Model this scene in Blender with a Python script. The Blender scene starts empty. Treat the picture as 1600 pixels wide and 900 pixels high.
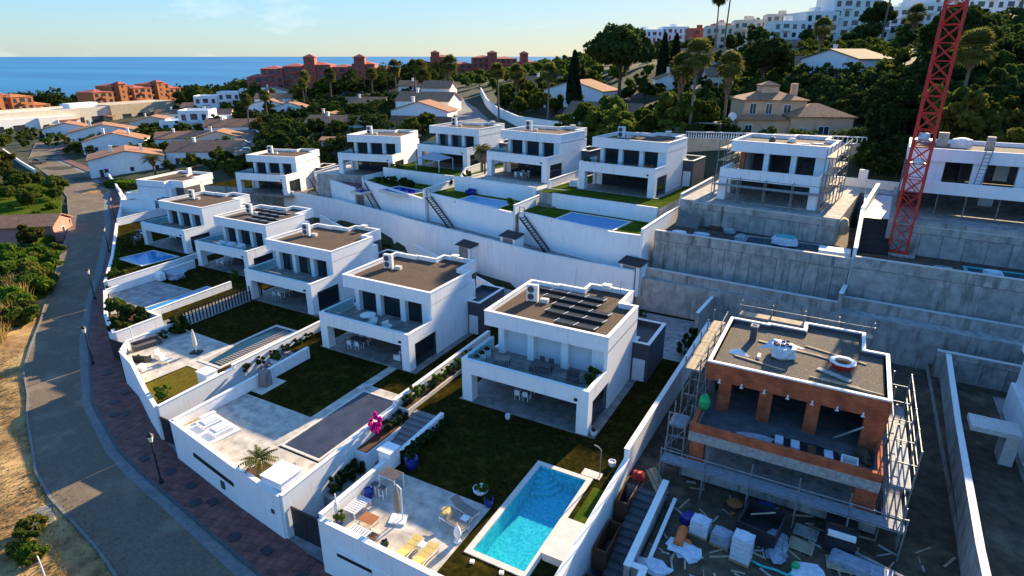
import bpy, math, random
import numpy as np
from mathutils import Vector, Matrix
R = math.radians
# ---------------------------------------------------------------- camera, sky, sun, exposure
scene = bpy.context.scene
COL = scene.collection
cam_d = bpy.data.cameras.new('camera'); cam = bpy.data.objects.new('camera', cam_d); COL.objects.link(cam)
cam.location = (0, 0, 26.0); cam.rotation_euler = (R(90 - 20.86), 0, R(28.85))
cam_d.sensor_width = 36.0; cam_d.lens = 21.375; cam_d.clip_start = 0.5; cam_d.clip_end = 90000
scene.camera = cam
SUN_EL, SUN_AZ = 20.8, 8.0                     # azimuth clockwise from +Y
world = bpy.data.worlds.new('World'); scene.world = world; world.use_nodes = True
wn, wl = world.node_tree.nodes, world.node_tree.links
wn.clear()
w_out = wn.new('ShaderNodeOutputWorld'); w_bg = wn.new('ShaderNodeBackground'); w_sky = wn.new('ShaderNodeTexSky')
w_sky.sky_type = 'NISHITA'; w_sky.sun_disc = False
w_sky.sun_elevation = R(SUN_EL); w_sky.sun_rotation = R(SUN_AZ)
w_sky.altitude = 30; w_sky.air_density = 1.0; w_sky.dust_density = 0.7; w_sky.ozone_density = 4.0
w_bg.inputs['Strength'].default_value = 0.098
# thin high cloud streaks over the whole dome
w_tc = wn.new('ShaderNodeTexCoord'); w_map = wn.new('ShaderNodeMapping'); w_map.inputs['Scale'].default_value = (1.2, 2.2, 7.0)
w_map.inputs['Rotation'].default_value = (0.25, 0.1, 0.6); w_map.inputs['Location'].default_value = (0.0, 0.0, 0.0)
w_no = wn.new('ShaderNodeTexNoise'); w_no.inputs['Scale'].default_value = 1.6; w_no.inputs['Detail'].default_value = 7; w_no.inputs['Roughness'].default_value = 0.55
w_rp = wn.new('ShaderNodeValToRGB'); w_rp.color_ramp.elements[0].position = 0.55; w_rp.color_ramp.elements[1].position = 0.85
w_mx = wn.new('ShaderNodeMixRGB'); w_mx.blend_type = 'MIX'; w_mx.inputs['Color2'].default_value = (6.0, 6.0, 6.0, 1)
w_ma = wn.new('ShaderNodeMath'); w_ma.operation = 'MULTIPLY'; w_ma.inputs[1].default_value = 0.75
wl.new(w_tc.outputs['Generated'], w_map.inputs['Vector']); wl.new(w_map.outputs[0], w_no.inputs['Vector'])
wl.new(w_no.outputs['Fac'], w_rp.inputs['Fac']); wl.new(w_rp.outputs['Color'], w_ma.inputs[0]); wl.new(w_ma.outputs[0], w_mx.inputs['Fac'])
# even out the dome so the sunward side does not wash out: colour * a / (1 + k * brightness), slightly cooled
w_a = wn.new('ShaderNodeVectorMath'); w_a.operation = 'MULTIPLY'; w_a.inputs[1].default_value = (2.75, 2.75, 2.75)
w_lum = wn.new('ShaderNodeRGBToBW'); w_bl = wn.new('ShaderNodeMixRGB'); w_bl.inputs['Fac'].default_value = 0.15
w_k = wn.new('ShaderNodeVectorMath'); w_k.operation = 'MULTIPLY_ADD'; w_k.inputs[1].default_value = (0.75, 0.75, 0.75); w_k.inputs[2].default_value = (1, 1, 1)
w_dv = wn.new('ShaderNodeVectorMath'); w_dv.operation = 'DIVIDE'; w_tn = wn.new('ShaderNodeVectorMath'); w_tn.operation = 'MULTIPLY'; w_tn.inputs[1].default_value = (0.86, 1.0, 1.17)
wl.new(w_sky.outputs['Color'], w_lum.inputs[0]); wl.new(w_lum.outputs[0], w_bl.inputs['Color1']); wl.new(w_sky.outputs['Color'], w_bl.inputs['Color2'])
wl.new(w_sky.outputs['Color'], w_a.inputs[0]); wl.new(w_bl.outputs[0], w_k.inputs[0]); wl.new(w_a.outputs[0], w_dv.inputs[0]); wl.new(w_k.outputs[0], w_dv.inputs[1]); wl.new(w_dv.outputs[0], w_tn.inputs[0])
w_hs = wn.new('ShaderNodeHueSaturation'); w_hs.inputs['Saturation'].default_value = 1.12; wl.new(w_tn.outputs[0], w_hs.inputs['Color']); wl.new(w_hs.outputs[0], w_mx.inputs['Color1']); wl.new(w_mx.outputs['Color'], w_bg.inputs['Color']); wl.new(w_bg.outputs[0], w_out.inputs['Surface'])
sun_d = bpy.data.lights.new('sun', 'SUN'); sun = bpy.data.objects.new('sun', sun_d); COL.objects.link(sun)
sun_d.energy = 5.0; sun_d.angle = R(0.6); sun_d.color = (1.0, 0.79, 0.50)
to_sun = Vector((math.sin(R(SUN_AZ)) * math.cos(R(SUN_EL)), math.cos(R(SUN_AZ)) * math.cos(R(SUN_EL)), math.sin(R(SUN_EL))))
sun.rotation_euler = to_sun.to_track_quat('Z', 'Y').to_euler(); sun.location = (0, 0, 80)
vs = scene.view_settings; vs.view_transform = 'Standard'; vs.look = 'None'; vs.gamma = 1.0; vs.use_curve_mapping = False; vs.exposure = 1.5
scene.cycles.max_bounces = 6; scene.cycles.transparent_max_bounces = 12; scene.cycles.use_denoising = True
random.seed(7)
rng = np.random.default_rng(11)

# ---------------------------------------------------------------- materials
M = {}
def mat(name, c1, c2=None, scale=3.0, rough=0.8, bump=0.0, bscale=None, metal=0.0, spec=0.3, detail=5, stretch=None, pos=(0.35, 0.65), stain=None):
    m = bpy.data.materials.new(name); m.use_nodes = True
    n, l = m.node_tree.nodes, m.node_tree.links
    b = n['Principled BSDF']; b.inputs['Roughness'].default_value = rough; b.inputs['Metallic'].default_value = metal
    b.inputs['Specular IOR Level'].default_value = spec
    c2 = c2 or tuple(x * 0.85 for x in c1)
    g = n.new('ShaderNodeNewGeometry'); mp = n.new('ShaderNodeMapping')
    if stretch: mp.inputs['Scale'].default_value = stretch
    l.new(g.outputs['Position'], mp.inputs['Vector'])
    t = n.new('ShaderNodeTexNoise'); t.inputs['Scale'].default_value = scale; t.inputs['Detail'].default_value = detail; t.inputs['Roughness'].default_value = 0.6
    l.new(mp.outputs[0], t.inputs['Vector'])
    r = n.new('ShaderNodeValToRGB'); e = r.color_ramp.elements
    e[0].position, e[1].position = pos; e[0].color = (*c1, 1); e[1].color = (*c2, 1)
    l.new(t.outputs['Fac'], r.inputs['Fac']); out = r.outputs['Color']
    if stain:                                        # (colour, scale, low, high): large weathered blotches with their own shape
        t2 = n.new('ShaderNodeTexNoise'); t2.inputs['Scale'].default_value = stain[1]; t2.inputs['Detail'].default_value = 8; t2.inputs['Roughness'].default_value = 0.65
        mp2 = n.new('ShaderNodeMapping'); mp2.inputs['Scale'].default_value = stain[4] if len(stain) > 4 else (1, 1, 1)
        l.new(g.outputs['Position'], mp2.inputs['Vector']); l.new(mp2.outputs[0], t2.inputs['Vector'])
        r2 = n.new('ShaderNodeValToRGB'); r2.color_ramp.elements[0].position = stain[2]; r2.color_ramp.elements[1].position = stain[3]
        mx = n.new('ShaderNodeMixRGB'); mx.inputs['Color2'].default_value = (*stain[0], 1)
        l.new(t2.outputs['Fac'], r2.inputs['Fac']); l.new(r2.outputs['Color'], mx.inputs['Fac']); l.new(out, mx.inputs['Color1']); out = mx.outputs['Color']
    l.new(out, b.inputs['Base Color'])
    if bump:
        bm = n.new('ShaderNodeBump'); bm.inputs['Strength'].default_value = bump; bm.inputs['Distance'].default_value = 0.05
        t3 = n.new('ShaderNodeTexNoise'); t3.inputs['Scale'].default_value = bscale or scale * 3; t3.inputs['Detail'].default_value = 4
        l.new(g.outputs['Position'], t3.inputs['Vector']); l.new(t3.outputs['Fac'], bm.inputs['Height']); l.new(bm.outputs[0], b.inputs['Normal'])
    M[name] = m
    return m
def brickmat(name, c1, c2, mortar, w, h, msize=0.02, rough=0.85, bump=0.3, vertical=True, offset=0.5, rotz=0):
    m = bpy.data.materials.new(name); m.use_nodes = True
    n, l = m.node_tree.nodes, m.node_tree.links; b = n['Principled BSDF']; b.inputs['Roughness'].default_value = rough; b.inputs['Specular IOR Level'].default_value = 0.25
    g = n.new('ShaderNodeNewGeometry'); sp = n.new('ShaderNodeSeparateXYZ'); cb = n.new('ShaderNodeCombineXYZ')
    mp = n.new('ShaderNodeMapping'); mp.inputs['Rotation'].default_value = (0, 0, rotz); l.new(g.outputs['Position'], mp.inputs['Vector'])
    l.new(mp.outputs[0], sp.inputs[0])
    if vertical:
        ad = n.new('ShaderNodeMath'); ad.operation = 'ADD'; l.new(sp.outputs['X'], ad.inputs[0]); l.new(sp.outputs['Y'], ad.inputs[1])
        l.new(ad.outputs[0], cb.inputs['X']); l.new(sp.outputs['Z'], cb.inputs['Y'])
    else:
        l.new(sp.outputs['X'], cb.inputs['X']); l.new(sp.outputs['Y'], cb.inputs['Y'])
    t = n.new('ShaderNodeTexBrick'); t.inputs['Color1'].default_value = (*c1, 1); t.inputs['Color2'].default_value = (*c2, 1); t.inputs['Mortar'].default_value = (*mortar, 1)
    t.inputs['Scale'].default_value = 1.0; t.inputs['Brick Width'].default_value = w; t.inputs['Row Height'].default_value = h; t.inputs['Mortar Size'].default_value = msize; t.offset = offset
    l.new(cb.outputs[0], t.inputs['Vector'])
    no = n.new('ShaderNodeTexNoise'); no.inputs['Scale'].default_value = 1.3; no.inputs['Detail'].default_value = 6; l.new(g.outputs['Position'], no.inputs['Vector'])
    rp = n.new('ShaderNodeValToRGB'); rp.color_ramp.elements[0].color = (.55, .55, .55, 1); rp.color_ramp.elements[1].color = (1.15, 1.12, 1.1, 1); rp.color_ramp.elements[0].position = .3; rp.color_ramp.elements[1].position = .7
    mx = n.new('ShaderNodeMixRGB'); mx.blend_type = 'MULTIPLY'; mx.inputs['Fac'].default_value = 1
    l.new(no.outputs['Fac'], rp.inputs['Fac']); l.new(t.outputs['Color'], mx.inputs['Color1']); l.new(rp.outputs['Color'], mx.inputs['Color2']); l.new(mx.outputs[0], b.inputs['Base Color'])
    bm = n.new('ShaderNodeBump'); bm.inputs['Strength'].default_value = bump; bm.inputs['Distance'].default_value = 0.03; bm.invert = True
    l.new(t.outputs['Fac'], bm.inputs['Height']); l.new(bm.outputs[0], b.inputs['Normal'])
    M[name] = m; return m
mat('white', (.82, .81, .79), (.77, .765, .75), .7, .85, .06, 25, stain=((.47, .45, .41), 1.0, .55, .86, (3.4, 3.4, .26)))
mat('cap', (.80, .765, .70), (.72, .685, .63), 2.5, .7, .05, 20)
mat('cream', (.68, .60, .47), (.58, .50, .39), .9, .85)
mat('beige', (.55, .44, .30), (.44, .34, .22), 1.1, .85)
mat('pink', (.70, .44, .27), (.58, .36, .22), .9, .85)
mat('rose', (.50, .22, .17), (.42, .18, .14), 1.2, .85)
mat('terracotta', (.43, .105, .07), (.33, .075, .05), .6, .85)
mat('ochre', (.46, .165, .055), (.37, .125, .042), .4, .85)
mat('greywall', (.075, .075, .085), (.06, .06, .068), 2, .7)
mat('midgrey', (.22, .20, .19), (.18, .165, .155), 2, .8)
mat('gravel', (.135, .082, .05), (.05, .031, .02), 16, .95, .8, 30, detail=8, pos=(.38, .62), stain=((.05, .034, .024), .55, .55, .72))
mat('gravelraw', (.19, .155, .11), (.05, .04, .032), 14, .95, .9, 25, detail=8, pos=(.38, .62), stain=((.09, .085, .08), .5, .55, .68))
mat('lawn', (.036, .030, .006), (.013, .013, .003), 3, .95, .8, 40, detail=10, spec=0, stain=((.080, .054, .011), .9, .52, .72))
mat('sunlawn', (.155, .118, .018), (.085, .07, .012), 4, .95, .7, 50, detail=9, spec=0, stain=((.07, .065, .012), .8, .55, .75))  # brighter copy of the lawn, sunshine on the grass square put into its colour
mat('turf', (.06, .095, .010), (.032, .06, .007), 5, .95, .7, 60, detail=9, spec=0, stain=((.12, .125, .018), .5, .5, .7))
mat('dirt', (.34, .20, .075), (.15, .085, .034), 1.1, .95, .7, 9, detail=10, stain=((.44, .285, .115), .22, .48, .62))
mat('earth', (.105, .072, .042), (.045, .034, .021), 1.4, .95, .8, 8, detail=10, stain=((.17, .125, .075), .5, .52, .70))
mat('landground', (.04, .045, .014), (.018, .026, .008), .22, .95, .5, 3, detail=10, stain=((.06, .055, .022), .06, .6, .75))
mat('asphalt', (.185, .138, .092), (.112, .086, .060), 7, .9, .25, 60, detail=8, spec=.15, stain=((.24, .185, .125), .35, .50, .72))
mat('gutter', (.20, .195, .18), (.13, .13, .12), 2.2, .9, .3, 20)
mat('kerbstone', (.10, .10, .10), (.06, .065, .065), 3, .85, .3, 20)
brickmat('paving', (.255, .095, .072), (.20, .08, .065), (.10, .055, .048), .62, .62, .03, .85, .25, False, 0.0, R(-14))
brickmat('patio', (.58, .52, .43), (.51, .455, .375), (.42, .375, .31), 1.2, .6, .012, .75, .1, False, .5)
brickmat('patiogrey', (.40, .37, .34), (.30, .28, .26), (.2, .19, .18), 1.6, .42, .02, .8, .15, False, .5)
brickmat('patiored', (.26, .09, .07), (.2, .07, .06), (.13, .06, .05), .9, .45, .02, .8, .15, False, .5)
brickmat('tilefloor', (.30, .27, .24), (.25, .225, .2), (.16, .15, .14), .9, .9, .015, .6, .1, False, 0)
brickmat('brick', (.54, .125, .045), (.42, .09, .034), (.36, .14, .08), .36, .125, .010, .9, .5)
brickmat('rooftile', (.42, .17, .08), (.24, .10, .055), (.09, .045, .03), .55, .42, .06, .9, .8, False, 0)
mat('rooftilefar', (.42, .20, .10), (.20, .10, .06), 2.2, .9, .5, 6, stretch=(2, .6, 1))
mat('rooftilebrown', (.23, .135, .08), (.12, .075, .05), 2.2, .9, .5, 6, stretch=(2, .6, 1))
mat('concrete', (.44, .41, .365), (.27, .255, .23), 1.1, .9, .3, 14, detail=9, stain=((.085, .08, .07), .8, .5, .74, (2.2, 2.2, .35)))
mat('concretepanel', (.36, .34, .305), (.21, .20, .185), 1.4, .9, .3, 14, detail=9, stain=((.42, .40, .37), .6, .55, .75, (2.0, 2.0, .5)))
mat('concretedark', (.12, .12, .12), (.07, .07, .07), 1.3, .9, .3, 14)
mat('plaster', (.42, .38, .34), (.26, .22, .19), 3.5, .9, .4, 12, detail=9)
mat('rust', (.17, .055, .03), (.09, .035, .02), 1.6, .9)
mat('wood', (.42, .27, .13), (.26, .16, .08), 3, .8, .2, stretch=(1, 6, 6))
mat('woodred', (.36, .13, .04), (.26, .09, .03), 3, .7)
mat('woodbrown', (.14, .06, .03), (.09, .04, .02), 3, .8)
mat('planks', (.46, .36, .23), (.31, .235, .15), 2, .85, .2)
mat('deckgrey', (.26, .26, .27), (.18, .18, .19), 3, .7)
mat('steel', (.27, .275, .28), (.16, .165, .17), 4, .55, metal=.25)
mat('black', (.02, .02, .022), (.014, .014, .016), 4, .6)
mat('darkgate', (.035, .03, .032), (.025, .022, .024), 2, .55)
mat('whitemetal', (.72, .72, .72), (.66, .66, .66), 3, .4)
mat('craned', (.62, .045, .03), (.46, .03, .022), 2, .5, stain=((.26, .05, .03), 1.6, .58, .75))
mat('solar', (.035, .033, .035), (.025, .024, .027), 5, .25, spec=.4)
mat('cushion', (.55, .40, .13), (.46, .33, .10), 4, .9)
mat('mesh', (.24, .21, .17), (.2, .17, .14), 4, .9)
mat('fabric', (.62, .56, .50), (.5, .45, .4), 4, .9)
mat('darkfabric', (.12, .10, .10), (.08, .07, .07), 4, .9)
mat('bluepot', (.015, .025, .22), (.01, .02, .15), 3, .25, spec=.6)
mat('whitepot', (.7, .7, .7), (.6, .6, .6), 4, .6)
mat('orange', (.75, .17, .04), (.62, .13, .03), 3, .6)
mat('bagwhite', (.60, .63, .66), (.45, .48, .53), 3, .7, .5, 9)
mat('bagclear', (.34, .37, .42), (.2, .22, .26), 3, .5, .5, 9)
mat('tarpblue', (.03, .08, .42), (.02, .05, .3), 3, .6)
mat('green', (.03, .42, .14), (.02, .3, .1), 3, .6)
mat('teal', (.05, .45, .42), (.04, .35, .33), 3, .5)
mat('red', (.5, .03, .02), (.4, .025, .02), 3, .6)
mat('shade', (.34, .35, .38), (.3, .31, .33), 3, .8)
mat('soil', (.10, .045, .022), (.06, .03, .015), 4, .95, .6, 12)
mat('bark', (.12, .085, .055), (.07, .05, .035), 5, .95, .6, 12)
mat('palmbark', (.20, .15, .10), (.13, .10, .07), 5, .95, .6, 12, stretch=(1, 1, 4))
mat('skirt', (.26, .17, .09), (.16, .10, .055), 4, .95)
mat('lamp_glass', (.75, .68, .55), (.7, .63, .5), 3, .3)
mat('curtain', (.55, .57, .6), (.5, .52, .55), 6, .8)
mat('shutter', (.10, .055, .035), (.07, .04, .025), 6, .7)
mat('blind', (.62, .63, .65), (.58, .59, .61), 3, .7, stretch=(.1, .1, 12))
mat('poolcover', (.05, .055, .075), (.028, .034, .052), 1.0, .42, spec=.35)
mat('poolfloor', (.16, .60, .62), (.05, .42, .50), 5.5, .5, detail=2, pos=(.4, .6))  # pale and deep mottling paints rippling caustic light into the floor colour
mat('coping', (.64, .57, .48), (.55, .49, .41), 2, .8)
mat('haze_hill', (.05, .075, .055), (.03, .05, .04), .03, .95, detail=10, stain=((.09, .10, .075), .02, .6, .75))
mat('whitegoods', (.72, .72, .70), (.66, .66, .64), 3, .5)
mat('carwhite', (.7, .7, .72), (.68, .68, .7), 3, .25, spec=.6)
mat('cardark', (.03, .032, .04), (.025, .027, .033), 3, .25, spec=.6)

def schlick(n, l, nrm=None, f0=.03):
    g = n.new('ShaderNodeNewGeometry'); d = n.new('ShaderNodeVectorMath'); d.operation = 'DOT_PRODUCT'; l.new(g.outputs['Incoming'], d.inputs[0]); l.new(nrm or g.outputs['Normal'], d.inputs[1])
    a = n.new('ShaderNodeMath'); a.operation = 'ABSOLUTE'; l.new(d.outputs['Value'], a.inputs[0]); b = n.new('ShaderNodeMath'); b.operation = 'SUBTRACT'; b.inputs[0].default_value = 1; b.use_clamp = True; l.new(a.outputs[0], b.inputs[1])
    p = n.new('ShaderNodeMath'); p.operation = 'POWER'; p.inputs[1].default_value = 5; l.new(b.outputs[0], p.inputs[0]); q = n.new('ShaderNodeMath'); q.operation = 'MULTIPLY_ADD'; q.inputs[1].default_value = 1 - f0; q.inputs[2].default_value = f0; l.new(p.outputs[0], q.inputs[0]); return q.outputs[0]
def glassmat(name, c, rough=.05, spec=.6, bump=0):
    m = mat(name, c, c, 3, rough, bump, 1.2, spec=spec); return m
glassmat('glass', (.018, .022, .028), .06, .6)
glassmat('glasscurtain', (.13, .155, .15), .15, .5)
glassmat('glassfar', (.035, .045, .06), .12, .6)
m = bpy.data.materials.new('balustrade_glass'); m.use_nodes = True; n, l = m.node_tree.nodes, m.node_tree.links; n.clear()
o = n.new('ShaderNodeOutputMaterial'); tr = n.new('ShaderNodeBsdfTransparent'); gl = n.new('ShaderNodeBsdfGlossy'); mx = n.new('ShaderNodeMixShader')
tr.inputs['Color'].default_value = (.74, .87, .88, 1); gl.inputs['Roughness'].default_value = .04
l.new(schlick(n, l, None, .05), mx.inputs['Fac']); l.new(tr.outputs[0], mx.inputs[1]); l.new(gl.outputs[0], mx.inputs[2]); l.new(mx.outputs[0], o.inputs['Surface']); M['clear'] = m

def watermat(name, tint, rough=.03, scale=1.6, bump=.35, opaque=None):
    m = bpy.data.materials.new(name); m.use_nodes = True; n, l = m.node_tree.nodes, m.node_tree.links; n.clear()
    o = n.new('ShaderNodeOutputMaterial'); gl = n.new('ShaderNodeBsdfGlossy'); mx = n.new('ShaderNodeMixShader')
    if opaque:
        un = n.new('ShaderNodeBsdfDiffuse'); un.inputs['Color'].default_value = (*opaque, 1)
    else:
        un = n.new('ShaderNodeBsdfTransparent'); un.inputs['Color'].default_value = (*tint, 1)
    gl.inputs['Roughness'].default_value = rough
    g = n.new('ShaderNodeNewGeometry'); t = n.new('ShaderNodeTexNoise'); t.inputs['Scale'].default_value = scale; t.inputs['Detail'].default_value = 3; t.inputs['Distortion'].default_value = .6
    b = n.new('ShaderNodeBump'); b.inputs['Strength'].default_value = bump; b.inputs['Distance'].default_value = .1
    l.new(g.outputs['Position'], t.inputs['Vector']); l.new(t.outputs['Fac'], b.inputs['Height']); l.new(b.outputs[0], gl.inputs['Normal'])
    l.new(schlick(n, l, b.outputs[0], .02), mx.inputs['Fac']); l.new(un.outputs[0], mx.inputs[1]); l.new(gl.outputs[0], mx.inputs[2]); l.new(mx.outputs[0], o.inputs['Surface']); M[name] = m
watermat('water', (.42, .90, .96))
watermat('waterblue', None, .03, 1.6, .3, (.015, .22, .46))
watermat('waterdeep', None, .03, 1.6, .3, (.012, .035, .30))
watermat('waterpale', None, .03, 1.6, .3, (.10, .33, .55))
watermat('waterteal', None, .03, 1.6, .3, (.008, .045, .065))

def leafmat(name, c1, c2, trans=.35, scale=.8):
    m = bpy.data.materials.new(name); m.use_nodes = True; n, l = m.node_tree.nodes, m.node_tree.links; n.clear()
    o = n.new('ShaderNodeOutputMaterial'); d = n.new('ShaderNodeBsdfDiffuse'); t = n.new('ShaderNodeBsdfTranslucent'); mx = n.new('ShaderNodeMixShader'); mx.inputs['Fac'].default_value = trans
    g = n.new('ShaderNodeNewGeometry'); no = n.new('ShaderNodeTexNoise'); no.inputs['Scale'].default_value = scale; no.inputs['Detail'].default_value = 4
    r = n.new('ShaderNodeValToRGB'); r.color_ramp.elements[0].position = .35; r.color_ramp.elements[1].position = .66; r.color_ramp.elements[0].color = (*c1, 1); r.color_ramp.elements[1].color = (*c2, 1)
    oi = n.new('ShaderNodeObjectInfo'); hs = n.new('ShaderNodeHueSaturation'); mr = n.new('ShaderNodeMapRange'); mr.inputs['To Min'].default_value = .7; mr.inputs['To Max'].default_value = 1.35
    l.new(oi.outputs['Random'], mr.inputs['Value']); l.new(mr.outputs[0], hs.inputs['Value'])
    l.new(g.outputs['Position'], no.inputs['Vector']); l.new(no.outputs['Fac'], r.inputs['Fac']); l.new(r.outputs['Color'], hs.inputs['Color'])
    l.new(hs.outputs[0], d.inputs['Color']); l.new(hs.outputs[0], t.inputs['Color'])
    l.new(d.outputs[0], mx.inputs[1]); l.new(t.outputs[0], mx.inputs[2]); l.new(mx.outputs[0], o.inputs['Surface']); M[name] = m
leafmat('leaf', (.048, .080, .015), (.11, .13, .026), .45)
leafmat('leafdark', (.026, .048, .014), (.066, .088, .022), .36)
leafmat('leafyellow', (.075, .090, .018), (.13, .12, .025), .45)
leafmat('leafautumn', (.16, .07, .02), (.10, .055, .02), .4)
leafmat('palmleaf', (.07, .085, .022), (.15, .14, .035), .5)
leafmat('cypressleaf', (.012, .024, .012), (.022, .034, .014), .15)
leafmat('reedleaf', (.26, .18, .06), (.36, .26, .10), .4)
leafmat('bougainvillea', (.62, .02, .22), (.50, .015, .26), .4)
leafmat('hedgeleaf', (.06, .115, .014), (.12, .17, .022), .4)

# ---------------------------------------------------------------- mesh helpers
class MB:
    def __init__(s): s.v, s.f, s.m = [], [], []
    def add(s, vs, fs, mi=0):
        o = len(s.v); s.v += [tuple(p) for p in vs]; s.f += [tuple(i + o for i in f) for f in fs]; s.m += [mi] * len(fs); return s
    def box(s, x0, x1, y0, y1, z0, z1, mi=0):
        return s.add([(x0, y0, z0), (x1, y0, z0), (x1, y1, z0), (x0, y1, z0), (x0, y0, z1), (x1, y0, z1), (x1, y1, z1), (x0, y1, z1)],
                     [(0, 3, 2, 1), (4, 5, 6, 7), (0, 1, 5, 4), (1, 2, 6, 5), (2, 3, 7, 6), (3, 0, 4, 7)], mi)
    def hexa(s, b, t, mi=0):                      # bottom quad, top quad
        return s.add(list(b) + list(t), [(0, 3, 2, 1), (4, 5, 6, 7), (0, 1, 5, 4), (1, 2, 6, 5), (2, 3, 7, 6), (3, 0, 4, 7)], mi)
    def seg(s, p, q, th, z0, z1, z0q=None, z1q=None, mi=0):   # wall piece from p to q, thickness centred
        z0q = z0 if z0q is None else z0q; z1q = z1 if z1q is None else z1q
        d = Vector((q[0] - p[0], q[1] - p[1])).normalized(); nx, ny = -d.y * th / 2, d.x * th / 2
        return s.hexa([(p[0] - nx, p[1] - ny, z0), (q[0] - nx, q[1] - ny, z0q), (q[0] + nx, q[1] + ny, z0q), (p[0] + nx, p[1] + ny, z0)],
                      [(p[0] - nx, p[1] - ny, z1), (q[0] - nx, q[1] - ny, z1q), (q[0] + nx, q[1] + ny, z1q), (p[0] + nx, p[1] + ny, z1)], mi)
    def prism(s, poly, z0, z1, mi=0, mtop=None):
        n = len(poly); zt = z1 if hasattr(z1, '__len__') else [z1] * n; zb = z0 if hasattr(z0, '__len__') else [z0] * n
        s.add([(p[0], p[1], zb[i]) for i, p in enumerate(poly)] + [(p[0], p[1], zt[i]) for i, p in enumerate(poly)],
              [tuple(reversed(range(n)))] + [(i, (i + 1) % n, n + (i + 1) % n, n + i) for i in range(n)], mi)
        o = len(s.v) - n; s.f.append(tuple(range(o, o + n))); s.m.append(mi if mtop is None else mtop); return s
    def tube(s, p, q, r, r2=None, n=6, mi=0):
        p, q = Vector(p), Vector(q); r2 = r if r2 is None else r2; d = (q - p).normalized()
        a = d.orthogonal().normalized(); b = d.cross(a)
        vs = [p + (a * math.cos(t) + b * math.sin(t)) * r for t in [2 * math.pi * i / n for i in range(n)]] + [q + (a * math.cos(t) + b * math.sin(t)) * r2 for t in [2 * math.pi * i / n for i in range(n)]]
        return s.add(vs, [(i, (i + 1) % n, n + (i + 1) % n, n + i) for i in range(n)] + [tuple(reversed(range(n))), tuple(range(n, 2 * n))], mi)
    def path(s, pts, rad, n=6, mi=0):
        for i in range(len(pts) - 1): s.tube(pts[i], pts[i + 1], rad[i], rad[i + 1], n, mi)
        return s
    def lathe(s, prof, n=12, c=(0, 0, 0), mi=0):
        k = len(prof); vs = []
        for r, z in prof: vs += [(c[0] + r * math.cos(2 * math.pi * i / n), c[1] + r * math.sin(2 * math.pi * i / n), c[2] + z) for i in range(n)]
        fs = [(j * n + i, j * n + (i + 1) % n, (j + 1) * n + (i + 1) % n, (j + 1) * n + i) for j in range(k - 1) for i in range(n)]
        fs += [tuple(reversed(range(n))), tuple(range((k - 1) * n, k * n))]
        return s.add(vs, fs, mi)
    def lump(s, x0, x1, y0, y1, z0, z1, mi=0, seed=0, j=.12):     # sagging sack-like solid
        rr = random.Random(seed); cx, cy = (x0 + x1) / 2, (y0 + y1) / 2; n = 10; prof = [(.86, 0), (1.04, .18), (1.0, .6), (.9, .9), (.55, 1.0)]
        vs = []
        for r, h in prof:
            for i in range(n):
                a = 2 * math.pi * i / n; ca, sa = math.cos(a), math.sin(a); q = 1 / max(abs(ca), abs(sa)) ** .55
                k = r * (1 + rr.uniform(-j, j)); vs.append((cx + ca * q * k * (x1 - x0) / 2, cy + sa * q * k * (y1 - y0) / 2, z0 + (h + (rr.uniform(-j, j) * .5 if h > .5 else 0)) * (z1 - z0)))
        fs = [(jj * n + i, jj * n + (i + 1) % n, (jj + 1) * n + (i + 1) % n, (jj + 1) * n + i) for jj in range(4) for i in range(n)] + [tuple(reversed(range(n))), tuple(range(4 * n, 5 * n))]
        return s.add(vs, fs, mi)
    def mesh(s, name, mats):
        me = bpy.data.meshes.new(name); me.from_pydata(s.v, [], s.f)
        for k in (mats if isinstance(mats, (list, tuple)) else [mats]): me.materials.append(M[k])
        if any(s.m): me.polygons.foreach_set('material_index', s.m)
        me.update(); return me
def B(*a): return MB().box(*a)
def link(name, me, parent=None, loc=None, rotz=0.0, scale=None):
    o = bpy.data.objects.new(name, me); COL.objects.link(o)
    if parent is not None: o.parent = parent
    if loc is not None: o.location = loc
    if rotz: o.rotation_euler = (0, 0, rotz)
    if scale is not None: o.scale = scale
    return o
def tag(o, label, cat, group=None):
    o['label'] = label; o['category'] = cat
    if group: o['group'] = group
    return o
def thing(name, label, cat, loc=(0, 0, 0), rotz=0.0, group=None, scale=None):
    return tag(link(name, None, None, loc, rotz, scale), label, cat, group)
def part(name, mb, mats, parent, loc=None, rotz=0.0, scale=None):
    me = mb if isinstance(mb, bpy.types.Mesh) else mb.mesh(name, mats)
    return link(name, me, parent, loc, rotz, scale)
def solo(name, mb, mats, label, cat, group=None, loc=None, rotz=0.0, scale=None):
    me = mb if isinstance(mb, bpy.types.Mesh) else mb.mesh(name, mats)
    return tag(link(name, me, None, loc, rotz, scale), label, cat, group)
def struct(name, mb, mats, kind='structure', loc=None, rotz=0.0):
    me = mb if isinstance(mb, bpy.types.Mesh) else mb.mesh(name, mats)
    o = link(name, me, None, loc, rotz); o['kind'] = kind; return o
UNIT = {}
def unit_box(m):                                   # 1 m cube mesh, centred in x and y, base at z 0
    if m not in UNIT: UNIT[m] = B(-.5, .5, -.5, .5, 0, 1).mesh('unit_' + m, m)
    return UNIT[m]
def ubox(name, m, parent, x0, x1, y0, y1, z0, z1):
    return link(name, unit_box(m), parent, ((x0 + x1) / 2, (y0 + y1) / 2, z0), 0, (x1 - x0, y1 - y0, z1 - z0))
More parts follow.
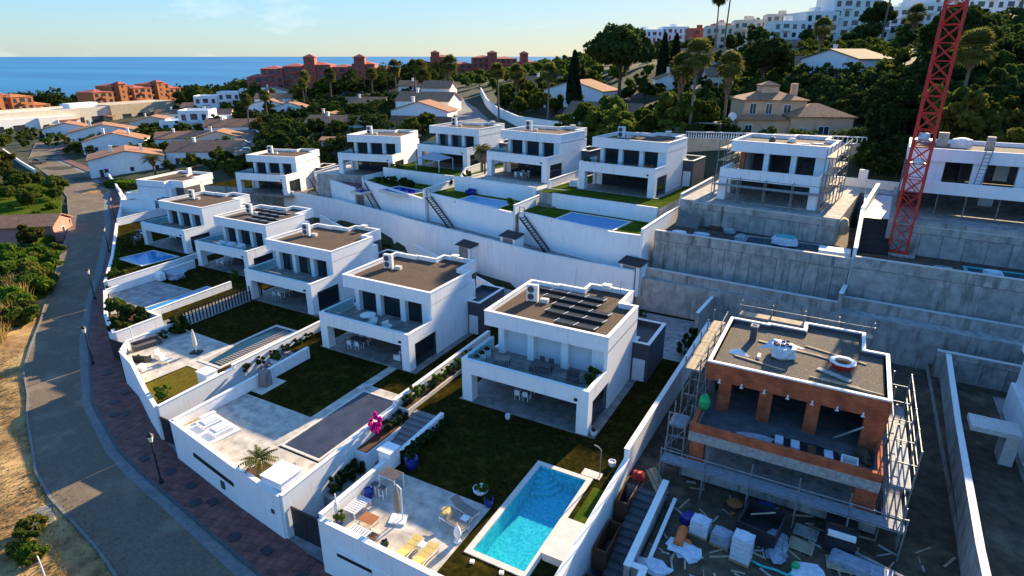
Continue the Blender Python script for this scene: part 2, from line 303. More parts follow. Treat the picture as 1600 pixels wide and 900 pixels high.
def inset(poly, d):
    n = len(poly); out = []
    for i in range(n):
        p0, p1, p2 = Vector(poly[i - 1]), Vector(poly[i]), Vector(poly[(i + 1) % n])
        e1, e2 = (p1 - p0).normalized(), (p2 - p1).normalized(); n1, n2 = Vector((-e1.y, e1.x)), Vector((-e2.y, e2.x))
        b = n1 + n2; k = d / max(.2, (1 + n1.dot(n2))); out.append((p1.x + b.x * k, p1.y + b.y * k))
    return out
def ring(poly, d, z0, z1, mi=0):
    q = inset(poly, d); n = len(poly); mb = MB()
    for i in range(n):
        j = (i + 1) % n
        mb.hexa([(*poly[i], z0), (*poly[j], z0), (*q[j], z0), (*q[i], z0)], [(*poly[i], z1), (*poly[j], z1), (*q[j], z1), (*q[i], z1)], mi)
    return mb

# ---------------------------------------------------------------- foliage prototypes
def quads_mesh(name, pos, nrm_bias, size, mats, aspect=1.0, up=0.0):
    n = len(pos); a = rng.normal(size=(n, 3)); a[:, 2] += up; a += nrm_bias
    a /= np.linalg.norm(a, axis=1)[:, None] + 1e-9
    b = np.cross(a, rng.normal(size=(n, 3))); b /= np.linalg.norm(b, axis=1)[:, None] + 1e-9; c = np.cross(a, b)
    s = (size * rng.uniform(.6, 1.35, n))[:, None]
    v = np.stack([pos - b * s - c * s * aspect * .35, pos + b * s * .1 - c * s * aspect, pos + b * s + c * s * aspect * .3, pos - b * s * .1 + c * s * aspect], 1).reshape(-1, 3)
    me = bpy.data.meshes.new(name); me.vertices.add(4 * n); me.vertices.foreach_set('co', v.ravel())
    me.loops.add(4 * n); me.loops.foreach_set('vertex_index', np.arange(4 * n)); me.polygons.add(n)
    me.polygons.foreach_set('loop_start', np.arange(0, 4 * n, 4)); me.polygons.foreach_set('loop_total', np.full(n, 4))
    for k in mats: me.materials.append(M[k])
    me.update(calc_edges=True); return me
def clump_points(n, k, rx, ry, rz, cz, cr, flat=0.0, inner=.35):
    d = rng.normal(size=(k, 3)); d /= np.linalg.norm(d, axis=1)[:, None]; rad = rng.uniform(inner, 1, k) ** .6
    cc = d * rad[:, None] * np.array([rx, ry, rz]); cc[:, 2] = np.where(cc[:, 2] < 0, cc[:, 2] * (1 - flat), cc[:, 2]); cc[:, 2] += cz
    cr_ = cr * rng.uniform(.6, 1.3, k); i = rng.integers(0, k, n)
    e = rng.normal(size=(n, 3)); e /= np.linalg.norm(e, axis=1)[:, None]; e *= (rng.uniform(.25, 1, n) ** .4)[:, None]
    e[:, 2] *= .75
    return cc[i] + e * cr_[i][:, None], e
def trunk_mesh(name, h, r, branches=5, spread=1.5, m='bark', seed=0):
    rr = random.Random(seed); mb = MB(); pts = [(0, 0, -.6), (rr.uniform(-.15, .15), rr.uniform(-.15, .15), h * .5), (rr.uniform(-.3, .3), rr.uniform(-.3, .3), h)]
    mb.path(pts, [r * 1.3, r * .9, r * .6], 7)
    for i in range(branches):
        a = 2 * math.pi * i / branches + rr.uniform(-.4, .4); z = h * rr.uniform(.55, .95); e = (math.cos(a) * spread, math.sin(a) * spread, h + rr.uniform(.2, 1.0) * spread)
        mb.path([(0, 0, z), (e[0] * .45, e[1] * .45, (z + e[2]) / 2 - .1), e], [r * .5, r * .35, r * .12], 5)
    return mb.mesh(name, m)
PROTO = {}
def make_tree(key, leafm, h, rx, rz, n=5200, k=36, leaf=.23, cr=.28, trunk=.2, flat=.3, seed=0, bark='bark'):
    cz = h - rz; p, e = clump_points(n, k, rx, rx, rz, cz, cr * rx, flat)
    PROTO[key] = (trunk_mesh(key + '_trunk', max(.4, cz - rz * .45), trunk, 6, rx * .6, bark, seed), quads_mesh(key + '_crown', p, e * 1.1, leaf, [leafm]))
make_tree('broad', 'leaf', 6.0, 2.7, 2.2, seed=1)
make_tree('broad2', 'leaf', 6.6, 2.9, 2.5, seed=2, k=30)
make_tree('dark', 'leafdark', 7.0, 3.0, 2.8, seed=3, n=6000)
make_tree('dark2', 'leafdark', 7.5, 2.7, 3.1, seed=4, n=6000, k=34)
make_tree('yellow', 'leafyellow', 5.5, 2.6, 2.1, seed=5)
make_tree('autumn', 'leafautumn', 4.2, 2.4, 1.7, seed=6, n=4000)
make_tree('pine', 'leafdark', 15, 7.2, 4.6, n=15000, k=70, leaf=.36, cr=.24, trunk=.42, flat=.55, seed=8)
make_tree('bush', 'leaf', 2.0, 1.5, 1.1, n=3000, k=22, leaf=.16, trunk=.06, seed=9, flat=.1)
make_tree('bushdark', 'leafdark', 2.0, 1.5, 1.1, n=2600, k=22, leaf=.16, trunk=.06, seed=10, flat=.1)
make_tree('bushyellow', 'leafyellow', 2.0, 1.6, 1.1, n=3000, k=22, leaf=.16, trunk=.06, seed=12, flat=.1)
make_tree('bushbright', 'hedgeleaf', 2.0, 1.5, 1.1, n=3000, k=22, leaf=.16, trunk=.06, seed=19, flat=.1)
make_tree('shrub', 'leafdark', 1.1, .55, .55, n=500, k=9, leaf=.10, trunk=.03, seed=13, flat=.1)
make_tree('shrubgreen', 'hedgeleaf', 1.0, .5, .5, n=420, k=9, leaf=.10, trunk=.03, seed=14, flat=.1)
make_tree('bougain', 'bougainvillea', 2.2, .8, 1.05, n=1300, k=20, leaf=.09, trunk=.03, seed=15, flat=.1)
def make_cypress(key, h, r):
    n = 5000; t = rng.uniform(0, 1, n); a = rng.uniform(0, 2 * np.pi, n); lob = 1 + .18 * np.sin(5 * a + 9 * t)
    rr = r * np.clip(np.minimum(t * 6, (1 - t) ** .65 * 1.25), .02, 1) * lob * rng.uniform(.55, 1.08, n) ** .5
    p = np.stack([rr * np.cos(a), rr * np.sin(a), .6 + t * (h - .6)], 1); e = np.stack([np.cos(a), np.sin(a), np.full(n, .4)], 1)
    PROTO[key] = (MB().path([(0, 0, -.5), (0, 0, 1.2)], [.2, .16]).mesh(key + '_trunk', 'bark'), quads_mesh(key + '_crown', p, e, .26, ['cypressleaf'], 1.0))
make_cypress('cypress', 12, 1.35)
def fan_frond(mb, L, el, az, pet, nseg=11, mi=0, droop=.3):
    d = Vector((math.cos(az) * math.cos(el), math.sin(az) * math.cos(el), math.sin(el))); side = Vector((-math.sin(az), math.cos(az), 0)); upv = side.cross(d) * -1
    p0 = d * pet
    mb.add([Vector((0, 0, 0)) - side * .03, Vector((0, 0, 0)) + side * .03, p0 + side * .03, p0 - side * .03], [(0, 1, 2, 3)], mi)
    for i in range(nseg):
        a = (i / (nseg - 1) - .5) * 2.5; dd = (d * math.cos(a) + side * math.sin(a)).normalized(); w = dd.cross(upv).normalized() * L * .09
        q = p0 + dd * L * .62; e = p0 + dd * L - Vector((0, 0, droop * L))
        mb.add([p0, q - w, e, q + w], [(0, 1, 2, 3)], mi)
def feather_frond(mb, L, el, az, nseg=9, mi=0, droop=.5, wid=.22):
    pts = []
    for i in range(nseg + 1):
        t = i / nseg; e = el - droop * 1.9 * t * t; r = L * t
        pts.append(Vector((math.cos(az) * r * math.cos(el - droop * t), math.sin(az) * r * math.cos(el - droop * t), L * (math.sin(el) * t - droop * t * t))))
    side = Vector((-math.sin(az), math.cos(az), 0))
    for i in range(1, nseg):
        d = (pts[i + 1] - pts[i]).normalized(); ll = wid * L * (1 - abs(i / nseg - .45) * 1.1)
        for sg in (-1, 1):
            e = pts[i] + (side * sg + d * .7 - Vector((0, 0, .35))) * ll
            mb.add([pts[i], pts[i + 1], e], [(0, 1, 2)], mi)
    return mb
def make_palm(key, h, L, n=34, skirt=0.0, seed=0, feather=False, tr=.2):
    rr = random.Random(seed); mb = MB(); bend = rr.uniform(-.35, .35)
    pts = [(0, 0, -.6), (bend * .3, 0, h * .4), (bend * .7, 0, h * .75), (bend, 0, h)]
    tk = MB().path(pts, [tr * 1.45, tr * 1.05, tr * .9, tr * .85], 8).mesh(key + '_trunk', 'palmbark')
    for i in range(n):
        el = R(-50 + 138 * (i / n) ** .9) if not feather else R(5 + 70 * (i / n)); az = i * 2.4 + rr.uniform(-.2, .2)
        if feather: feather_frond(mb, L * rr.uniform(.85, 1.1), el, az)
        else: fan_frond(mb, L * rr.uniform(.6, .75), el, az, L * rr.uniform(.4, .55), droop=.10 + .28 * (1 - i / n))
    sk = None
    if skirt:
        sm = MB()
        for i in range(90):
            az = rr.uniform(0, 6.28); z = -rr.uniform(0, skirt); ro = .25 + .75 * (1 + z / skirt); p = Vector((math.cos(az) * .15, math.sin(az) * .15, z + .3)); q = Vector((math.cos(az) * ro, math.sin(az) * ro, z - .5)); w = Vector((-math.sin(az), math.cos(az), 0)) * .22
            sm.add([p, q - w, q - Vector((0, 0, .7)), q + w], [(0, 1, 2, 3)])
        sk = sm.mesh(key + '_skirt', 'skirt')
    PROTO[key] = (tk, mb.mesh(key + '_crown', 'palmleaf'), (bend, 0, h), sk)
make_palm('palm', 9.5, 2.0, 60, 2.0, 1)
make_palm('palmtall', 14, 2.0, 60, 1.2, 2, tr=.19)
make_palm('palmskirt', 10, 2.2, 64, 4.2, 3, tr=.24)
make_palm('palmdate', 6.5, 3.2, 40, 1.0, 4, True, tr=.28)
make_palm('palmsmall', 1.25, 1.35, 26, 0, 5, True, tr=.11)
make_palm('palmpot', 2.0, 1.3, 24, .4, 6, True, tr=.1)
def tree(name, key, label, cat, x, y, z, s=1.0, sz=None, group=None):
    pr = PROTO[key]; t = thing(name, label, cat, (x, y, z), random.uniform(0, 6.28), group, (s, s, sz or s))
    if len(pr) > 2:                                   # palms: only the trunk stretches
        k = (sz or s) / s; t.scale = (s, s, s); part('trunk', pr[0], None, t, None, 0, (1, 1, k)); top = (pr[2][0], pr[2][1], pr[2][2] * k)
        part('crown', pr[1], None, t, top)
        if pr[3]: part('dead_frond_skirt', pr[3], None, t, top)
    else: part('trunk', pr[0], None, t); part('crown', pr[1], None, t)
    return t
def plant(key, label, cat, x, y, z, s=1.0, sz=None, group=None, name='shrub'):
    pr = PROTO[key]; t = thing(name, label, cat, (x, y, z), random.uniform(0, 6.28), group, (s, s, sz or s))
    part('stem', pr[0], None, t); part('foliage', pr[1], None, t, pr[2] if len(pr) > 2 else None); return t

# ---------------------------------------------------------------- street line: (front wall point, kerb point, far road edge, level)
ST = [((40, 19.5), (40, 12.0), (40, 5.5), -2.9), ((5, 19.5), (5, 14), (5, 7.5), -3.2), ((-9.6, 19.4), (-10, 15.5), (-12, 9.3), -3.3), ((-23.7, 19.5), (-22, 16.8), (-26, 11.4), -3.45),
      ((-28, 20.2), (-28.5, 17.6), (-32, 12.6), -3.5), ((-33.3, 20.8), (-34.5, 18.5), (-38.2, 13.9), -3.5), ((-42, 22.2), (-43, 19.8), (-46, 15.0), -3.55), ((-45.5, 23.1), (-47.5, 20.7), (-50.1, 16), -3.6),
      ((-54.5, 26.5), (-57, 23.8), (-60, 19.8), -3.9), ((-59, 28.1), (-61.5, 26.0), (-64.5, 21.9), -4.0), ((-65.2, 30.8), (-67, 28.8), (-71, 24.4), -4.2), ((-70.6, 32.9), (-72.8, 31.7), (-77, 27.8), -4.3),
      ((-79, 37.5), (-80.6, 36.2), (-84, 32), -4.5), ((-82.8, 39.5), (-85.3, 38.8), (-89, 34.8), -4.6), ((-94.5, 47.1), (-96, 46.0), (-100, 41.2), -4.8), ((-112.9, 58.3), (-113.8, 56.9), (-118, 51.5), -5.0),
      ((-125, 66), (-125.8, 64.2), (-130, 58.5), -5.1), ((-137, 72.5), (-137.8, 70.6), (-142, 64.5), -5.15), ((-157, 84.5), (-158, 82.3), (-161, 73.8), -5.2), ((-185, 95.5), (-185.8, 93.5), (-186, 83.5), -5.25),
      ((-230, 107), (-230.4, 105), (-232, 98), -5.3), ((-268, 128), (-269, 126), (-274, 119.5), -5.3), ((-300, 160), (-302, 158.5), (-309, 154), -5.3)]
def lerp(a, b, t): return tuple(x + (y - x) * t for x, y in zip(a, b))
SS = []
for i in range(len(ST) - 1):
    for k in range(4): t = k / 4; SS.append((lerp(ST[i][0], ST[i + 1][0], t), lerp(ST[i][1], ST[i + 1][1], t), lerp(ST[i][2], ST[i + 1][2], t), ST[i][3] + (ST[i + 1][3] - ST[i][3]) * t))
SS.append(ST[-1])
def ribbon(fa, fb, dz, n=3):
    mb = MB(); L = []
    for s in SS:
        a, b = fa(s), fb(s); L.append([(a[0] + (b[0] - a[0]) * k / n, a[1] + (b[1] - a[1]) * k / n, s[3] + dz) for k in range(n + 1)])
    vs = [p for r in L for p in r]; m = n + 1
    return mb.add(vs, [(i * m + k, i * m + k + 1, (i + 1) * m + k + 1, (i + 1) * m + k) for i in range(len(L) - 1) for k in range(n)])
struct('road', ribbon(lambda s: s[1], lambda s: s[2], 0.0), 'asphalt')
struct('gutter_strip', ribbon(lambda s: s[1], lambda s: lerp(s[1], s[2], .16), .006), 'gutter')
struct('sidewalk', ribbon(lambda s: lerp(s[0], s[1], -.05), lambda s: s[1], .13), 'paving')
kb = MB()
for a, b in zip(SS[:-1], SS[1:]):
    p, q = a[1], b[1]; kb.seg(p, q, .2, a[3] - .3, a[3] + .142, b[3] - .3, b[3] + .142)
struct('kerb', kb, 'kerbstone')
eb = MB()
for a, b in zip(SS[:-1], SS[1:]): eb.seg(a[2], b[2], .18, a[3] - .3, a[3] + .05, b[3] - .3, b[3] + .05)
struct('road_edging', eb, 'gutter')

# ---------------------------------------------------------------- terrain
CP = np.array([(-30, 5, -3.5), (-45, 9, -3.4), (-60, 15, -3.8), (-78, 23, -4.2), (-100, 35, -4.8), (-160, 68, -5.5), (-215, 82, -5.6), (-270, 110, -5.6), (-60, -20, -4.2), (-130, 20, -6), (-200, 50, -6.5), (0, 0, -3.7), (30, 0, -3.2), (30, 14, -3.2), (-350, 100, -7), (-300, 190, -5), (-390, 180, -7),
    (-20, 50, -1.5), (-45, 55, -2.5), (-75, 60, -3.5), (-95, 70, -4), (-120, 85, -4), (10, 50, -1), (30, 50, 0), (-10, 92, 9.4), (-30, 93, 8.6), (-48, 95, 8.2), (-65, 102, 7.2), (-80, 100, 5.2), (-100, 92, 1.2), (10, 95, 10), (30, 95, 10.8),
    (-80, 125, 10), (-72, 131, 10.5), (-105, 130, 8), (-135, 120, 4.5), (-150, 115, 0), (-120, 160, 8.5), (-142, 202, 11.5), (-165, 140, 2), (-210, 200, 5), (-275, 225, 6), (-225, 259, 9), (-207, 377, 12), (-272, 330, 8), (-185, 105, -4.6), (-200, 120, -4), (-245, 180, 0), (-330, 280, 0),
    (-20, 105, 12.0), (0, 120, 13.0), (-50, 128, 11.2), (-60, 155, 13.5), (-30, 130, 13), (-8, 155, 20.5), (-50, 187, 18), (-42, 217, 27), (2, 229, 29), (20, 228, 27.5), (13, 116, 14), (35, 130, 18), (30, 294, 38), (-80, 389, 30), (-123, 366, 27), (-40, 310, 30), (-10, 255, 29), (70, 180, 30), (70, 110, 17),
    (-600, 250, -18), (-520, 420, -18), (-430, 560, -19), (-800, 400, -40), (-700, 650, -40), (-520, 850, -40), (-330, 700, -10), (-150, 700, 22), (0, 800, 45), (-450, 300, -6), (-380, 420, -3), (-1000, 0, -30), (-600, -50, -12), (200, 300, 60), (200, 0, 5), (0, -100, -5), (-200, -100, -8), (150, 900, 70), (-300, 1000, -35), (-1000, 1000, -60)], float)
def _k(d2): return np.sqrt(d2 + 225.0)
_A = _k(((CP[:, None, :2] - CP[None, :, :2]) ** 2).sum(2)); _W = np.linalg.solve(_A, CP[:, 2])
def H(x, y):
    p = np.stack([np.atleast_1d(x), np.atleast_1d(y)], 1).astype(float); return _k(((p[:, None, :] - CP[None, :, :2]) ** 2).sum(2)) @ _W
def hz(x, y): return float(H(x, y)[0])
gx = np.concatenate([np.arange(-1100, -330, 40), np.arange(-330, -150, 6), np.arange(-150, 50, 2.0), np.arange(50, 130, 8), np.arange(130, 420, 40)])
gy = np.concatenate([np.arange(-140, -20, 12), np.arange(-20, 140, 2.0), np.arange(140, 300, 5), np.arange(300, 1100, 30)])
X, Y = np.meshgrid(gx, gy, indexing='ij'); xf, yf = X.ravel(), Y.ravel()
zf = np.concatenate([H(xf[i:i + 4000], yf[i:i + 4000]) for i in range(0, len(xf), 4000)])
for a in SS:                                        # keep the sheet just under the street
    for t in np.linspace(-.1, 1.1, 9):
        cx, cy = lerp(a[0], a[2], t); d2 = (xf - cx) ** 2 + (yf - cy) ** 2
        zf = np.where(d2 < 9, np.minimum(zf, a[3] - .10), zf)
def inpoly(px, py, poly):
    r = np.zeros(len(px), bool); n = len(poly)
    for i in range(n):
        x0, y0 = poly[i]; x1, y1 = poly[(i + 1) % n]
        c = ((y0 > py) != (y1 > py)) & (px < (x1 - x0) * (py - y0) / ((y1 - y0) or 1e-9) + x0); r ^= c
    return r
zf = np.where(inpoly(xf, yf, [(42, 19), (-23, 19), (-46, 22.5), (-83, 39), (-140, 74), (-140, 84), (-104, 84), (-92, 78), (-70, 72), (-40, 62), (42, 62)]), np.minimum(zf, -6.0), zf)
zf = np.where(inpoly(xf, yf, [(42, 61), (-40, 61), (-70, 71), (-92, 77), (-88, 91), (-70, 97), (-40, 89), (42, 89)]), np.minimum(zf, 0.5), zf)
small = np.sin(xf * .23 + 1.3 * np.sin(yf * .11)) * .18 + np.sin(yf * .31 + xf * .07) * .14
zf = zf + np.where((yf < 15) | (xf < -160), small, 0) * .5
ny = len(gy)
gm = bpy.data.meshes.new('ground'); ii = np.arange(len(gx) - 1)[:, None] * ny + np.arange(ny - 1)[None, :]
fq = np.stack([ii, ii + ny, ii + ny + 1, ii + 1], 2).reshape(-1, 4)
gm.from_pydata(np.stack([xf, yf, zf], 1).tolist(), [], fq.tolist()); gm.materials.append(M['landground']); gm.materials.append(M['dirt'])
fc = xf[fq].mean(1), yf[fq].mean(1)
dirt = inpoly(fc[0], fc[1], [(60, 22), (60, -130), (-70, -40), (-92, 20), (-105, 38), (-118, 52), (-140, 64), (-160, 74), (-186, 84), (-160, 84), (-130, 68), (-60, 30), (-30, 18)])
gm.polygons.foreach_set('material_index', dirt.astype(np.int32)); gm.polygons.foreach_set('use_smooth', np.ones(len(fq), bool)); gm.update()
struct('ground', gm, None)
# sea, reaching the horizon
sm = bpy.data.materials.new('sea'); sm.use_nodes = True; n, l = sm.node_tree.nodes, sm.node_tree.links; b = n['Principled BSDF']
g = n.new('ShaderNodeNewGeometry'); mp = n.new('ShaderNodeMapping'); mp.inputs['Rotation'].default_value = (0, 0, R(-29)); mp.inputs['Scale'].default_value = (.0006, .0042, 1)
t = n.new('ShaderNodeTexNoise'); t.inputs['Scale'].default_value = 1.0; t.inputs['Detail'].default_value = 6
r = n.new('ShaderNodeValToRGB'); r.color_ramp.elements[0].position = .35; r.color_ramp.elements[1].position = .65; r.color_ramp.elements[0].color = (.016, .13, .27, 1); r.color_ramp.elements[1].color = (.03, .19, .35, 1)
l.new(g.outputs['Position'], mp.inputs['Vector']); l.new(mp.outputs[0], t.inputs['Vector']); l.new(t.outputs['Fac'], r.inputs['Fac']); l.new(r.outputs['Color'], b.inputs['Base Color'])
b.inputs['Roughness'].default_value = .55; b.inputs['Specular IOR Level'].default_value = .25; M['sea'] = sm
struct('sea', MB().add([(-60000, -20000, -16), (60000, -20000, -16), (60000, 80000, -16), (-60000, 80000, -16)], [(0, 1, 2, 3)]), 'sea')
# distant wooded ridge along the coast
def ridge(name, pts, wid, m, seed):
    rr = random.Random(seed); nn = 60; mb = MB(); L = []
    for i in range(nn + 1):
        t = i / nn * (len(pts) - 1); k = min(int(t), len(pts) - 2); p = lerp(pts[k], pts[k + 1], t - k); h = p[2] + rr.uniform(-1, 1) * .04 * (p[2] + 30)
        d = Vector((pts[-1][0] - pts[0][0], pts[-1][1] - pts[0][1])).normalized(); nr = Vector((d.y, -d.x))
        L.append([(p[0] + nr.x * w * wid, p[1] + nr.y * w * wid, -30 + (h + 30) * hh + rr.uniform(-1, 1) * 1.5 * hh) for w, hh in ((1, 0), (.6, .45), (.3, .8), (0, 1), (-.5, .6), (-1, 0))])
    mb.add([p for q in L for p in q], [(i * 6 + k, (i + 1) * 6 + k, (i + 1) * 6 + k + 1, i * 6 + k + 1) for i in range(nn) for k in range(5)])
    struct(name, mb, m)
ridge('hills', [(-900, 1500, -10), (-640, 1480, 24), (-420, 1400, 52), (-260, 1330, 70), (-60, 1300, 84), (240, 1250, 100)], 420, 'haze_hill', 3)
ridge('hills', [(-640, 1010, -6), (-420, 960, 22), (-310, 900, 36), (-180, 860, 46), (0, 800, 54)], 220, 'haze_hill', 4)

# ---------------------------------------------------------------- terraces (solid ground of each plot)
def rects_minus(r, hole):
    x0, x1, y0, y1 = r; a, b, c, d = hole
    return [q for q in [(x0, a, y0, y1), (b, x1, y0, y1), (a, b, y0, c), (a, b, d, y1)] if q[1] - q[0] > .01 and q[3] - q[2] > .01]
def block(poly, z, top, z0=-9):
    return struct('terrace', MB().prism(poly, z0, z, 0, 1), ['concrete', top])
def sheet(name, poly, z, m, th=.03):
    return struct(name, MB().prism(poly, z - .02, z + th), m)
def rp(x0, x1, y0, y1): return [(x0, y0), (x1, y0), (x1, y1), (x0, y1)]
POOLA = (-14.85, -11.55, 22.35, 31.0)
tb = MB()
for q in rects_minus((-23.7, -9.6, 19.6, 60.8), POOLA): tb.prism(rp(*q), -9, 0, 0, 1)
tb.prism(rp(-27.8, -23.7, 32.5, 60.8), -9, -.004, 0, 1)
struct('terrace', tb, ['concrete', 'lawn'])
block([(-42, 22.4), (-37.7, 21.75), (-33.3, 21.05), (-28.0, 20.4), (-28.0, 61.6), (-45.4, 64.5), (-45.4, 36), (-42, 36)], -.8, 'lawn')
block([(-58, 27.8), (-54.5, 26.8), (-49, 24.6), (-45.6, 23.4), (-45.5, 64.6), (-63, 71), (-63, 47), (-59.6, 47), (-59.6, 28.6)], -1.2, 'lawn')
block([(-79, 37.8), (-70.6, 33.2), (-65.2, 31.1), (-65.2, 48), (-63.1, 48), (-63.1, 71), (-82.5, 76), (-82.5, 50), (-79, 50)], -2.1, 'lawn')
block([(-113, 58.6), (-94.5, 47.4), (-82.8, 39.8), (-82.6, 76), (-97, 80), (-113, 84)], -2.4, 'lawn')
block([(-139, 74), (-125, 66.3), (-113.1, 58.6), (-113.1, 92), (-139, 95)], -3.0, 'patio')
block(rp(-6.4, 9.2, 20, 61), -.3, 'earth'); block(rp(9.2, 40, 20, 61.6), .4, 'earth')
# corridors with their gates at the street
block(rp(-27.8, -23.7, 20.0, 23.6), -3.42, 'patiogrey'); block(rp(-45.4, -42, 22.4, 26), -3.5, 'patiogrey'); block([(-65.2, 31.2), (-59.6, 28.4), (-59.6, 47), (-65.2, 48)], -2.6, 'patiogrey'); block([(-82.6, 39.9), (-79, 38), (-79, 50), (-82.6, 50)], -3.4, 'patiogrey')
block(rp(-9.6, -6.4, 19.6, 24), -3.2, 'concrete')
# path between the rows, upper plots
PW = [(-18.2, 60.3, 4.5), (-22.9, 60.5, 4.5), (-29.4, 61.0, 4.5), (-36.8, 62.7, 4.5), (-45.4, 64.8, 4.4), (-53.6, 67.2, 4.2), (-64.5, 72.6, 3.2), (-74.5, 75.6, 2.9), (-86.5, 77.4, 2.7), (-92.5, 78.6, 2.6)]
mb = MB()
for a, b in zip(PW[:-1], PW[1:]):
    pa = [(a[0], a[1]), (a[0] + 2.5, a[1] + 12), (b[0] + 2.5, b[1] + 12), (b[0], b[1])]; mb.prism(pa, -9, [a[2] - .9, a[2] - .9, b[2] - .9, b[2] - .9])
struct('path', mb, 'patiogrey')
struct('path', MB().prism([(-18.2, 60.9), (40, 59.5), (40, 76), (-17, 76)], -9, 3.6), 'concrete')
block([(-35.9, 66.7), (-21.9, 63.3), (-18.5, 63.4), (-17.7, 80), (-34.8, 82)], 7.4, 'turf')
block([(-53.4, 71.1), (-36.0, 66.3), (-34.9, 82), (-51.5, 86)], 7.2, 'turf')
block([(-72.3, 78.2), (-53.5, 70.9), (-51.6, 88), (-69.5, 92)], 6.2, 'turf')
block([(-88, 82.4), (-72.4, 76.6), (-69.6, 94), (-88, 97)], 5.0, 'patiored')
block([(-112, 76), (-93, 80.8), (-88, 82.8), (-88, 97), (-112, 97)], 2.0, 'lawn')
block([(-17.6, 64.9), (1.7, 63.8), (1.9, 80), (-16.8, 80)], 7.2, 'earth'); block([(1.9, 63.9), (40, 62.2), (40, 80), (1.9, 80)], 7.1, 'earth')
def local_rect(o, rot, x0, x1, y0, y1):
    c, s = math.cos(rot), math.sin(rot); return [(o[0] + c * x - s * y, o[1] + s * x + c * y) for x, y in rp(x0, x1, y0, y1)]
# villa sites: origin = left front column at ground, level, rotation
def site(fl, z, deg):
    r = R(deg); return (fl[0] + math.sin(r) * 3.55, fl[1] - math.cos(r) * 3.55, z, r)
SITE = dict(A=(-24.2, 35.65, 0, 0), H2=(-42.4, 38.3, -.8, 0), H3=(-60.5, 44.2, -1.2, 0), H4=(-79.3, 50.8, -2.1, R(.5)), H5=(-97.4, 54.0, -2.4, R(.5)),
            U1=site((-31.3, 79.6), 9.2, -6), U2=site((-47.6, 82.8), 9.0, -7), U3=site((-66.6, 90.4), 8.0, -3.5), U4=site((-81.0, 84.7), 6.2, 12), U5=site((-100.4, 77.7), 2.1, 13), U0=site((-12.8, 78.0), 10.1, -6), R0=site((5.2, 77.2), 10.6, -3), B0=(-6.1, 34.8, .4, 0))
for k, ext in dict(U1=(-3.3, 13.4, -4.6, 17), U2=(-2.6, 12.6, -4.4, 17), U3=(-3, 13.2, -5.5, 15), U4=(-4, 12, -1.2, 14), U0=(-3.6, 13.6, -2.2, 17), R0=(-.4, 36, -2.0, 18)).items():
    s = SITE[k]; block(local_rect(s, s[3], *ext), s[2] - .03, 'turf' if k in ('U1', 'U3') else ('patio' if k in ('U2', 'U4') else 'concrete'), -9)

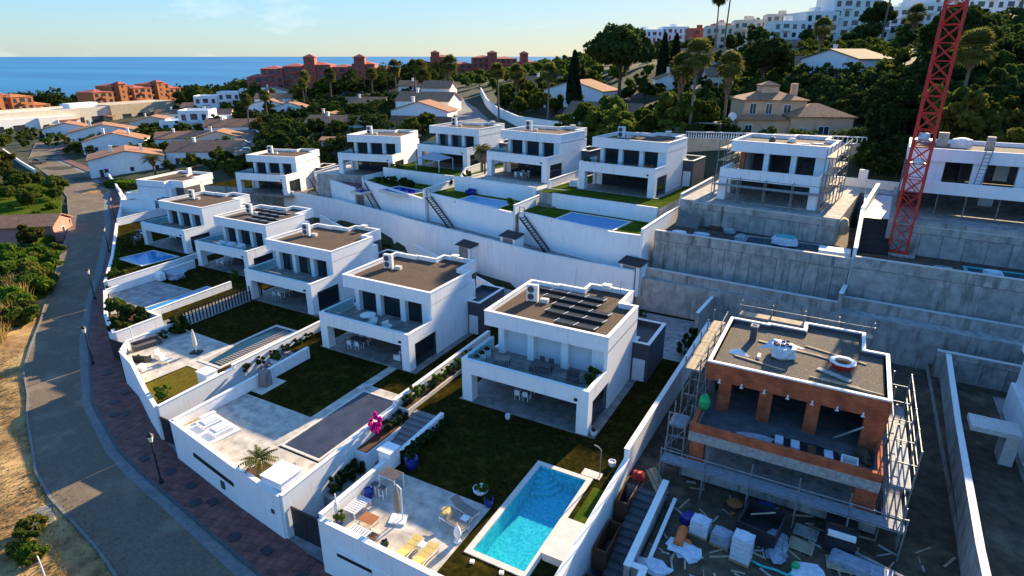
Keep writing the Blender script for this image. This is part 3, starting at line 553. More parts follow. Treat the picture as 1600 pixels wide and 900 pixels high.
# ---------------------------------------------------------------- villas
W = 10.8
ROOF = [(0, 3.55), (W, 3.55), (W, 10.6), (9.35, 10.6), (9.35, 13.75), (5.2, 13.75), (5.2, 12.25), (2.7, 12.25), (2.7, 12.05), (0, 12.05)]
COLS = [(1.1, 1.62), (3.8, 4.38), (6.8, 7.4), (9.4, W - .3)]
WINS = [(1.62, 3.8), (4.38, 6.8), (7.4, 9.4)]
VC = {}
def villa_parts(var):
    if var in VC: return VC[var]
    P = []; opened = var == 'open'
    def a(name, mb, mats, subs=()): P.append((name, mb.mesh('villa_' + name, mats), [(sn, sb.mesh('villa_' + sn, sm)) for sn, sb, sm in subs]))
    wl = MB().box(W - .3, W, 4.2, 10.6, 0, 2.5).box(W - .3, W, 3.56, 10.6, 2.5, 5.3).box(0, .3, 4.2, 12, 0, 2.5).box(.3, 9.3, 11.7, 12, 0, 5.2).box(1.1, 1.4, 4.62, 11.7, 2.5, 5.2)
    wl.box(.3, W - .3, 4.22, 4.5, 2.3, 2.5).box(W - 1.6, W - .3, 10.3, 10.6, 0, 5.2)
    if not opened: wl.box(.3, W - .3, 4.75, 11.7, 0, 2.48).box(1.4, W - .3, 4.95, 11.7, 2.74, 5.2)
    a('wall', wl, 'white')
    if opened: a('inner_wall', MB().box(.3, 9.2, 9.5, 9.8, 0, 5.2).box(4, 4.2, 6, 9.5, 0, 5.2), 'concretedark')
    a('floor_slab', MB().box(-.3, W + .6, -.05, 14.2, -.35, .06), 'tilefloor' if not opened else 'concrete')
    for x in (0, W - .9): a('column', B(x, x + .9, 0, .85, .06, 2.5), 'white')
    a('balcony_parapet', MB().box(0, W, 0, .28, 2.5, 3.68).box(0, .28, .28, 4.6, 2.5, 3.68).box(W - .28, W, .28, 3.558, 2.5, 3.68), 'white',
      [('parapet_cap', MB().box(-.03, W + .03, -.03, .31, 3.682, 3.73).box(-.03, .31, .31, 4.6, 3.682, 3.73).box(W - .31, W + .03, .31, 3.556, 3.682, 3.73), 'cap')])
    a('balcony_floor', B(.28, W - .28, .28, 4.7, 2.5, 2.76), 'tilefloor' if not opened else 'concrete')
    if not opened:
        a('glass_balustrade', MB().box(.34, W - .34, .36, .38, 2.9, 4.05), 'clear')
        a('glass_balustrade', MB().box(.36, .38, .40, 4.4, 2.9, 4.05), 'clear')
    for i, (x0, x1) in enumerate(COLS): a('column', B(x0, x1, 3.95, 4.6 if not opened else 4.5, 2.76, 5.21), 'brick' if opened and i == 0 else 'white')
    a('wall_panel', B(W - .3 - .002, W - .298, 3.96, 4.7, 2.76, 5.2), 'white')
    if not opened:
        for i, (x0, x1) in enumerate(WINS):
            if var == 'blind': a('window', B(x0, x1, 4.45, 4.5, 2.76, 5.2), 'blind', [('shutter_box', B(x0, x1, 4.38, 4.449, 4.95, 5.2), 'whitemetal')])
            else:
                xm = (x0 + x1) / 2; fm = MB().box(x0, x1, 4.46, 4.54, 5.08, 5.2).box(x0, x1, 4.46, 4.54, 2.76, 2.86).box(x0, x0 + .07, 4.46, 4.54, 2.86, 5.08).box(x1 - .07, x1, 4.46, 4.54, 2.86, 5.08).box(xm - .05, xm + .05, 4.46, 4.54, 2.86, 5.08)
                a('window', fm, 'black', [('pane', B(x0 + .07, xm - .05, 4.49, 4.52, 2.86, 5.08), 'glass'), ('pane', B(xm + .05, x1 - .07, 4.49, 4.52, 2.86, 5.08), 'glasscurtain' if var == 'curtain' and i < 2 else 'glass')])
        for i in range(4):
            x0 = 1.3 + i * 2.15; x1 = x0 + 2.15
            a('sliding_door', MB().box(x0, x1, 4.5, 4.58, 2.2, 2.3).box(x0, x1, 4.5, 4.58, .06, .16).box(x0, x0 + .07, 4.5, 4.58, .16, 2.2).box(x1 - .07, x1, 4.5, 4.58, .16, 2.2), 'black', [('pane', B(x0 + .07, x1 - .07, 4.53, 4.56, .16, 2.2), 'glass')])
        a('wall', MB().box(.3, 1.3, 4.45, 4.75, .06, 2.3).box(9.9, W - .3, 4.45, 4.75, .06, 2.3), 'white')
        a('side_window', MB().box(W - .22, W - .14, .86, .94, .06, 2.5).box(W - .22, W - .14, 4.12, 4.2, .06, 2.5).box(W - .22, W - .14, .94, 4.12, 2.4, 2.5), 'black', [('pane', B(W - .2, W - .17, .94, 4.12, .06, 2.4), 'glass')])
    inn = inset(ROOF, .24)
    a('roof', MB().prism(ROOF, 5.22, 6.02), 'white', [('gravel_bed', MB().prism(inset(ROOF, .2), 6.02, 6.08), 'gravelraw' if opened else 'gravel')])
    a('roof_parapet', ring(ROOF, .24, 6.02, 6.46), 'white', [('parapet_cap', ring(inset(ROOF, -.04), .32, 6.462, 6.52), 'cap')])
    a('stair_tower', MB().box(5.3, 9.32, 10.65, 13.7, 0, 5.2).box(9.32, 9.348, 10.62, 13.72, 0, 6.0), 'greywall' if not opened else 'concrete')
    if not opened:
        ax = [(9.36, 10.62), (W + .01, 10.62), (W + .01, 9.7), (12.25, 9.7), (12.25, 14.7), (9.36, 14.7)]
        a('annex', MB().prism(ax, .05, 3.0).prism(inset(ax, .25), 3.0, 3.05), 'greywall', [('annex_parapet', ring(ax, .25, 3.0, 3.55), 'greywall'), ('parapet_cap', ring(inset(ax, -.03), .31, 3.552, 3.6), 'cap'), ('door', B(W + .15, 12.0, 9.66, 9.699, .06, 2.1), 'whitemetal')])
        a('wall_lamp', MB().box(9.7, 9.95, -.12, -.002, 2.75, 2.95), 'black')
    VC[var] = P
    return P
def villa(key, var, label):
    s = SITE[key]; t = thing('villa', label, 'house', s[:3], s[3], 'modern white villas')
    for nm, me, subs in villa_parts(var):
        o = link(nm, me, t)
        for sn, sm in subs: link(sn, sm, o)
    return t
villa('A', 'blind', 'white flat-roofed villa with solar panels and closed white blinds above turquoise pool')
villa('H2', 'dark', 'white villa with bare brown gravel roof beside the solar-panel villa, above the covered pool')
villa('H3', 'curtain', 'white villa with gravel roof above the lawn with closed white parasol')
villa('H4', 'dark', 'white villa with solar panels and white sofas on its balcony')
villa('H5', 'dark', 'white villa with gravel roof beside the diamond-shaped blue pool')
villa('U1', 'dark', 'upper white villa with green lawn and blue pool beside the unfinished villa')
villa('U2', 'dark', 'upper white villa above a pale pool with red flower painting on the garden wall')
villa('U3', 'curtain', 'upper white villa with grey shade sail and small palms beside it')
villa('U4', 'dark', 'upper white villa with red tiled patio in front')
villa('U5', 'dark', 'white villa at the low end of the upper row, beside the road junction')
villa('U0', 'open', 'unfinished white villa with empty window openings and scaffolding')
SITE['H6'] = (-127.0, 78.4, -3.0, R(-80)); villa('H6', 'dark', 'white villa turned sideways at street corner, blank wall and grey stair tower')
SITE['C0'] = (13.6, 41.8, .4, 0); villa('C0', 'dark', 'white villa beyond the concrete boundary wall of the brick building site')
# long white villa with empty openings behind the crane
s = SITE['R0']; t = thing('villa', 'long unfinished white villa behind the red crane with ladder against its front', 'house', s[:3], s[3], 'modern white villas')
part('floor_slab', B(0, 34, -.1, 14, -.4, .05), 'concrete', t)
part('balcony_parapet', B(0, 34, 0, .28, 2.5, 3.68), 'white', t); part('balcony_floor', B(.0, 34, .28, 5, 2.5, 2.74), 'concrete', t)
part('roof', MB().prism(rp(0, 34, 3.55, 13), 5.22, 6.02), 'white', t); part('gravel_bed', MB().prism(rp(.25, 33.7, 3.8, 12.7), 6.02, 6.08), 'gravelraw', t); part('roof_parapet', ring(rp(0, 34, 3.55, 13), .24, 6.02, 6.5), 'white', t)
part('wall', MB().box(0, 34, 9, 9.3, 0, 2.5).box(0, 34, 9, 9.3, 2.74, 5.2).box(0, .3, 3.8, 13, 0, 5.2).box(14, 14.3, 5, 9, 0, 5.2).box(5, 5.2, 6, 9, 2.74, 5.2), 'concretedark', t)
for x0, x1 in ((.3, 1.9), (2.2, 3.5), (5.9, 7.0), (9.6, 10.9), (13.2, 14.6), (17, 18.4)): part('column', B(x0, x1, 3.9, 4.5, 2.74, 5.21), 'white', t)
for x in (3.4, 5.8, 8.5, 11.5, 14.5): part('prop', MB().tube((x, 1.2, .05), (x, 1.2, 2.5), .06), 'steel', t)
part('door_sheet', B(7.6, 8.9, 8.9, 8.98, .1, 2.2), 'bagwhite', t); part('door_sheet', B(8.3, 9.5, 8.9, 8.98, 2.9, 4.6), 'cap', t)
for x, y, w, h in ((2.6, 9, 1.2, 1.5), (4.6, 8, 1.0, .7), (7.0, 9, .9, 1.3), (14, 8.5, 1.0, 1.0), (18, 9, 2, .8)): part('chimney_block', B(x, x + w * .8, y, y + .9, 6.08, 6.08 + h), 'plaster', t)
lad = thing('ladder', 'aluminium ladder leaning on front of long unfinished villa', 'ladder', (0, 0, 0))
s = SITE['R0']; lad.location = s[:3]; lad.rotation_euler = (0, 0, s[3])
for dx in (0, .55): part('rail', MB().tube((6.1 + dx, 2.2, 2.76), (6.6 + dx, 3.5, 6.9), .05), 'steel', lad)
for i in range(11): u = (i + .7) / 11.5; part('rung', MB().tube((6.1 + .5 * u, 2.2 + 1.3 * u, 2.76 + 4.14 * u), (6.65 + .5 * u, 2.2 + 1.3 * u, 2.76 + 4.14 * u), .03, n=5), 'steel', lad)
tank = solo('water_tank', MB().lathe([(.3, 0), (.75, .15), (.8, .6), (.7, 1.0), (.3, 1.15)], 12), 'bagwhite', 'white rounded water tank on roof of long unfinished villa', 'tank', loc=(s[0] + 5.2, s[1] + 8.0, s[2] + 6.08)); tank.scale = (1.3, 1, 1)

# ---------------------------------------------------------------- roof equipment
def to_world(k, x, y, z): s = SITE[k]; c, sn = math.cos(s[3]), math.sin(s[3]); return (s[0] + c * x - sn * y, s[1] + sn * x + c * y, s[2] + z)
acb = MB().box(-.5, .5, -.2, .2, .1, 1.55).box(-.5, -.4, -.2, .2, 0, .1).box(.4, .5, -.2, .2, 0, .1).mesh('ac_body', 'whitegoods')
acg = MB().tube((-.12, -.2, 0), (-.12, -.225, 0), .3, n=14).mesh('ac_fan', 'greywall')
acx = MB().box(-.35, .35, -.25, .25, 0, .35).mesh('ac_block', 'fabric')
for k, d in dict(A='beside the solar panels above the turquoise pool', H2='on the bare gravel roof above the covered pool', H3='on the roof above the white parasol lawn', H4='on the small villa roof with solar panels and balcony sofas', H5='on the roof beside the diamond pool', U1='on the upper roof nearest the unfinished villa', U2='on the upper roof above the pale pool', U3='on the upper roof above the shade sail', U4='on the upper roof above the red patio', U5='on the lowest roof of the upper row', H6='on the roof of the sideways corner villa').items():
    p = to_world(k, 2.1, 8.2, 6.08); t = thing('air_conditioner', 'white twin-fan air conditioner ' + d, 'air conditioner', p, SITE[k][3] + R(8), 'roof air conditioners')
    part('body', acb, None, t); part('fan_grille', acg, None, t, (0, 0, .48)); part('fan_grille', acg, None, t, (0, 0, 1.15)); part('valve_box', acx, None, t, (1.05, .1, 0))
for k in ('A', 'H2', 'H3', 'U1', 'U2', 'U3'):
    d = dict(A='solar-panel villa above turquoise pool', H2='bare gravel villa above covered pool', H3='villa above parasol lawn', U1='upper villa nearest the unfinished one', U2='upper villa above pale pool', U3='upper villa above the shade sail')[k]
    p = to_world(k, 7.0, 13.3, 6.46); solo('vent_cowl', MB().box(-.3, .3, -.25, .25, 0, .25).box(-.4, .4, -.35, .35, .3, .38).box(-.2, .2, -.15, .15, .25, .3), 'cap', 'small white roof vent on back parapet of ' + d, 'vent', 'roof vents', p, SITE[k][3])
    p = to_world(k, 8.4, 12.9, 6.08); solo('antenna', MB().tube((0, 0, 0), (0, 0, 1.5), .025, n=5).tube((-.4, 0, 1.35), (.4, 0, 1.35), .018, n=5).tube((-.25, 0, 1.15), (.25, 0, 1.15), .018, n=5), 'steel', 'thin aerial mast on roof of ' + d, 'antenna', 'roof antennas', p)
spm = MB().hexa([(0, 0, .25), (1.66, 0, .25), (1.66, 1.0, .08), (0, 1.0, .08)], [(0, .01, .29), (1.66, .01, .29), (1.66, 1.01, .12), (0, 1.01, .12)]).mesh('panel', 'solar')
spf = MB().hexa([(-.04, 0, .24), (0, 0, .24), (0, 1.0, .07), (-.04, 1.0, .07)], [(-.04, 0, .31), (0, 0, .31), (0, 1.02, .14), (-.04, 1.02, .14)]).mesh('frame', 'whitemetal')
sps = MB().hexa([(0, -.03, 0), (1.66, -.03, 0), (1.66, -.005, 0), (0, -.005, 0)], [(0, -.03, .27), (1.66, -.03, .27), (1.66, -.005, .27), (0, -.005, .27)]).mesh('back', 'black')
def solar(k, rows, d):
    for i, (x, y, nn) in enumerate(rows):
        t = thing('solar_panel_row', '%s row of black solar panels on %s' % (('rearmost', 'second', 'third', 'fourth', 'foremost short')[i] if len(rows) == 5 else ('rearmost', 'second', 'third', 'foremost')[i], d), 'solar panels', to_world(k, x, y, 6.08), SITE[k][3] + R(-1), 'solar rows on ' + d)
        for j in range(nn):
            p = part('panel', spm, None, t, (j * 1.7, 0, 0)); part('frame', spf, None, p); part('back_plate', sps, None, p)
        part('end_bracket', spf, None, t, (nn * 1.7, 0, 0))
solar('A', [(.9, 10.7, 4), (2.6, 9.2, 3), (4.1, 7.8, 3), (4.2, 6.3, 3), (5.8, 4.7, 2)], 'the villa with closed white blinds')
solar('H4', [(1.0, 10.2, 4), (2.8, 8.6, 3), (4.0, 7.0, 3), (4.4, 5.4, 3)], 'the villa with white balcony sofas')

# ---------------------------------------------------------------- brick villa under construction
s = SITE['B0']; t = thing('unfinished_villa', 'unfinished red brick villa with gravel roof and scaffolding round it', 'house', s[:3])
part('floor_slab', B(-.2, W + .3, 0, 13, -.5, .04), 'concrete', t)
for x0, x1 in ((.1, 1.0), (W - 1.15, W)): part('column', B(x0, x1, .1, 1.0, .04, 2.3), 'brick', t)
part('concrete_band', MB().box(0, W, 0, .3, 2.3, 3.0).box(0, .3, .3, 4, 2.3, 3.0).box(W - .3, W, .3, 4, 2.3, 3.0), 'plaster', t)
part('brick_parapet', MB().box(.01, W - .01, .01, .28, 3.0, 3.55).box(.01, .28, .28, 4, 3.0, 3.55).box(W - .28, W - .01, .28, 4, 3.0, 3.55), 'brick', t)
part('upper_floor', B(.3, W - .3, .3, 9.6, 2.3, 2.7), 'concretedark', t)
for x0, x1 in ((.9, 1.7), (3.5, 4.3), (6.35, 7.15)): part('column', B(x0, x1, 3.9, 4.5, 2.7, 5.1), 'brick', t)
part('column', B(9.6, W - .05, 3.6, 4.5, 2.7, 5.1), 'brick', t)
part('lintel', MB().box(0, W, 3.55, 3.85, 5.1, 6.35).box(0, .3, 3.85, 12, 5.1, 6.35).box(W - .3, W, 3.85, 10.6, 5.1, 6.35), 'brick', t)
part('roof', MB().prism(inset(ROOF, .3), 5.2, 6.0), 'concrete', t); part('gravel_bed', MB().prism(inset(ROOF, .22), 6.0, 6.08), 'gravelraw', t)
part('roof_parapet', ring(inset(ROOF, .01), .24, 6.352, 6.46), 'cap', t); part('parapet_inner', ring(inset(ROOF, .02), .28, 5.9, 6.35), 'greywall', t)
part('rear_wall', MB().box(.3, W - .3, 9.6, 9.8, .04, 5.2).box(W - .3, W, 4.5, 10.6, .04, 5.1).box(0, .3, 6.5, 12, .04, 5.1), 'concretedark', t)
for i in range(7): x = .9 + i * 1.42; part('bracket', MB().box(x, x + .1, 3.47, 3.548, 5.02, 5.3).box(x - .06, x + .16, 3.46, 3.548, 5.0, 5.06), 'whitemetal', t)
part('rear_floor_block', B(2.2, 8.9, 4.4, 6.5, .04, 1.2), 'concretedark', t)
def on(x, y, z): return (s[0] + x, s[1] + y, s[2] + z)
# roof clutter
rb = on(4.3, 7.4, 6.08)
tt = thing('bulk_bag', 'open white bulk bag of rubble standing on gravel roof of brick villa', 'bag', rb, R(15)); part('sack', MB().lump(-.8, .8, -.7, .7, 0, .9, seed=3), 'bagwhite', tt); part('flap', MB().add([(-1.5, .2, .35), (.2, -.2, .95), (1.5, .5, .5), (.3, 1.2, .7), (-.6, .9, .9)], [(0, 1, 4), (1, 2, 3), (1, 3, 4)]), 'bagwhite', tt)
for i in range(9): part('rubble', MB().lump(-.13, .13, -.1, .1, 0, .16, seed=i), 'darkfabric', tt, (random.uniform(-.6, .9), random.uniform(-.3, .6), .86))
tt = thing('mortar_tub', 'square red tub with white rim on gravel roof of brick villa', 'tub', on(8.0, 7.6, 6.08), R(20)); part('tub', MB().lathe([(.6, 0), (.78, .42)], 8), 'red', tt); part('rim', MB().lathe([(.78, .42), (.86, .44), (.86, .5), (.55, .5), (.5, .42)], 8), 'cap', tt); part('mortar', MB().lathe([(.5, .44), (.1, .52)], 8), 'soil', tt)
tt = thing('chimney', 'small dark chimney stub on gravel roof of brick villa', 'chimney', on(2.1, 9.2, 6.08)); part('shaft', B(-.22, .22, -.22, .22, 0, 1.1), 'greywall', tt); part('cap', ring(rp(-.27, .27, -.27, .27), .12, 1.1, 1.2), 'concrete', tt)
for i, (x, y, L, a, w, d) in enumerate([(2.5, 9.2, 4.2, -8, .22, 'behind the bulk bag'), (5.6, 9.9, 4.0, -16, .14, 'nearest the raised back parapet'), (5.3, 8.9, 3.2, -14, .12, 'leading to the red tub'), (1.4, 5.9, 3.4, -12, .14, 'beside the folded white sheet'), (6.6, 6.6, 2.2, -26, .42, 'wide grey board in front of the red tub'), (6.2, 5.1, 4.2, -5, .12, 'near the front roof edge'), (6.9, 5.25, 2.2, -7, .10, 'short one near the front roof edge')]):
    solo('plank', B(0, L, -w / 2, w / 2, .0, .07), 'planks' if i != 4 else 'concrete', 'loose board on the brick villa roof, ' + d, 'plank', 'boards on the brick villa roof', on(x, y, 6.09 + .005 * i), R(a))
solo('folded_sheet', MB().add([(-.7, -.2, 0), (.6, -.35, 0), (.75, -.05, .02), (.0, .2, .3), (-.6, .1, .12)], [(0, 1, 2, 3, 4), (4, 3, 2, 1, 0)]), 'cap', 'crumpled white sheet lying on gravel roof of brick villa', 'sheet', loc=on(1.6, 6.4, 6.1))
solo('plaster_block', B(-.1, .1, -.3, .3, 0, .2), 'cap', 'short pale block standing on gravel roof of brick villa', 'block', loc=on(2.9, 6.5, 6.08))
# things on the upper floor
for i in range(4): tt = solo('radiator_pack', MB().box(-.25, .25, -.45, .45, 0, .12).box(-.22, .22, -.42, .42, .12, .16), 'bagwhite' if i != 2 else 'woodbrown', ('pale' if i != 2 else 'brown') + ' flat pack lying on dark sheet on brick villa balcony', 'pack', 'packs on the brick villa balcony', on(5.2 + i * .95, 2.0 - .08 * i, 2.75), R(5))
solo('plastic_sheet', MB().lump(4.6, 8.6, 1.1, 2.7, 0, .07, seed=5), 'black', 'black plastic sheet under the packs on brick villa balcony', 'sheet', loc=on(0, 0, 2.69))
solo('pipe', MB().tube((5.4, .95, .08), (8.4, .8, .08), .06), 'whitemetal', 'white pipe lying on brick villa balcony', 'pipe', loc=on(0, 0, 2.7))
solo('hoist_frame', ring(rp(8.7, 9.6, .8, 1.7), .07, 0, .5), 'cap', 'white rim of square floor opening on brick villa balcony', 'frame', loc=on(0, 0, 2.7))
solo('rubble_heap', MB().lump(2.8, 4.9, 1.0, 2.0, 0, .22, seed=8, j=.4), 'bagclear', 'heap of pale packing film on brick villa balcony', 'rubble', loc=on(0, 0, 2.7))
solo('rubble_heap', MB().lump(9.4, 10.3, 1.9, 3.2, 0, .5, seed=9, j=.4), 'earth', 'dark rubble heap in corner of brick villa balcony', 'rubble', loc=on(0, 0, 2.7))
tt = solo('plank', MB().tube((8.2, 4.0, .05), (9.6, 3.0, 1.9), .06, n=4), 'concrete', 'grey pole leaning against brick corner pier', 'plank', loc=on(0, 0, 2.7))
gb = thing('debris_sack', 'green debris sack hanging from rope at brick villa corner', 'sack', on(.35, 2.4, 3.3)); part('sack', MB().lathe([(.12, 0), (.33, .35), (.38, .8), (.22, 1.15)], 9), 'green', gb); part('rope', MB().tube((0, 0, 1.15), (-.2, 0, 2.9), .02, n=4), 'steel', gb)

# ---------------------------------------------------------------- scaffolding
def scaffold(label, o, rot, nx, bay, dep, z0, lifts, decks, plank='deckgrey', rails=True):
    t = thing('scaffold', label, 'scaffold', o, rot, 'scaffolding'); top = lifts[-1]
    me = MB().tube((0, 0, z0), (0, 0, top + 1.0), .05).mesh('standard', 'steel'); le = MB().tube((0, 0, 0), (bay, 0, 0), .035, n=5).mesh('ledger', 'steel'); tr_ = MB().tube((0, 0, 0), (0, dep, 0), .035, n=5).mesh('transom', 'steel')
    pk = B(.03, bay - .03, .05, .05 + (dep - .1) / 3 - .02, 0, .05).mesh('deck_board', plank); h = lifts[1] - lifts[0] if len(lifts) > 1 else 2; br = MB().tube((0, 0, -h), (bay, 0, 0), .028, n=5).mesh('brace', 'steel')
    for i in range(nx + 1):
        for y in (0, dep): part('standard', me, None, t, (i * bay, y, 0))
        for z in lifts: part('transom', tr_, None, t, (i * bay, 0, z))
    for i in range(nx):
        for j, z in enumerate(lifts):
            for y in (0, dep): part('ledger', le, None, t, (i * bay, y, z))
            if rails: part('guard_rail', le, None, t, (i * bay, 0, z + .95))
            if j in decks:
                for q in range(3): part('deck_board', pk, None, t, (i * bay, q * (dep - .1) / 3, z + .04))
        if i % 2 == 0 and len(lifts) > 1: part('brace', br, None, t, (i * bay, 0, lifts[1]))
    return t
scaffold('scaffold with metal deck along front of the brick villa', on(-1.3, -1.5, -.7), 0, 5, 2.7, 1.0, 0, [1.9], [0])
scaffold('tall scaffold with pale timber deck on brick villa side facing solar-panel villa', on(-.35, 3.3, -.7), R(90), 4, 2.3, 1.0, 0, [2.2, 4.4, 6.3], [2], 'planks')
scaffold('narrow scaffold tower at brick villa front corner towards the solar-panel villa', on(-1.4, .2, -.7), 0, 1, 1.1, 1.6, 0, [1.9, 3.6], [1])
scaffold('scaffold on brick villa side facing concrete boundary wall', on(W + 1.35, -.4, -.7), R(90), 4, 2.4, 1.0, 0, [1.9, 4.0, 5.6], [0, 1])
scaffold('scaffold rising behind brick villa roof towards the concrete wall', on(.3, 14.4, -.7), 0, 4, 2.4, 1.0, 0, [2.2, 4.4, 6.4], [2], 'planks')
s0 = SITE['U0']
scaffold('scaffold across front of unfinished white villa', to_world('U0', -.4, -1.1, 0), s0[3], 4, 2.9, .9, -.1, [1.9], [0], 'concrete')
scaffold('scaffold on unfinished white villa side facing the crane', to_world('U0', W + 1.2, 0, 0), s0[3] + R(90), 4, 2.6, 1.0, 0, [2.0, 4.0, 5.8], [0, 1, 2], 'planks')
scaffold('scaffold on unfinished white villa side facing the finished upper villa', to_world('U0', -.4, 3.5, 0), s0[3] + R(90), 4, 2.5, 1.0, 0, [2.0, 4.0, 5.4], [1, 2], 'planks')
for i, (x, y, w, d, h, m, lb) in enumerate([(4.6, 6.4, 2.2, .7, .12, 'cap', 'white insulation boards'), (7.2, 7.6, 1.6, .6, .15, 'cap', 'short white boards'), (6.6, 6.2, .9, .5, .25, 'red', 'red tub'), (5.6, 9.0, .9, .5, .5, 'cap', 'white crate'), (3.6, 8.0, .7, .7, .6, 'greywall', 'grey box'), (8.6, 8.8, 1.3, .5, .12, 'cap', 'stack of pale boards')]):
    solo('building_supplies', MB().lump(-w / 2, w / 2, -d / 2, d / 2, 0, h, seed=i, j=.04), m, lb + ' left on roof of unfinished white villa', 'supplies', loc=to_world('U0', x, y, 6.09), rotz=s0[3])

# ---------------------------------------------------------------- tower crane mast
ct = thing('tower_crane', 'red lattice tower crane mast standing between the unfinished villas', 'crane', (5.9, 71.6, 7.0), R(-8)); hw = .8; SEC = 1.55; NS = 27
cho = B(-.1, .1, -.1, .1, 0, SEC * NS).mesh('chord', 'craned'); bar = MB().tube((-hw, 0, 0), (hw, 0, 0), .05, n=5).mesh('cross_bar', 'craned'); dg = MB().tube((-hw, 0, 0), (hw, 0, SEC), .05, n=5).mesh('diagonal_brace', 'craned'); dg2 = MB().tube((hw, 0, 0), (-hw, 0, SEC), .05, n=5).mesh('diagonal_brace', 'craned')
for x in (-hw, hw):
    for y in (-hw, hw): part('chord', cho, None, ct, (x, y, 0))
for i in range(NS):
    for f, (ox, oy, rz) in enumerate(((0, -hw, 0), (hw, 0, R(90)), (0, hw, 0), (-hw, 0, R(90)))):
        part('cross_bar', bar, None, ct, (ox, oy, i * SEC), rz); part('diagonal_brace', dg, None, ct, (ox, oy, i * SEC), rz); part('diagonal_brace', dg2, None, ct, (ox, oy, i * SEC), rz)
part('base_block', B(-1.6, 1.6, -1.6, 1.6, -.3, .25), 'concrete', ct); part('base_frame', MB().box(-1.1, 1.1, -.95, -.65, .25, .5).box(-1.1, 1.1, .65, .95, .25, .5), 'craned', ct)
part('panel', B(-hw + .1, hw - .1, -hw - .02, -hw + .02, 33.0, 34.1), 'craned', ct)
for z in (9.2, 11.5): part('climbing_platform', B(-hw, hw, -hw, hw, z, z + .06), 'steel', ct); part('white_bundle', MB().lump(-.5, .5, -.9, -.3, z + .06, z + .7, seed=int(z)), 'bagwhite', ct)
js = thing('crane_jib_section', 'red lattice crane section lying along the concrete terrace by long unfinished villa', 'crane part', (8.2, 73.5, 9.0), R(-4))
for y, z in ((0, 0), (.9, 0), (.45, .8)): part('chord', MB().tube((0, y, z), (16, y, z), .07, n=5), 'craned', js)
for i in range(16): part('brace', MB().tube((i, 0, 0), (i + .5, .45, .8), .04, n=4).tube((i + .5, .45, .8), (i + 1, .0, 0), .04, n=4), 'craned', js)
part('trestle', MB().box(1, 1.3, 0, .9, -1.8, -.08).box(8, 8.3, 0, .9, -1.8, -.08).box(14, 14.3, 0, .9, -1.8, -.08), 'concrete', js)

# ---------------------------------------------------------------- walls
def wall(label, pts, th=.25, z0=-9, m='white', cap=True, group=None, name='garden_wall', cat='wall', capth=.05):
    """pts: (x, y, ztop); one run of wall with a coping."""
    mb, cp = MB(), MB()
    for ix, (a, b) in enumerate(zip(pts[:-1], pts[1:])):
        e = .004 * (ix % 2)
        if abs(a[0] - b[0]) + abs(a[1] - b[1]) < .01: continue
        d = Vector((b[0] - a[0], b[1] - a[1])).normalized() * th * .5; e0 = (0 if a is pts[0] else 1); e1 = (0 if b is pts[-1] else 1)
        p, q = (a[0] - d.x * e0 * .9, a[1] - d.y * e0 * .9), (b[0] + d.x * e1 * .9, b[1] + d.y * e1 * .9)
        mb.seg(p, q, th + e, z0, a[2] - e, z0, b[2] - e)
        if cap: cp.seg(p, q, th + .08 + e, a[2] + .002 + e, a[2] + capth + e, b[2] + .002 + e, b[2] + capth + e)
    t = thing(name, label, cat, (0, 0, 0), 0, group); part('wall_body', mb, m, t)
    if cap: part('coping', cp, 'cap', t)
    return t
def wl_(pts, z): return [(x, y, z) for x, y in pts]
t = wall('white street wall below the patio and turquoise pool', [(-23.7, 19.55, .62), (-20.4, 19.5, .62), (-15.3, 19.4, .62), (-9.4, 19.4, .62)])
part('vent_slit', B(-22.4, -16.5, 19.36, 19.42, -1.45, -1.1), 'black', t); part('vent_slit', B(-20.3, -18.6, 19.36, 19.42, -2.6, -1.9), 'black', t); part('ledge', B(-22.6, -10, 19.30, 19.375, -1.1, -.95), 'white', t)
t = wall('curved white street wall below sunlit patio with small palm', [(-42.1, 22.35, .0), (-37.7, 21.65, .0), (-33.3, 20.95, .0), (-27.95, 20.3, .0)])
part('vent_slit', MB().seg((-38.9, 21.68), (-33.4, 20.82), .1, -1.75, -1.45), 'black', t); part('meter_box', MB().seg((-35.2, 21.06), (-34.8, 21.0), .1, -2.7, -2.1), 'greywall', t); part('meter_box', MB().seg((-29.0, 20.28), (-28.7, 20.25), .1, -1.7, -1.4), 'greywall', t)
wall('curved white street wall below patio with closed white parasol', [(-58.1, 27.7, -.4), (-54.5, 26.7, -.4), (-49, 24.5, -.4), (-45.5, 23.25, -.4)])
wall('white street wall in front of planted bed and long blue pool', [(-79.1, 37.7, -1.45), (-70.6, 33.05, -1.45), (-65.2, 30.95, -1.45)])
wall('white street wall beside diamond-shaped pool', [(-113, 58.5, -1.9), (-94.5, 47.3, -1.8), (-82.8, 39.7, -1.7)])
wall('curved white garden wall at street corner beside sideways villa', [(-139, 74, -1.9), (-132, 70.6, -1.7), (-125, 66.2, -1.9), (-113.2, 58.7, -1.9)])
wall('white wall along drive between covered-pool garden and stairs of solar villa', [(-27.9, 20.3, .02), (-27.9, 31.7, .45), (-27.9, 31.71, .95), (-27.9, 46, 1.05)])
wall('white patio wall beside slatted bench and stairs of solar villa', [(-23.62, 19.6, .9), (-23.62, 26.4, .9)])
wall('pale garden wall between solar villa lawn and its stairs', [(-23.75, 26.5, .55), (-23.75, 32.2, .75)])
solo('gate_pillar', MB().box(-24.35, -23.35, 25.6, 26.6, -.1, 1.35).box(-24.42, -23.28, 25.53, 26.67, 1.352, 1.42), 'white', 'square white pillar block at patio corner of solar villa', 'pillar')
solo('gate_pillar', MB().box(-29.9, -28.1, 20.6, 22.3, -.8, .62).box(-29.97, -28.03, 20.53, 22.37, .622, .7), 'white', 'wide white box pillar on street wall beside small palm bed', 'pillar')
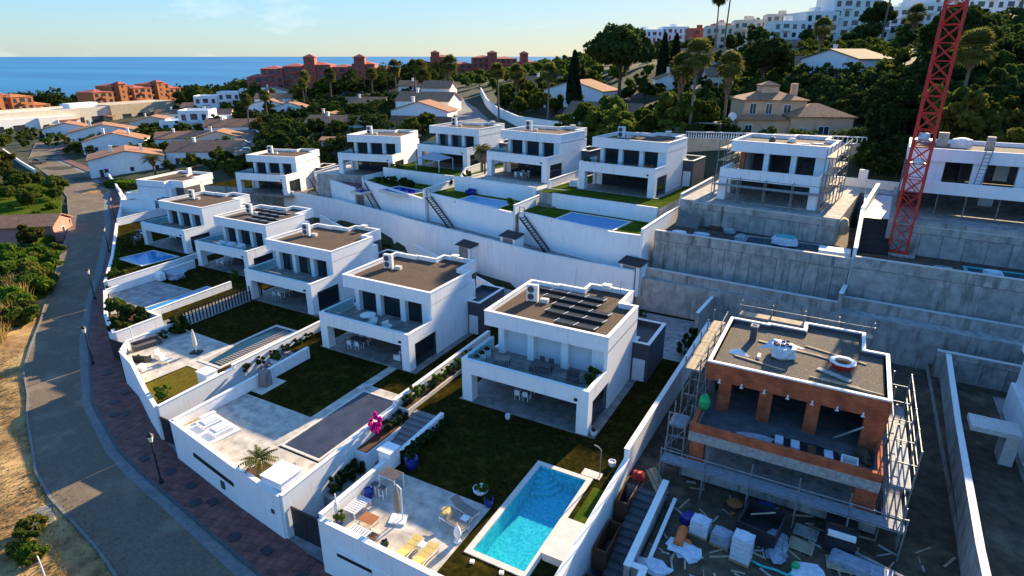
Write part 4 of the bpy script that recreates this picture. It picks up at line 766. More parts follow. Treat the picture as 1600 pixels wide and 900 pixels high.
wall('long white wall between solar villa lawn and building site, sunlit along its top', [(-9.55, 19.5, .7), (-9.55, 33.0, 1.1), (-9.55, 33.01, 1.95), (-9.3, 47.5, 2.1), (-9.2, 56, 2.1)], .28)
wall('white wall on left of covered-pool garden along its stairs', [(-41.85, 22.35, .05), (-41.7, 28.6, .2), (-41.75, 31, .2), (-41.85, 36, .3)])
wall('white wall between covered-pool garden stairs and parasol garden', [(-45.45, 23.3, -.35), (-45.45, 30.5, -.2), (-45.45, 30.51, .1), (-45.5, 52, .3)])
wall('white wall left of parasol patio behind dark garden sofa', [(-58.1, 27.8, -.35), (-59.55, 29.2, -.3), (-59.55, 35, -.3)])
wall('white wall between planted bed with long pool and parasol garden drive', [(-65.15, 31, -1.4), (-65.15, 36, -1.35), (-67.4, 36.1, -1.35), (-67.4, 47, -1.2)])
wall('white wall left of wooden-plank patio with long blue pool', [(-79.1, 37.8, -1.4), (-79.05, 44, -1.2), (-79.0, 50, -1.0)])
wall('low white wall between diamond pool lawn and drive', [(-82.7, 39.9, -1.6), (-82.7, 52, -1.4), (-82.7, 60, -1.2)])
wall('white wall between diamond pool villa and sideways corner villa', [(-113, 58.7, -1.2), (-113, 74, -.6)])
wall('white wall in front of sideways corner villa garden', [(-125, 66.4, -.6), (-119, 69.5, -.4), (-114, 66.5, -.4)])
# rear walls between the rows
t = wall('long white stepped wall behind the lower villas below the path', [(p[0], p[1], p[2]) for p in PW], .3)
wall('white retaining wall under upper pool beside unfinished villa', [(-35.6, 66.65, 7.6), (-21.9, 63.2, 7.6), (-18.4, 63.3, 7.6)], .3)
wall('white retaining wall under upper garden with pale pool', [(-53.0, 71.0, 7.4), (-36.2, 66.3, 7.4)], .3)
wall('white retaining wall under upper garden with dark blue pool', [(-72.0, 78.1, 6.4), (-53.7, 70.9, 6.4)], .3)
wall('white retaining wall under red tiled patio', [(-87.5, 82.3, 5.2), (-72.5, 76.6, 5.2)], .3)
wall('white wall dividing upper pool garden from unfinished villa', [(-18.4, 62.6, 8.5), (-17.7, 75.4, 8.6), (-17.6, 75.8, 10.0), (-16.4, 88, 10.2)])
wall('white wall dividing upper pool garden from pale pool garden', [(-36.2, 66.3, 8.4), (-35.9, 75.2, 8.5), (-35.9, 76, 10.0), (-35.2, 86, 10.1)])
wall('white wall with red flower painting beside pale pool', [(-53.3, 70.2, 8.0), (-53.4, 80.0, 8.1), (-54.4, 83.0, 9.0), (-54.6, 92, 9.2)])
wall('white speckled wall beside dark blue pool', [(-72.2, 78.2, 6.9), (-70.6, 88, 7.2), (-70.4, 98, 8.2)])
wall('white wall dividing red patio from lowest upper villa', [(-88, 82.6, 5.6), (-87.2, 92, 6.4)])
wall('white front wall of upper lawn behind blue pool', [(*to_world('U1', -1.2, -4.7, 0)[:2], 9.25), (*to_world('U1', 13.3, -4.7, 0)[:2], 9.25)], .22)
wall('white front wall of upper terrace behind pale pool', [(*to_world('U2', -2.6, -4.5, 0)[:2], 9.35), (*to_world('U2', 12.0, -4.5, 0)[:2], 9.35)], .22)
wall('white front wall of upper lawn with shade sail', [(*to_world('U3', -3, -5.6, 0)[:2], 8.1), (*to_world('U3', 12.6, -5.6, 0)[:2], 8.1)], .22)
solo('flower_mural', MB().add([(0, math.cos(a) * r, math.sin(a) * r) for a, r in [(i * math.pi / 8, .75 if i % 2 == 0 else .3) for i in range(16)]], [tuple(range(16)), tuple(reversed(range(16)))]), 'red', 'red starry flower painted on wall beside pale pool', 'mural', loc=(-53.2, 77.2, 7.9))
# sloped drive walls behind the lower villas
wall('sloping white ramp wall behind the solar-panel villa and its neighbour', [(-49.5, 62.6, 2.2), (-40.5, 59.4, 1.6), (-32.6, 56.8, .7)], .25)
wall('sloping white ramp wall behind parasol-garden villa', [(-77, 72.4, .9), (-66, 68.0, .5), (-54.5, 62.8, -.2)], .25)
# bare concrete walls, cast in panels
def conc(label, a, b, z0, z1, pw=1.28, band=1.0, th=.3):
    t = thing('concrete_wall', label, 'wall', (a[0], a[1], 0), math.atan2(b[1] - a[1], b[0] - a[0]), 'bare concrete retaining walls'); L = math.hypot(b[0] - a[0], b[1] - a[1])
    part('wall_core', B(0, L, .03, th, z0 - 6, z1 - .02), 'concretedark', t); nn = max(1, round(L / pw)); w = L / nn; me = [B(.025, w - .025, -.02, .05, z0 - 4, z1 - band - .05).mesh('panel', k_) for k_ in ('concrete', 'concretepanel')]
    for i in range(nn): part('panel', me[(i * 7 % 5) % 2], None, t, (i * w, 0 if i % 3 else .012, 0))
    part('upper_band', B(0, L, -.06, th, z1 - band, z1), 'concrete', t); part('coping', B(0, L, -.08, th + .04, z1 + .002, z1 + .06), 'fabric', t)
    return t
conc('bare concrete wall under unfinished white villa terrace', (-17.6, 64.75), (1.7, 63.7), 3.6, 8.0)
conc('bare concrete wall under the crane terrace', (1.95, 63.9), (40, 62.2), 3.6, 8.2)
conc('lower bare concrete wall behind brick villa', (-18.6, 61.9), (1.3, 60.7), -.3, 4.5)
conc('lower bare concrete wall behind plot beyond brick villa', (1.6, 62.3), (40, 60.6), .4, 4.6)
conc('concrete wall beneath unfinished white villa floor', (*to_world('U0', -2.4, -2.3, 0)[:2],), (*to_world('U0', 13.4, -2.3, 0)[:2],), 7.2, 9.9, 1.8, .7)
conc('concrete wall beneath long unfinished villa floor', (*to_world('R0', .8, -2.1, 0)[:2],), (*to_world('R0', 34, -2.1, 0)[:2],), 7.2, 10.1, 1.8, .7)
conc('low concrete back wall of brick villa plot', (9.2, 57.6), (24, 57.0), .4, 2.8, 1.6, .5)
t = wall('grey concrete boundary wall on far side of brick villa plot', [(9.25, 22.5, 2.4), (9.25, 33, 2.5), (9.6, 46, 2.5), (10.0, 57.5, 2.7)], .3, m='concrete')
wall('short concrete fin wall at joint of rear retaining walls', [(1.4, 60.8, 5.4), (1.7, 63.6, 5.4)], .3, m='concrete'); wall('concrete fin wall behind brick villa roof corner', [(-10.3, 55.5, 3.0), (-9.9, 61, 3.0)], .25, m='concrete')
solo('rust_band', MB().seg((-18.5, 61.83), (-10.6, 61.35), .06, 1.5, 2.3), 'rust', 'long rusty earth-stained band on concrete wall behind villas', 'stain')
wall('white wall beside stairs between unfinished villas', [(1.9, 64.0, 9.0), (2.1, 74, 10.8), (3.6, 88, 11.2)], .3)
solo('concrete_box', B(-1.4, 1.4, -.9, .9, 0, .9), 'cap', 'white block beside covered pool under unfinished villa', 'block', loc=(.2, 66.0, 7.2))
solo('entrance_canopy', MB().box(10.2, 12.98, 45.4, 47.2, 2.5, 2.85).box(12.2, 12.95, 45.5, 47.1, .4, 2.5), 'fabric', 'pale grey entrance canopy of villa beyond concrete boundary wall', 'canopy')

block([(-4, 87.5), (5.5, 87.5), (8, 99), (-4, 99)], 10.0, 'concrete', 4)
wall('low white wall with posts behind unfinished villas', [(-2, 92, 11.0), (1.5, 91.5, 11.0), (1.5, 91.49, 12.2), (2.2, 91.4, 12.2), (2.2, 91.39, 11.0), (6.4, 90.8, 11.0)], .3, 8)
# ---------------------------------------------------------------- stairs
def stairs(label, x0, x1, y0, y1, z0, z1, n, m='concrete', group=None, name='stairs'):
    t = thing(name, label, 'stairs', (0, 0, 0), 0, group); d = (y1 - y0) / n; h = (z1 - z0) / n
    for i in range(n): ubox('step', m, t, x0, x1, y0 + i * d, y0 + (i + 1) * d + (.02 if i < n - 1 else 0), z0 - 1.0, z0 + (i + 1) * h)
    return t
stairs('outdoor stairs up from street gate to solar-panel villa', -26.6, -23.9, 23.4, 32.6, -3.42, 0.0, 20, 'midgrey')
stairs('outdoor stairs up from street gate to covered-pool villa', -45.2, -42.0, 26, 36.2, -3.5, -.8, 16, 'midgrey')
stairs('dark wet stairs beside brick building site', -8.5, -6.95, 23.8, 32.6, -3.2, -.3, 17, 'concretedark')
stairs('stairs from upper lawn down to blue pool terrace', -35.5, -32.7, 71.2, 74.6, 7.4, 9.2, 10, 'midgrey')
stairs('wide dark stairs between unfinished villas beside crane', 2.35, 5.0, 69.8, 74.2, 7.2, 9.9, 13, 'darkgate')
block(rp(2.3, 5.3, 74.2, 88), 9.9, 'cap', 4); block(rp(-9.6, -6.4, 32.5, 61), -.3, 'earth'); block(rp(-27.8, -26.6, 23.5, 32.6), -2.2, 'concrete')
stairs('stairs beside unfinished villa towards the finished upper villa', -16.9, -14.2, 70.6, 74.2, 7.2, 9.6, 11, 'midgrey')
def flight(label, a, b, w=.9, n=14):                 # open metal flight along a wall, a = top, b = foot
    t = thing('metal_stairs', label, 'stairs', (0, 0, 0), 0, 'dark metal garden stairs on the white retaining walls'); d = Vector((b[0] - a[0], b[1] - a[1])).normalized(); nr = Vector((d.y, -d.x)) * w
    for k in (0, 1): part('stringer', MB().seg((a[0] + nr.x * k, a[1] + nr.y * k), (b[0] + nr.x * k, b[1] + nr.y * k), .07, a[2] - .3, a[2], b[2] - .3, b[2]), 'black', t)
    tr = B(-.15, .15, 0, w, -.03, .03).mesh('tread', 'midgrey')
    for i in range(n): u = (i + .5) / n; part('tread', tr, None, t, (a[0] + (b[0] - a[0]) * u + nr.x, a[1] + (b[1] - a[1]) * u + nr.y, a[2] + (b[2] - a[2]) * u - .1), math.atan2(d.y, d.x))
    part('gate', MB().tube((a[0] - .6, a[1] - .1, a[2]), (a[0] - .6, a[1] - .1, a[2] + 1), .04, n=4).tube((a[0] + .2, a[1] - .3, a[2]), (a[0] + .2, a[1] - .3, a[2] + 1), .04, n=4).tube((a[0] - .6, a[1] - .1, a[2] + 1), (a[0] + .2, a[1] - .3, a[2] + 1), .03, n=4), 'black', t)
flight('dark metal stairs down wall from blue pool terrace', (-34.6, 66.0, 7.4), (-30.4, 64.95, 3.7))
flight('dark metal stairs down wall from pale pool terrace', (-52.2, 70.4, 7.2), (-47.4, 69.0, 3.6))
flight('dark metal stairs down wall from dark blue pool terrace', (-71.0, 77.4, 6.2), (-66.2, 75.5, 2.4))
flight('dark metal stairs down wall beside red patio', (-87.6, 81.8, 5.0), (-83.6, 80.2, 1.9))
for i, (x, y, z, d) in enumerate([(-42.6, 62.4, 2.4, 'behind covered-pool villa'), (-36.6, 63.3, 4.2, 'at foot of metal stairs under blue pool'), (-20.2, 61.0, 4.0, 'where the white rear wall meets concrete')]):
    t = thing('bin_shed', 'small white bin shed with black sloping roof ' + d, 'shed', (x, y, z), R(-12), 'bin sheds along the rear wall'); part('wall', MB().box(0, 2.6, 0, .1, -2.5, .9).box(0, .1, 0, 1.5, -2.5, .9).box(2.5, 2.6, 0, 1.5, -2.5, .9), 'white', t); part('roof', MB().hexa([(-.1, -.15, .9), (2.7, -.15, .9), (2.7, 1.6, 1.25), (-.1, 1.6, 1.25)], [(-.1, -.15, 1.0), (2.7, -.15, 1.0), (2.7, 1.6, 1.35), (-.1, 1.6, 1.35)]), 'black', t); part('door', B(.5, 2.1, -.03, -.004, -.9, .8), 'midgrey', t)
# street gates
for x0, x1, y, z, d in ((-27.75, -23.85, 20.75, -3.4, 'at stairs of solar-panel villa'), (-45.3, -42.1, 23.2, -3.5, 'at stairs of covered-pool villa'), (-65, -59.6, 30.2, -4, 'of parasol-garden villa'), (-82.5, -79.2, 39.5, -4.3, 'beside diamond-pool garden')):
    t = thing('street_gate', 'dark metal street gate ' + d, 'gate', (0, 0, 0), 0, 'dark street gates'); nn = 3; w = (x1 - x0) / nn
    for i in range(nn): ubox('panel', 'darkgate', t, x0 + i * w + .02, x0 + (i + 1) * w - .02, y, y + .08, z, z + 2.15)
    ubox('lintel', 'darkgate', t, x0, x1, y - .02, y + .1, z + 2.16, z + 2.3)

# ---------------------------------------------------------------- pools and paving
def coping(name, r, w, z, label, water, cat='pool', m='coping', group=None, rot=0, o=None, h=.08):
    x0, x1, y0, y1 = r; t = thing(name, label, cat, o or (0, 0, 0), rot, group)
    part('coping', ring(rp(x0 - w, x1 + w, y0 - w, y1 + w), w, z - .3, z + h), m, t); part('water', B(x0, x1, y0, y1, z - .3, z + h - .1 if h > .1 else z + .012), water, t); return t
x0, x1, y0, y1 = POOLA
pt = thing('swimming_pool', 'turquoise swimming pool with corner steps and pale coping', 'pool', (0, 0, 0))
part('coping', MB().box(x0 - .36, x0, y0 - .36, y1 + .36, -.2, .07).box(x1, x1 + .36, y0 - .36, y1 + .36, -.2, .07).box(x0, x1, y0 - .36, y0, -.2, .07).box(x0, x1, y1, y1 + .36, -.2, .07), 'coping', pt)
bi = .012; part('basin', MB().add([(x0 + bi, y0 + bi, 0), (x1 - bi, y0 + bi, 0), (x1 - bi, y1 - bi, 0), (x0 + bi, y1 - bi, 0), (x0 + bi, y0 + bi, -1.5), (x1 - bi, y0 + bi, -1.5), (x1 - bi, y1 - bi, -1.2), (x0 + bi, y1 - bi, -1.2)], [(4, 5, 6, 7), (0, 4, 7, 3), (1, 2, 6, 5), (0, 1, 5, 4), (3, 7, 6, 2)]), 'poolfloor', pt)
for i in range(4):
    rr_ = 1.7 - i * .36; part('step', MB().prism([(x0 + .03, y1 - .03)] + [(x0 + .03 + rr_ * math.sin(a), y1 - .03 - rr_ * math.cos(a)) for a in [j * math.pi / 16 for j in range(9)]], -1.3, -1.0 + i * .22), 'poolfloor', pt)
wg = MB(); nx, ny_ = 34, 86; vv = []
for i in range(nx + 1):
    for j in range(ny_ + 1): vv.append((x0 + (x1 - x0) * i / nx, y0 + (y1 - y0) * j / ny_, -.12 + .008 * math.sin(i * .9 + 1.3 * math.sin(j * .35)) + .008 * math.sin(j * .8 + i * .35)))
wg.add(vv, [(i * (ny_ + 1) + j, (i + 1) * (ny_ + 1) + j, (i + 1) * (ny_ + 1) + j + 1, i * (ny_ + 1) + j + 1) for i in range(nx) for j in range(ny_)]); o = part('water', wg, 'water', pt); o.data.polygons.foreach_set('use_smooth', [True] * len(o.data.polygons))
solo('pool_pump_house', MB().box(-11.1, -9.8, 23.6, 26.6, 0, .55).box(-11.16, -9.72, 23.5, 26.66, .552, .62), 'coping', 'pale flat box beside turquoise pool', 'pump house'); solo('planter_strip', MB().prism(rp(-10.85, -9.8, 26.8, 30.6), 0, .06), 'turf', 'narrow sunlit grass strip between turquoise pool and wall', 'grass')
sheet('patio', rp(-23.45, -15.7, 19.7, 25.8), .0, 'patio'); sheet('patio', rp(-27.7, -9.8, 50.5, 60.2), 0, 'patiogrey')
sheet('patio', [(-41.7, 22.5), (-37.7, 21.85), (-33.9, 21.2), (-28.1, 20.6), (-28.1, 24.6), (-33.2, 24.6), (-33.9, 28.6), (-41.6, 28.6)], -.8, 'patio'); sheet('path', rp(-34.0, -33.1, 24.7, 38.3), -.8, 'patio', .035); sheet('path', rp(-33.05, -28.2, 33.9, 34.7), -.8, 'patio', .04); sheet('path', rp(-29.1, -28.2, 24.7, 33.9), -.8, 'patio', .036)
sheet('patio', rp(-45.3, -28.2, 53, 61), -.8, 'patiogrey')
solo('palm_bed', MB().prism([(-33.1, 21.3), (-30.0, 20.85), (-30.3, 22.9), (-32.5, 22.9)], -.81, -.74), 'soil', 'soil bed with small palm on sunlit patio', 'plant bed')
cv = thing('covered_pool', 'long pool under dark blue-grey slatted cover', 'pool', (0, 0, 0)); part('coping', ring(rp(-33.1, -29.2, 24.75, 33.8), .2, -.9, -.7), 'coping', cv); nb = 44
sl = B(-32.9, -29.4, 0, 8.62 / nb - .012, -.86, -.74).mesh('cover_slat', 'poolcover')
for i in range(nb): part('cover_slat', sl, None, cv, (0, 24.97 + i * 8.62 / nb, 0))
sheet('patio', [(-59.3, 29.2), (-57.9, 28.0), (-54.5, 27.0), (-51.6, 25.8), (-51.3, 29.8), (-48.0, 29.7), (-48.0, 30.9), (-50.2, 31), (-50.9, 34.6), (-59.3, 34.9)], -1.2, 'patio')
sheet('lawn', [(-51.3, 25.7), (-46.0, 23.6), (-46.0, 28), (-48.2, 29.6), (-51.2, 29.7)], -1.2, 'sunlawn', .02)
p3 = coping('swimming_pool', (-51.0, -48.3, 31.1, 40.0), .3, -1.2, 'long narrow teal pool half under pale slats beside parasol lawn', 'waterteal'); 
for i in range(26): part('cover_slat', unit_box('midgrey'), None, p3, (-48.95, 31.5 + i * .32, -1.18), 0, (1.1, .2, .06))
sheet('patio', rp(-63, -45.6, 58.5, 64.4), -1.2, 'patiogrey')
sheet('patio', [(-78.9, 37.9), (-72.2, 34.4), (-70.9, 37.2), (-71.1, 44.0), (-78.9, 44.0)], -2.1, 'patiogrey'); coping('swimming_pool', (-70.5, -68.3, 37.3, 45.6), .25, -2.1, 'long narrow bright blue pool beside planked patio', 'waterblue')
solo('plant_bed', MB().prism([(-71.8, 34.1), (-65.5, 31.4), (-65.6, 35.8), (-69.9, 36.6)], -2.1, -2.0), 'soil', 'brown soil bed with shrubs behind white street wall', 'plant bed')
dp = thing('swimming_pool', 'diamond-shaped dark blue pool in shaded lawn', 'pool', (-89.9, 50.0, -2.4), R(2)); q = [(-3.6, -2.2), (2.6, -2.7), (3.2, 2.2), (-2.8, 2.5)]; part('coping', ring(inset(q, -.3), .3, -.3, .08), 'coping', dp); part('water', MB().prism(q, -.3, .012), 'waterblue', dp)
o1 = to_world('U1', 0, 0, 0); coping('swimming_pool', (2.6, 10.4, -10.4, -6.0), .3, 0, 'bright blue pool on upper terrace beside unfinished villa', 'waterblue', o=(o1[0], o1[1], 7.4), rot=SITE['U1'][3])
o2 = to_world('U2', 0, 0, 0); coping('swimming_pool', (2.2, 9.4, -9.6, -6.2), .3, 0, 'pale blue pool on upper green terrace', 'waterpale', o=(o2[0], o2[1], 7.2), rot=SITE['U2'][3])
o3 = to_world('U3', 0, 0, 0); coping('swimming_pool', (5.2, 11.4, -12.4, -8.8), .3, 0, 'deep violet-blue pool below shade sail garden', 'waterdeep', o=(o3[0], o3[1], 6.2), rot=SITE['U3'][3] - R(8)); coping('swimming_pool', (9.4, 11.6, -3.6, -1.4), .25, 0, 'small corner of deep blue pool at red tiled patio', 'waterdeep', o=(SITE['U4'][0], SITE['U4'][1] - 1.0, 5.0), rot=R(-10))
coping('swimming_pool', (-8.4, -1.2, 66.6, 70.0), .3, 7.2, 'unfinished pool of dark water on bare concrete terrace', 'waterteal', m='concrete'); coping('swimming_pool', (11.5, 20, 66.0, 69.2), .3, 7.1, 'blue-tiled pool shell beside crane terrace', 'waterteal', m='teal')

# ---------------------------------------------------------------- street lamps and street things
lp = MB().lathe([(.16, 0), (.16, .25), (.1, .35), (.075, .5), (.06, 3.5), (.05, 3.6)], 8).mesh('post', 'black'); lg = MB().lathe([(.10, 0), (.22, .5)], 6).mesh('lantern_glass', 'lamp_glass'); lc = MB().lathe([(.27, 0), (.24, .06), (.10, .22), (.05, .25), (.04, .34)], 6).mesh('lantern_cap', 'black')
for x, y, z, d in ((-40.4, 19.75, -3.42, 'below sunlit palm patio'), (-65.6, 28.4, -4.05, 'beside parasol-garden drive'), (-85.6, 39.35, -4.5, 'at corner of diamond-pool garden'), (-106.6, 53.0, -4.8, 'along diamond-pool street wall'), (-130, 67.2, -5.0, 'outside sideways corner villa'), (-16, 16.6, -3.3, 'outside the wall of turquoise-pool patio')):
    t = thing('street_lamp', 'black street lamp with pale lantern ' + d, 'street lamp', (x, y, z), 0, 'street lamps on the red pavement'); part('post', lp, None, t); part('lantern_glass', lg, None, t, (0, 0, 3.6)); part('lantern_cap', lc, None, t, (0, 0, 4.1))
for i, (x, y, zz, r) in enumerate([(-44.4, 20.9, -3.42, 0), (-38.2, 20.6, -3.4, 0), (-35.2, 20.2, -3.37, 0), (-41.0, 20.9, -3.42, 1), (-36.2, 19.6, -3.37, 1), (-31.0, 18.7, -3.36, 1), (-28.2, 18.9, -3.36, 0), (-24.5, 18.4, -3.3, 0), (-52.4, 24.2, -3.66, 0), (-55.5, 24.8, -3.75, 1), (-53.2, 23.6, -3.66, 1), (-62, 27.8, -3.9, 1), (-56.5, 26.4, -3.78, 0)]):
    solo('manhole_cover', (MB().lathe([(.42, 0), (.42, .03)], 14) if r else B(-.4, .4, -.3, .3, 0, .03)), 'darkgate', ('round' if r else 'square') + ' dark manhole cover set in red pavement', 'manhole cover', ('round' if r else 'square') + ' manhole covers', (x, y, zz + .02), R(-10))
sk = thing('litter_skip', 'dark litter tub heaped with white and teal bags on roadside dirt', 'skip', (-73.0, 21.0, -4.5), R(30)); part('tub', MB().lathe([(.8, 0), (1.2, .9)], 8), 'black', sk)
for i, (x, y, c) in enumerate(((-.4, 0, 'bagwhite'), (.3, .3, 'teal'), (.2, -.4, 'bagwhite'))): part('bag', MB().lump(-.6, .6, -.55, .55, 0, .8, seed=i), c, sk, (x, y, .75))
solo('sign_post', MB().tube((0, 0, 0), (0, 0, 1.9), .05), 'rust', 'thin rusty post standing on roadside dirt below litter tub', 'post', loc=(-67.2, 18.6, -4.4)); t = thing('sign_post', 'thin white angled post beside culvert at road edge', 'post', (-37.5, 10.8, -3.9)); part('post', MB().tube((0, 0, 0), (-.4, .1, 2.2), .045), 'whitemetal', t); part('arm', MB().tube((-.4, .1, 2.2), (-.8, .2, 2.1), .04), 'whitemetal', t)
solo('culvert', MB().box(-1.0, 1.0, -.6, .6, 0, .28).box(-.5, .5, -.35, .35, .28, .3), 'gutter', 'pale concrete drain box at road edge', 'drain', loc=(-44.6, 13.9, -3.9), rotz=R(-30))

# ---------------------------------------------------------------- garden furniture
def sunlounger(label, x, y, z, rz, cush, back=40, group=None):
    t = thing('sun_lounger', label, 'sun lounger', (x, y, z), rz, group); part('frame', MB().box(-.32, -.27, 0, 1.95, .28, .34).box(.27, .32, 0, 1.95, .28, .34).box(-.27, .27, 0, .05, .28, .34).box(-.27, .27, 1.9, 1.95, .28, .34), 'whitemetal', t)
    for a in (-.3, .3):
        for b in (.1, 1.85): part('leg', B(a - .03, a + .03, b - .03, b + .03, 0, .28), 'whitemetal', t)
    for i in range(3): part('seat_cushion', B(-.29, .29, .03 + i * .41, .42 + i * .41, .34, .41), cush, t)
    c, s_ = math.cos(R(back)) * .72, math.sin(R(back)) * .72; part('back_cushion', MB().hexa([(-.29, 1.26, .35), (.29, 1.26, .35), (.29, 1.26 + c, .35 + s_), (-.29, 1.26 + c, .35 + s_)], [(-.29, 1.22, .41), (.29, 1.22, .41), (.29, 1.21 + c, .43 + s_), (-.29, 1.21 + c, .43 + s_)]), cush, t)
G = 'sun loungers on the turquoise-pool patio'
sunlounger('yellow cushioned sun lounger at street wall, nearer the parasol', -17.85, 21.5, .03, R(180), 'cushion', 14, G); sunlounger('yellow cushioned sun lounger at street wall, nearer the pool', -16.75, 21.45, .03, R(180), 'cushion', 14, G)
sunlounger('brown mesh sun lounger with yellow cushion on raised back beside pool', -15.85, 23.25, .03, R(80), 'mesh', 45, G); sunlounger('brown mesh sun lounger at shaded back edge of patio', -15.95, 24.5, .03, R(80), 'mesh', 30, G)
solo('pillow', MB().lump(-.28, .28, -.35, .35, 0, .16, seed=2), 'cushion', 'yellow pillow resting on raised back of mesh lounger', 'pillow', loc=(-17.45, 23.5, .72), rotz=.2)
def sidetable(label, x, y, z, w=.45, h=.42, top='whitemetal', name='side_table', d=None):
    d = d or w; t = thing(name, label, 'table', (x, y, z)); part('table_top', B(-w / 2, w / 2, -d / 2, d / 2, h - .05, h), top, t)
    for a in (-1, 1):
        for b in (-1, 1): part('leg', B(a * (w / 2 - .04) - .025, a * (w / 2 - .04) + .025, b * (d / 2 - .04) - .025, b * (d / 2 - .04) + .025, 0, h - .05), 'whitemetal', t)
sidetable('small white side table between brown mesh loungers', -16.35, 23.9, .03); sidetable('small white side table between yellow loungers', -17.3, 21.0, .03); sidetable('low table with orange wooden top on patio', -21.35, 21.15, .03, 1.0, .42, 'woodred', 'coffee_table', .75)
bn = thing('slatted_bench', 'white slatted garden bench against patio wall', 'bench', (-22.75, 20.9, .03)); 
for i in range(9): ubox('slat', 'whitemetal', bn, -.42, .42, .1 + i * .17, .2 + i * .17, .36, .4)
for a in (-.42, .36):
    for b in (.08, 1.5): ubox('leg', 'whitemetal', bn, a, a + .06, b, b + .06, 0, .36)
ubox('side_rail', 'whitemetal', bn, -.46, -.42, .05, 1.6, .34, .42); ubox('side_rail', 'whitemetal', bn, .42, .46, .05, 1.6, .34, .42)
sl2 = thing('slatted_bench', 'low white slatted lounger frame along street wall with folded towel', 'bench', (-21.9, 19.95, .03))
for i in range(8): ubox('slat', 'whitemetal', sl2, .05 + i * .2, .17 + i * .2, 0, .5, .3, .34)
ubox('rail', 'whitemetal', sl2, 0, 1.7, -.03, .03, 0, .3); ubox('rail', 'whitemetal', sl2, 0, 1.7, .47, .53, 0, .3); ubox('towel', 'woodred', sl2, 1.5, 1.9, .05, .45, .345, .42)
bt = thing('bar_table', 'tall bar table with dark slatted top and white frame in patio corner', 'table', (-22.9, 23.9, .03))
for i in range(6): ubox('top_slat', 'darkfabric', bt, 0, 1.3, .02 + i * .15, .14 + i * .15, 1.06, 1.1)
for a in (0, 1.24):
    for b in (0, .86): ubox('leg', 'whitemetal', bt, a, a + .06, b, b + .06, 0, 1.06)
ubox('rail', 'whitemetal', bt, .06, 1.24, 0, .05, .98, 1.06)
for k, (x, y) in enumerate(((-22.75, 23.35), (-22.1, 23.3))):
    t = thing('bar_stool', 'white framed bar stool with dark seat at bar table, ' + ('against the wall' if k == 0 else 'on parasol side'), 'stool', (x, y, .03), 0, 'bar stools'); ubox('seat', 'darkfabric', t, -.2, .2, -.2, .2, .75, .8)
    for a in (-.19, .14):
        for b in (-.19, .14): ubox('leg', 'whitemetal', t, a, a + .05, b, b + .05, 0, .75)
    ubox('footrest', 'whitemetal', t, -.14, .14, -.19, -.15, .25, .29)
def parasol(label, x, y, z, canopy, base, h=2.5, tilt=.05, side=None):
    t = thing('parasol', label, 'parasol', (x, y, z), R(20)); part('base', B(-.5, .5, -.4, .4, 0, .12), base, t); part('pole', MB().tube((0, 0, .12), (tilt, 0, h), .035), 'whitemetal', t)
    part('folded_canopy', MB().lathe([(.12, .6), (.2, .8), (.19, 1.5), (.12, 2.2), (.04, h)], 9), canopy, t)
    if side: part('cantilever_mast', MB().tube((.28, 0, .12), (.3, 0, 2.3), .05).tube((.3, 0, 2.3), (.05, 0, h), .04), 'whitemetal', t)
parasol('closed brown cantilever parasol on white base on turquoise-pool patio', -20.0, 22.2, .03, 'mesh', 'cap', 2.6, .05, True); parasol('closed white parasol on dark base beside shaded lawn', -52.9, 31.9, -1.17, 'fabric', 'black', 2.5)
def pot(label, x, y, z, m, r=.3, h=.5, plantkey=None, ps=.6, name='plant_pot', group=None):
    t = thing(name, label, 'plant pot', (x, y, z), 0, group); part('pot', MB().lathe([(r * .7, 0), (r, h * .5), (r * .95, h * .9), (r * 1.05, h), (r * .85, h), (r * .8, h - .06)], 12), m, t)
    if plantkey: pr = PROTO[plantkey]; part('plant', pr[1], None, t, (0, 0, h - .25), 0, (ps, ps, ps))
    return t
pot('glossy dark blue pot at end of slatted bench', -22.9, 22.9, .03, 'bluepot', .34, .6); pot('dark blue pot with agave in sunny patio corner', -22.9, 20.3, .03, 'bluepot', .28, .5, 'shrubgreen', .7); pot('small blue pot with white flowers at street wall', -19.3, 20.1, .03, 'bluepot', .2, .4, 'shrubgreen', .45); pot('dark blue pot with plant at lawn corner of patio', -15.9, 25.9, 0, 'bluepot', .3, .55, 'shrub', .5); pot('large dark blue glazed pot on shaded lawn behind bar table', -22.4, 26.6, 0, 'bluepot', .45, .8, 'shrub', .7)
pot('wide white ring planter with yellow plant on shaded lawn', -17.0, 26.7, 0, 'whitepot', .48, .35, 'shrubgreen', .8); pot('white pot beside garden shower on shaded lawn', -10.6, 33.3, 0, 'whitepot', .25, .4); pot('pair-sized white pot at lawn edge of terrace of solar villa', -19.6, 34.9, 0, 'whitepot', .2, .4); pot('white pot at corner column of solar villa', -13.0, 36.0, .06, 'whitepot', .25, .4, 'shrub', .4)
st = thing('garden_statue', 'white heron-like garden statue at patio edge beside pool', 'statue', (-15.95, 22.5, .03)); part('base', MB().lathe([(.25, 0), (.2, .1)], 8), 'cap', st); part('figure', MB().lathe([(.1, .1), (.22, .5), (.2, .8), (.05, 1.15), (.02, 1.3)], 8), 'cap', st)
pole = solo('towel_post', MB().tube((0, 0, 0), (0, 0, 2.0), .04).lump(-.14, .14, -.12, .12, .5, 1.4, seed=4), 'cap', 'white post draped with cloth in sunny patio corner', 'post', loc=(-23.1, 20.4, .03))
sh = thing('garden_shower', 'slim garden shower post beside turquoise pool', 'shower', (-10.9, 31.8, 0)); part('post', MB().path([(0, 0, 0), (0, 0, 2.1), (-.2, 0, 2.3), (-.5, 0, 2.35)], [.035] * 4), 'steel', sh); part('tray', B(-1.2, .1, -.35, .35, 0, .06), 'coping', sh)
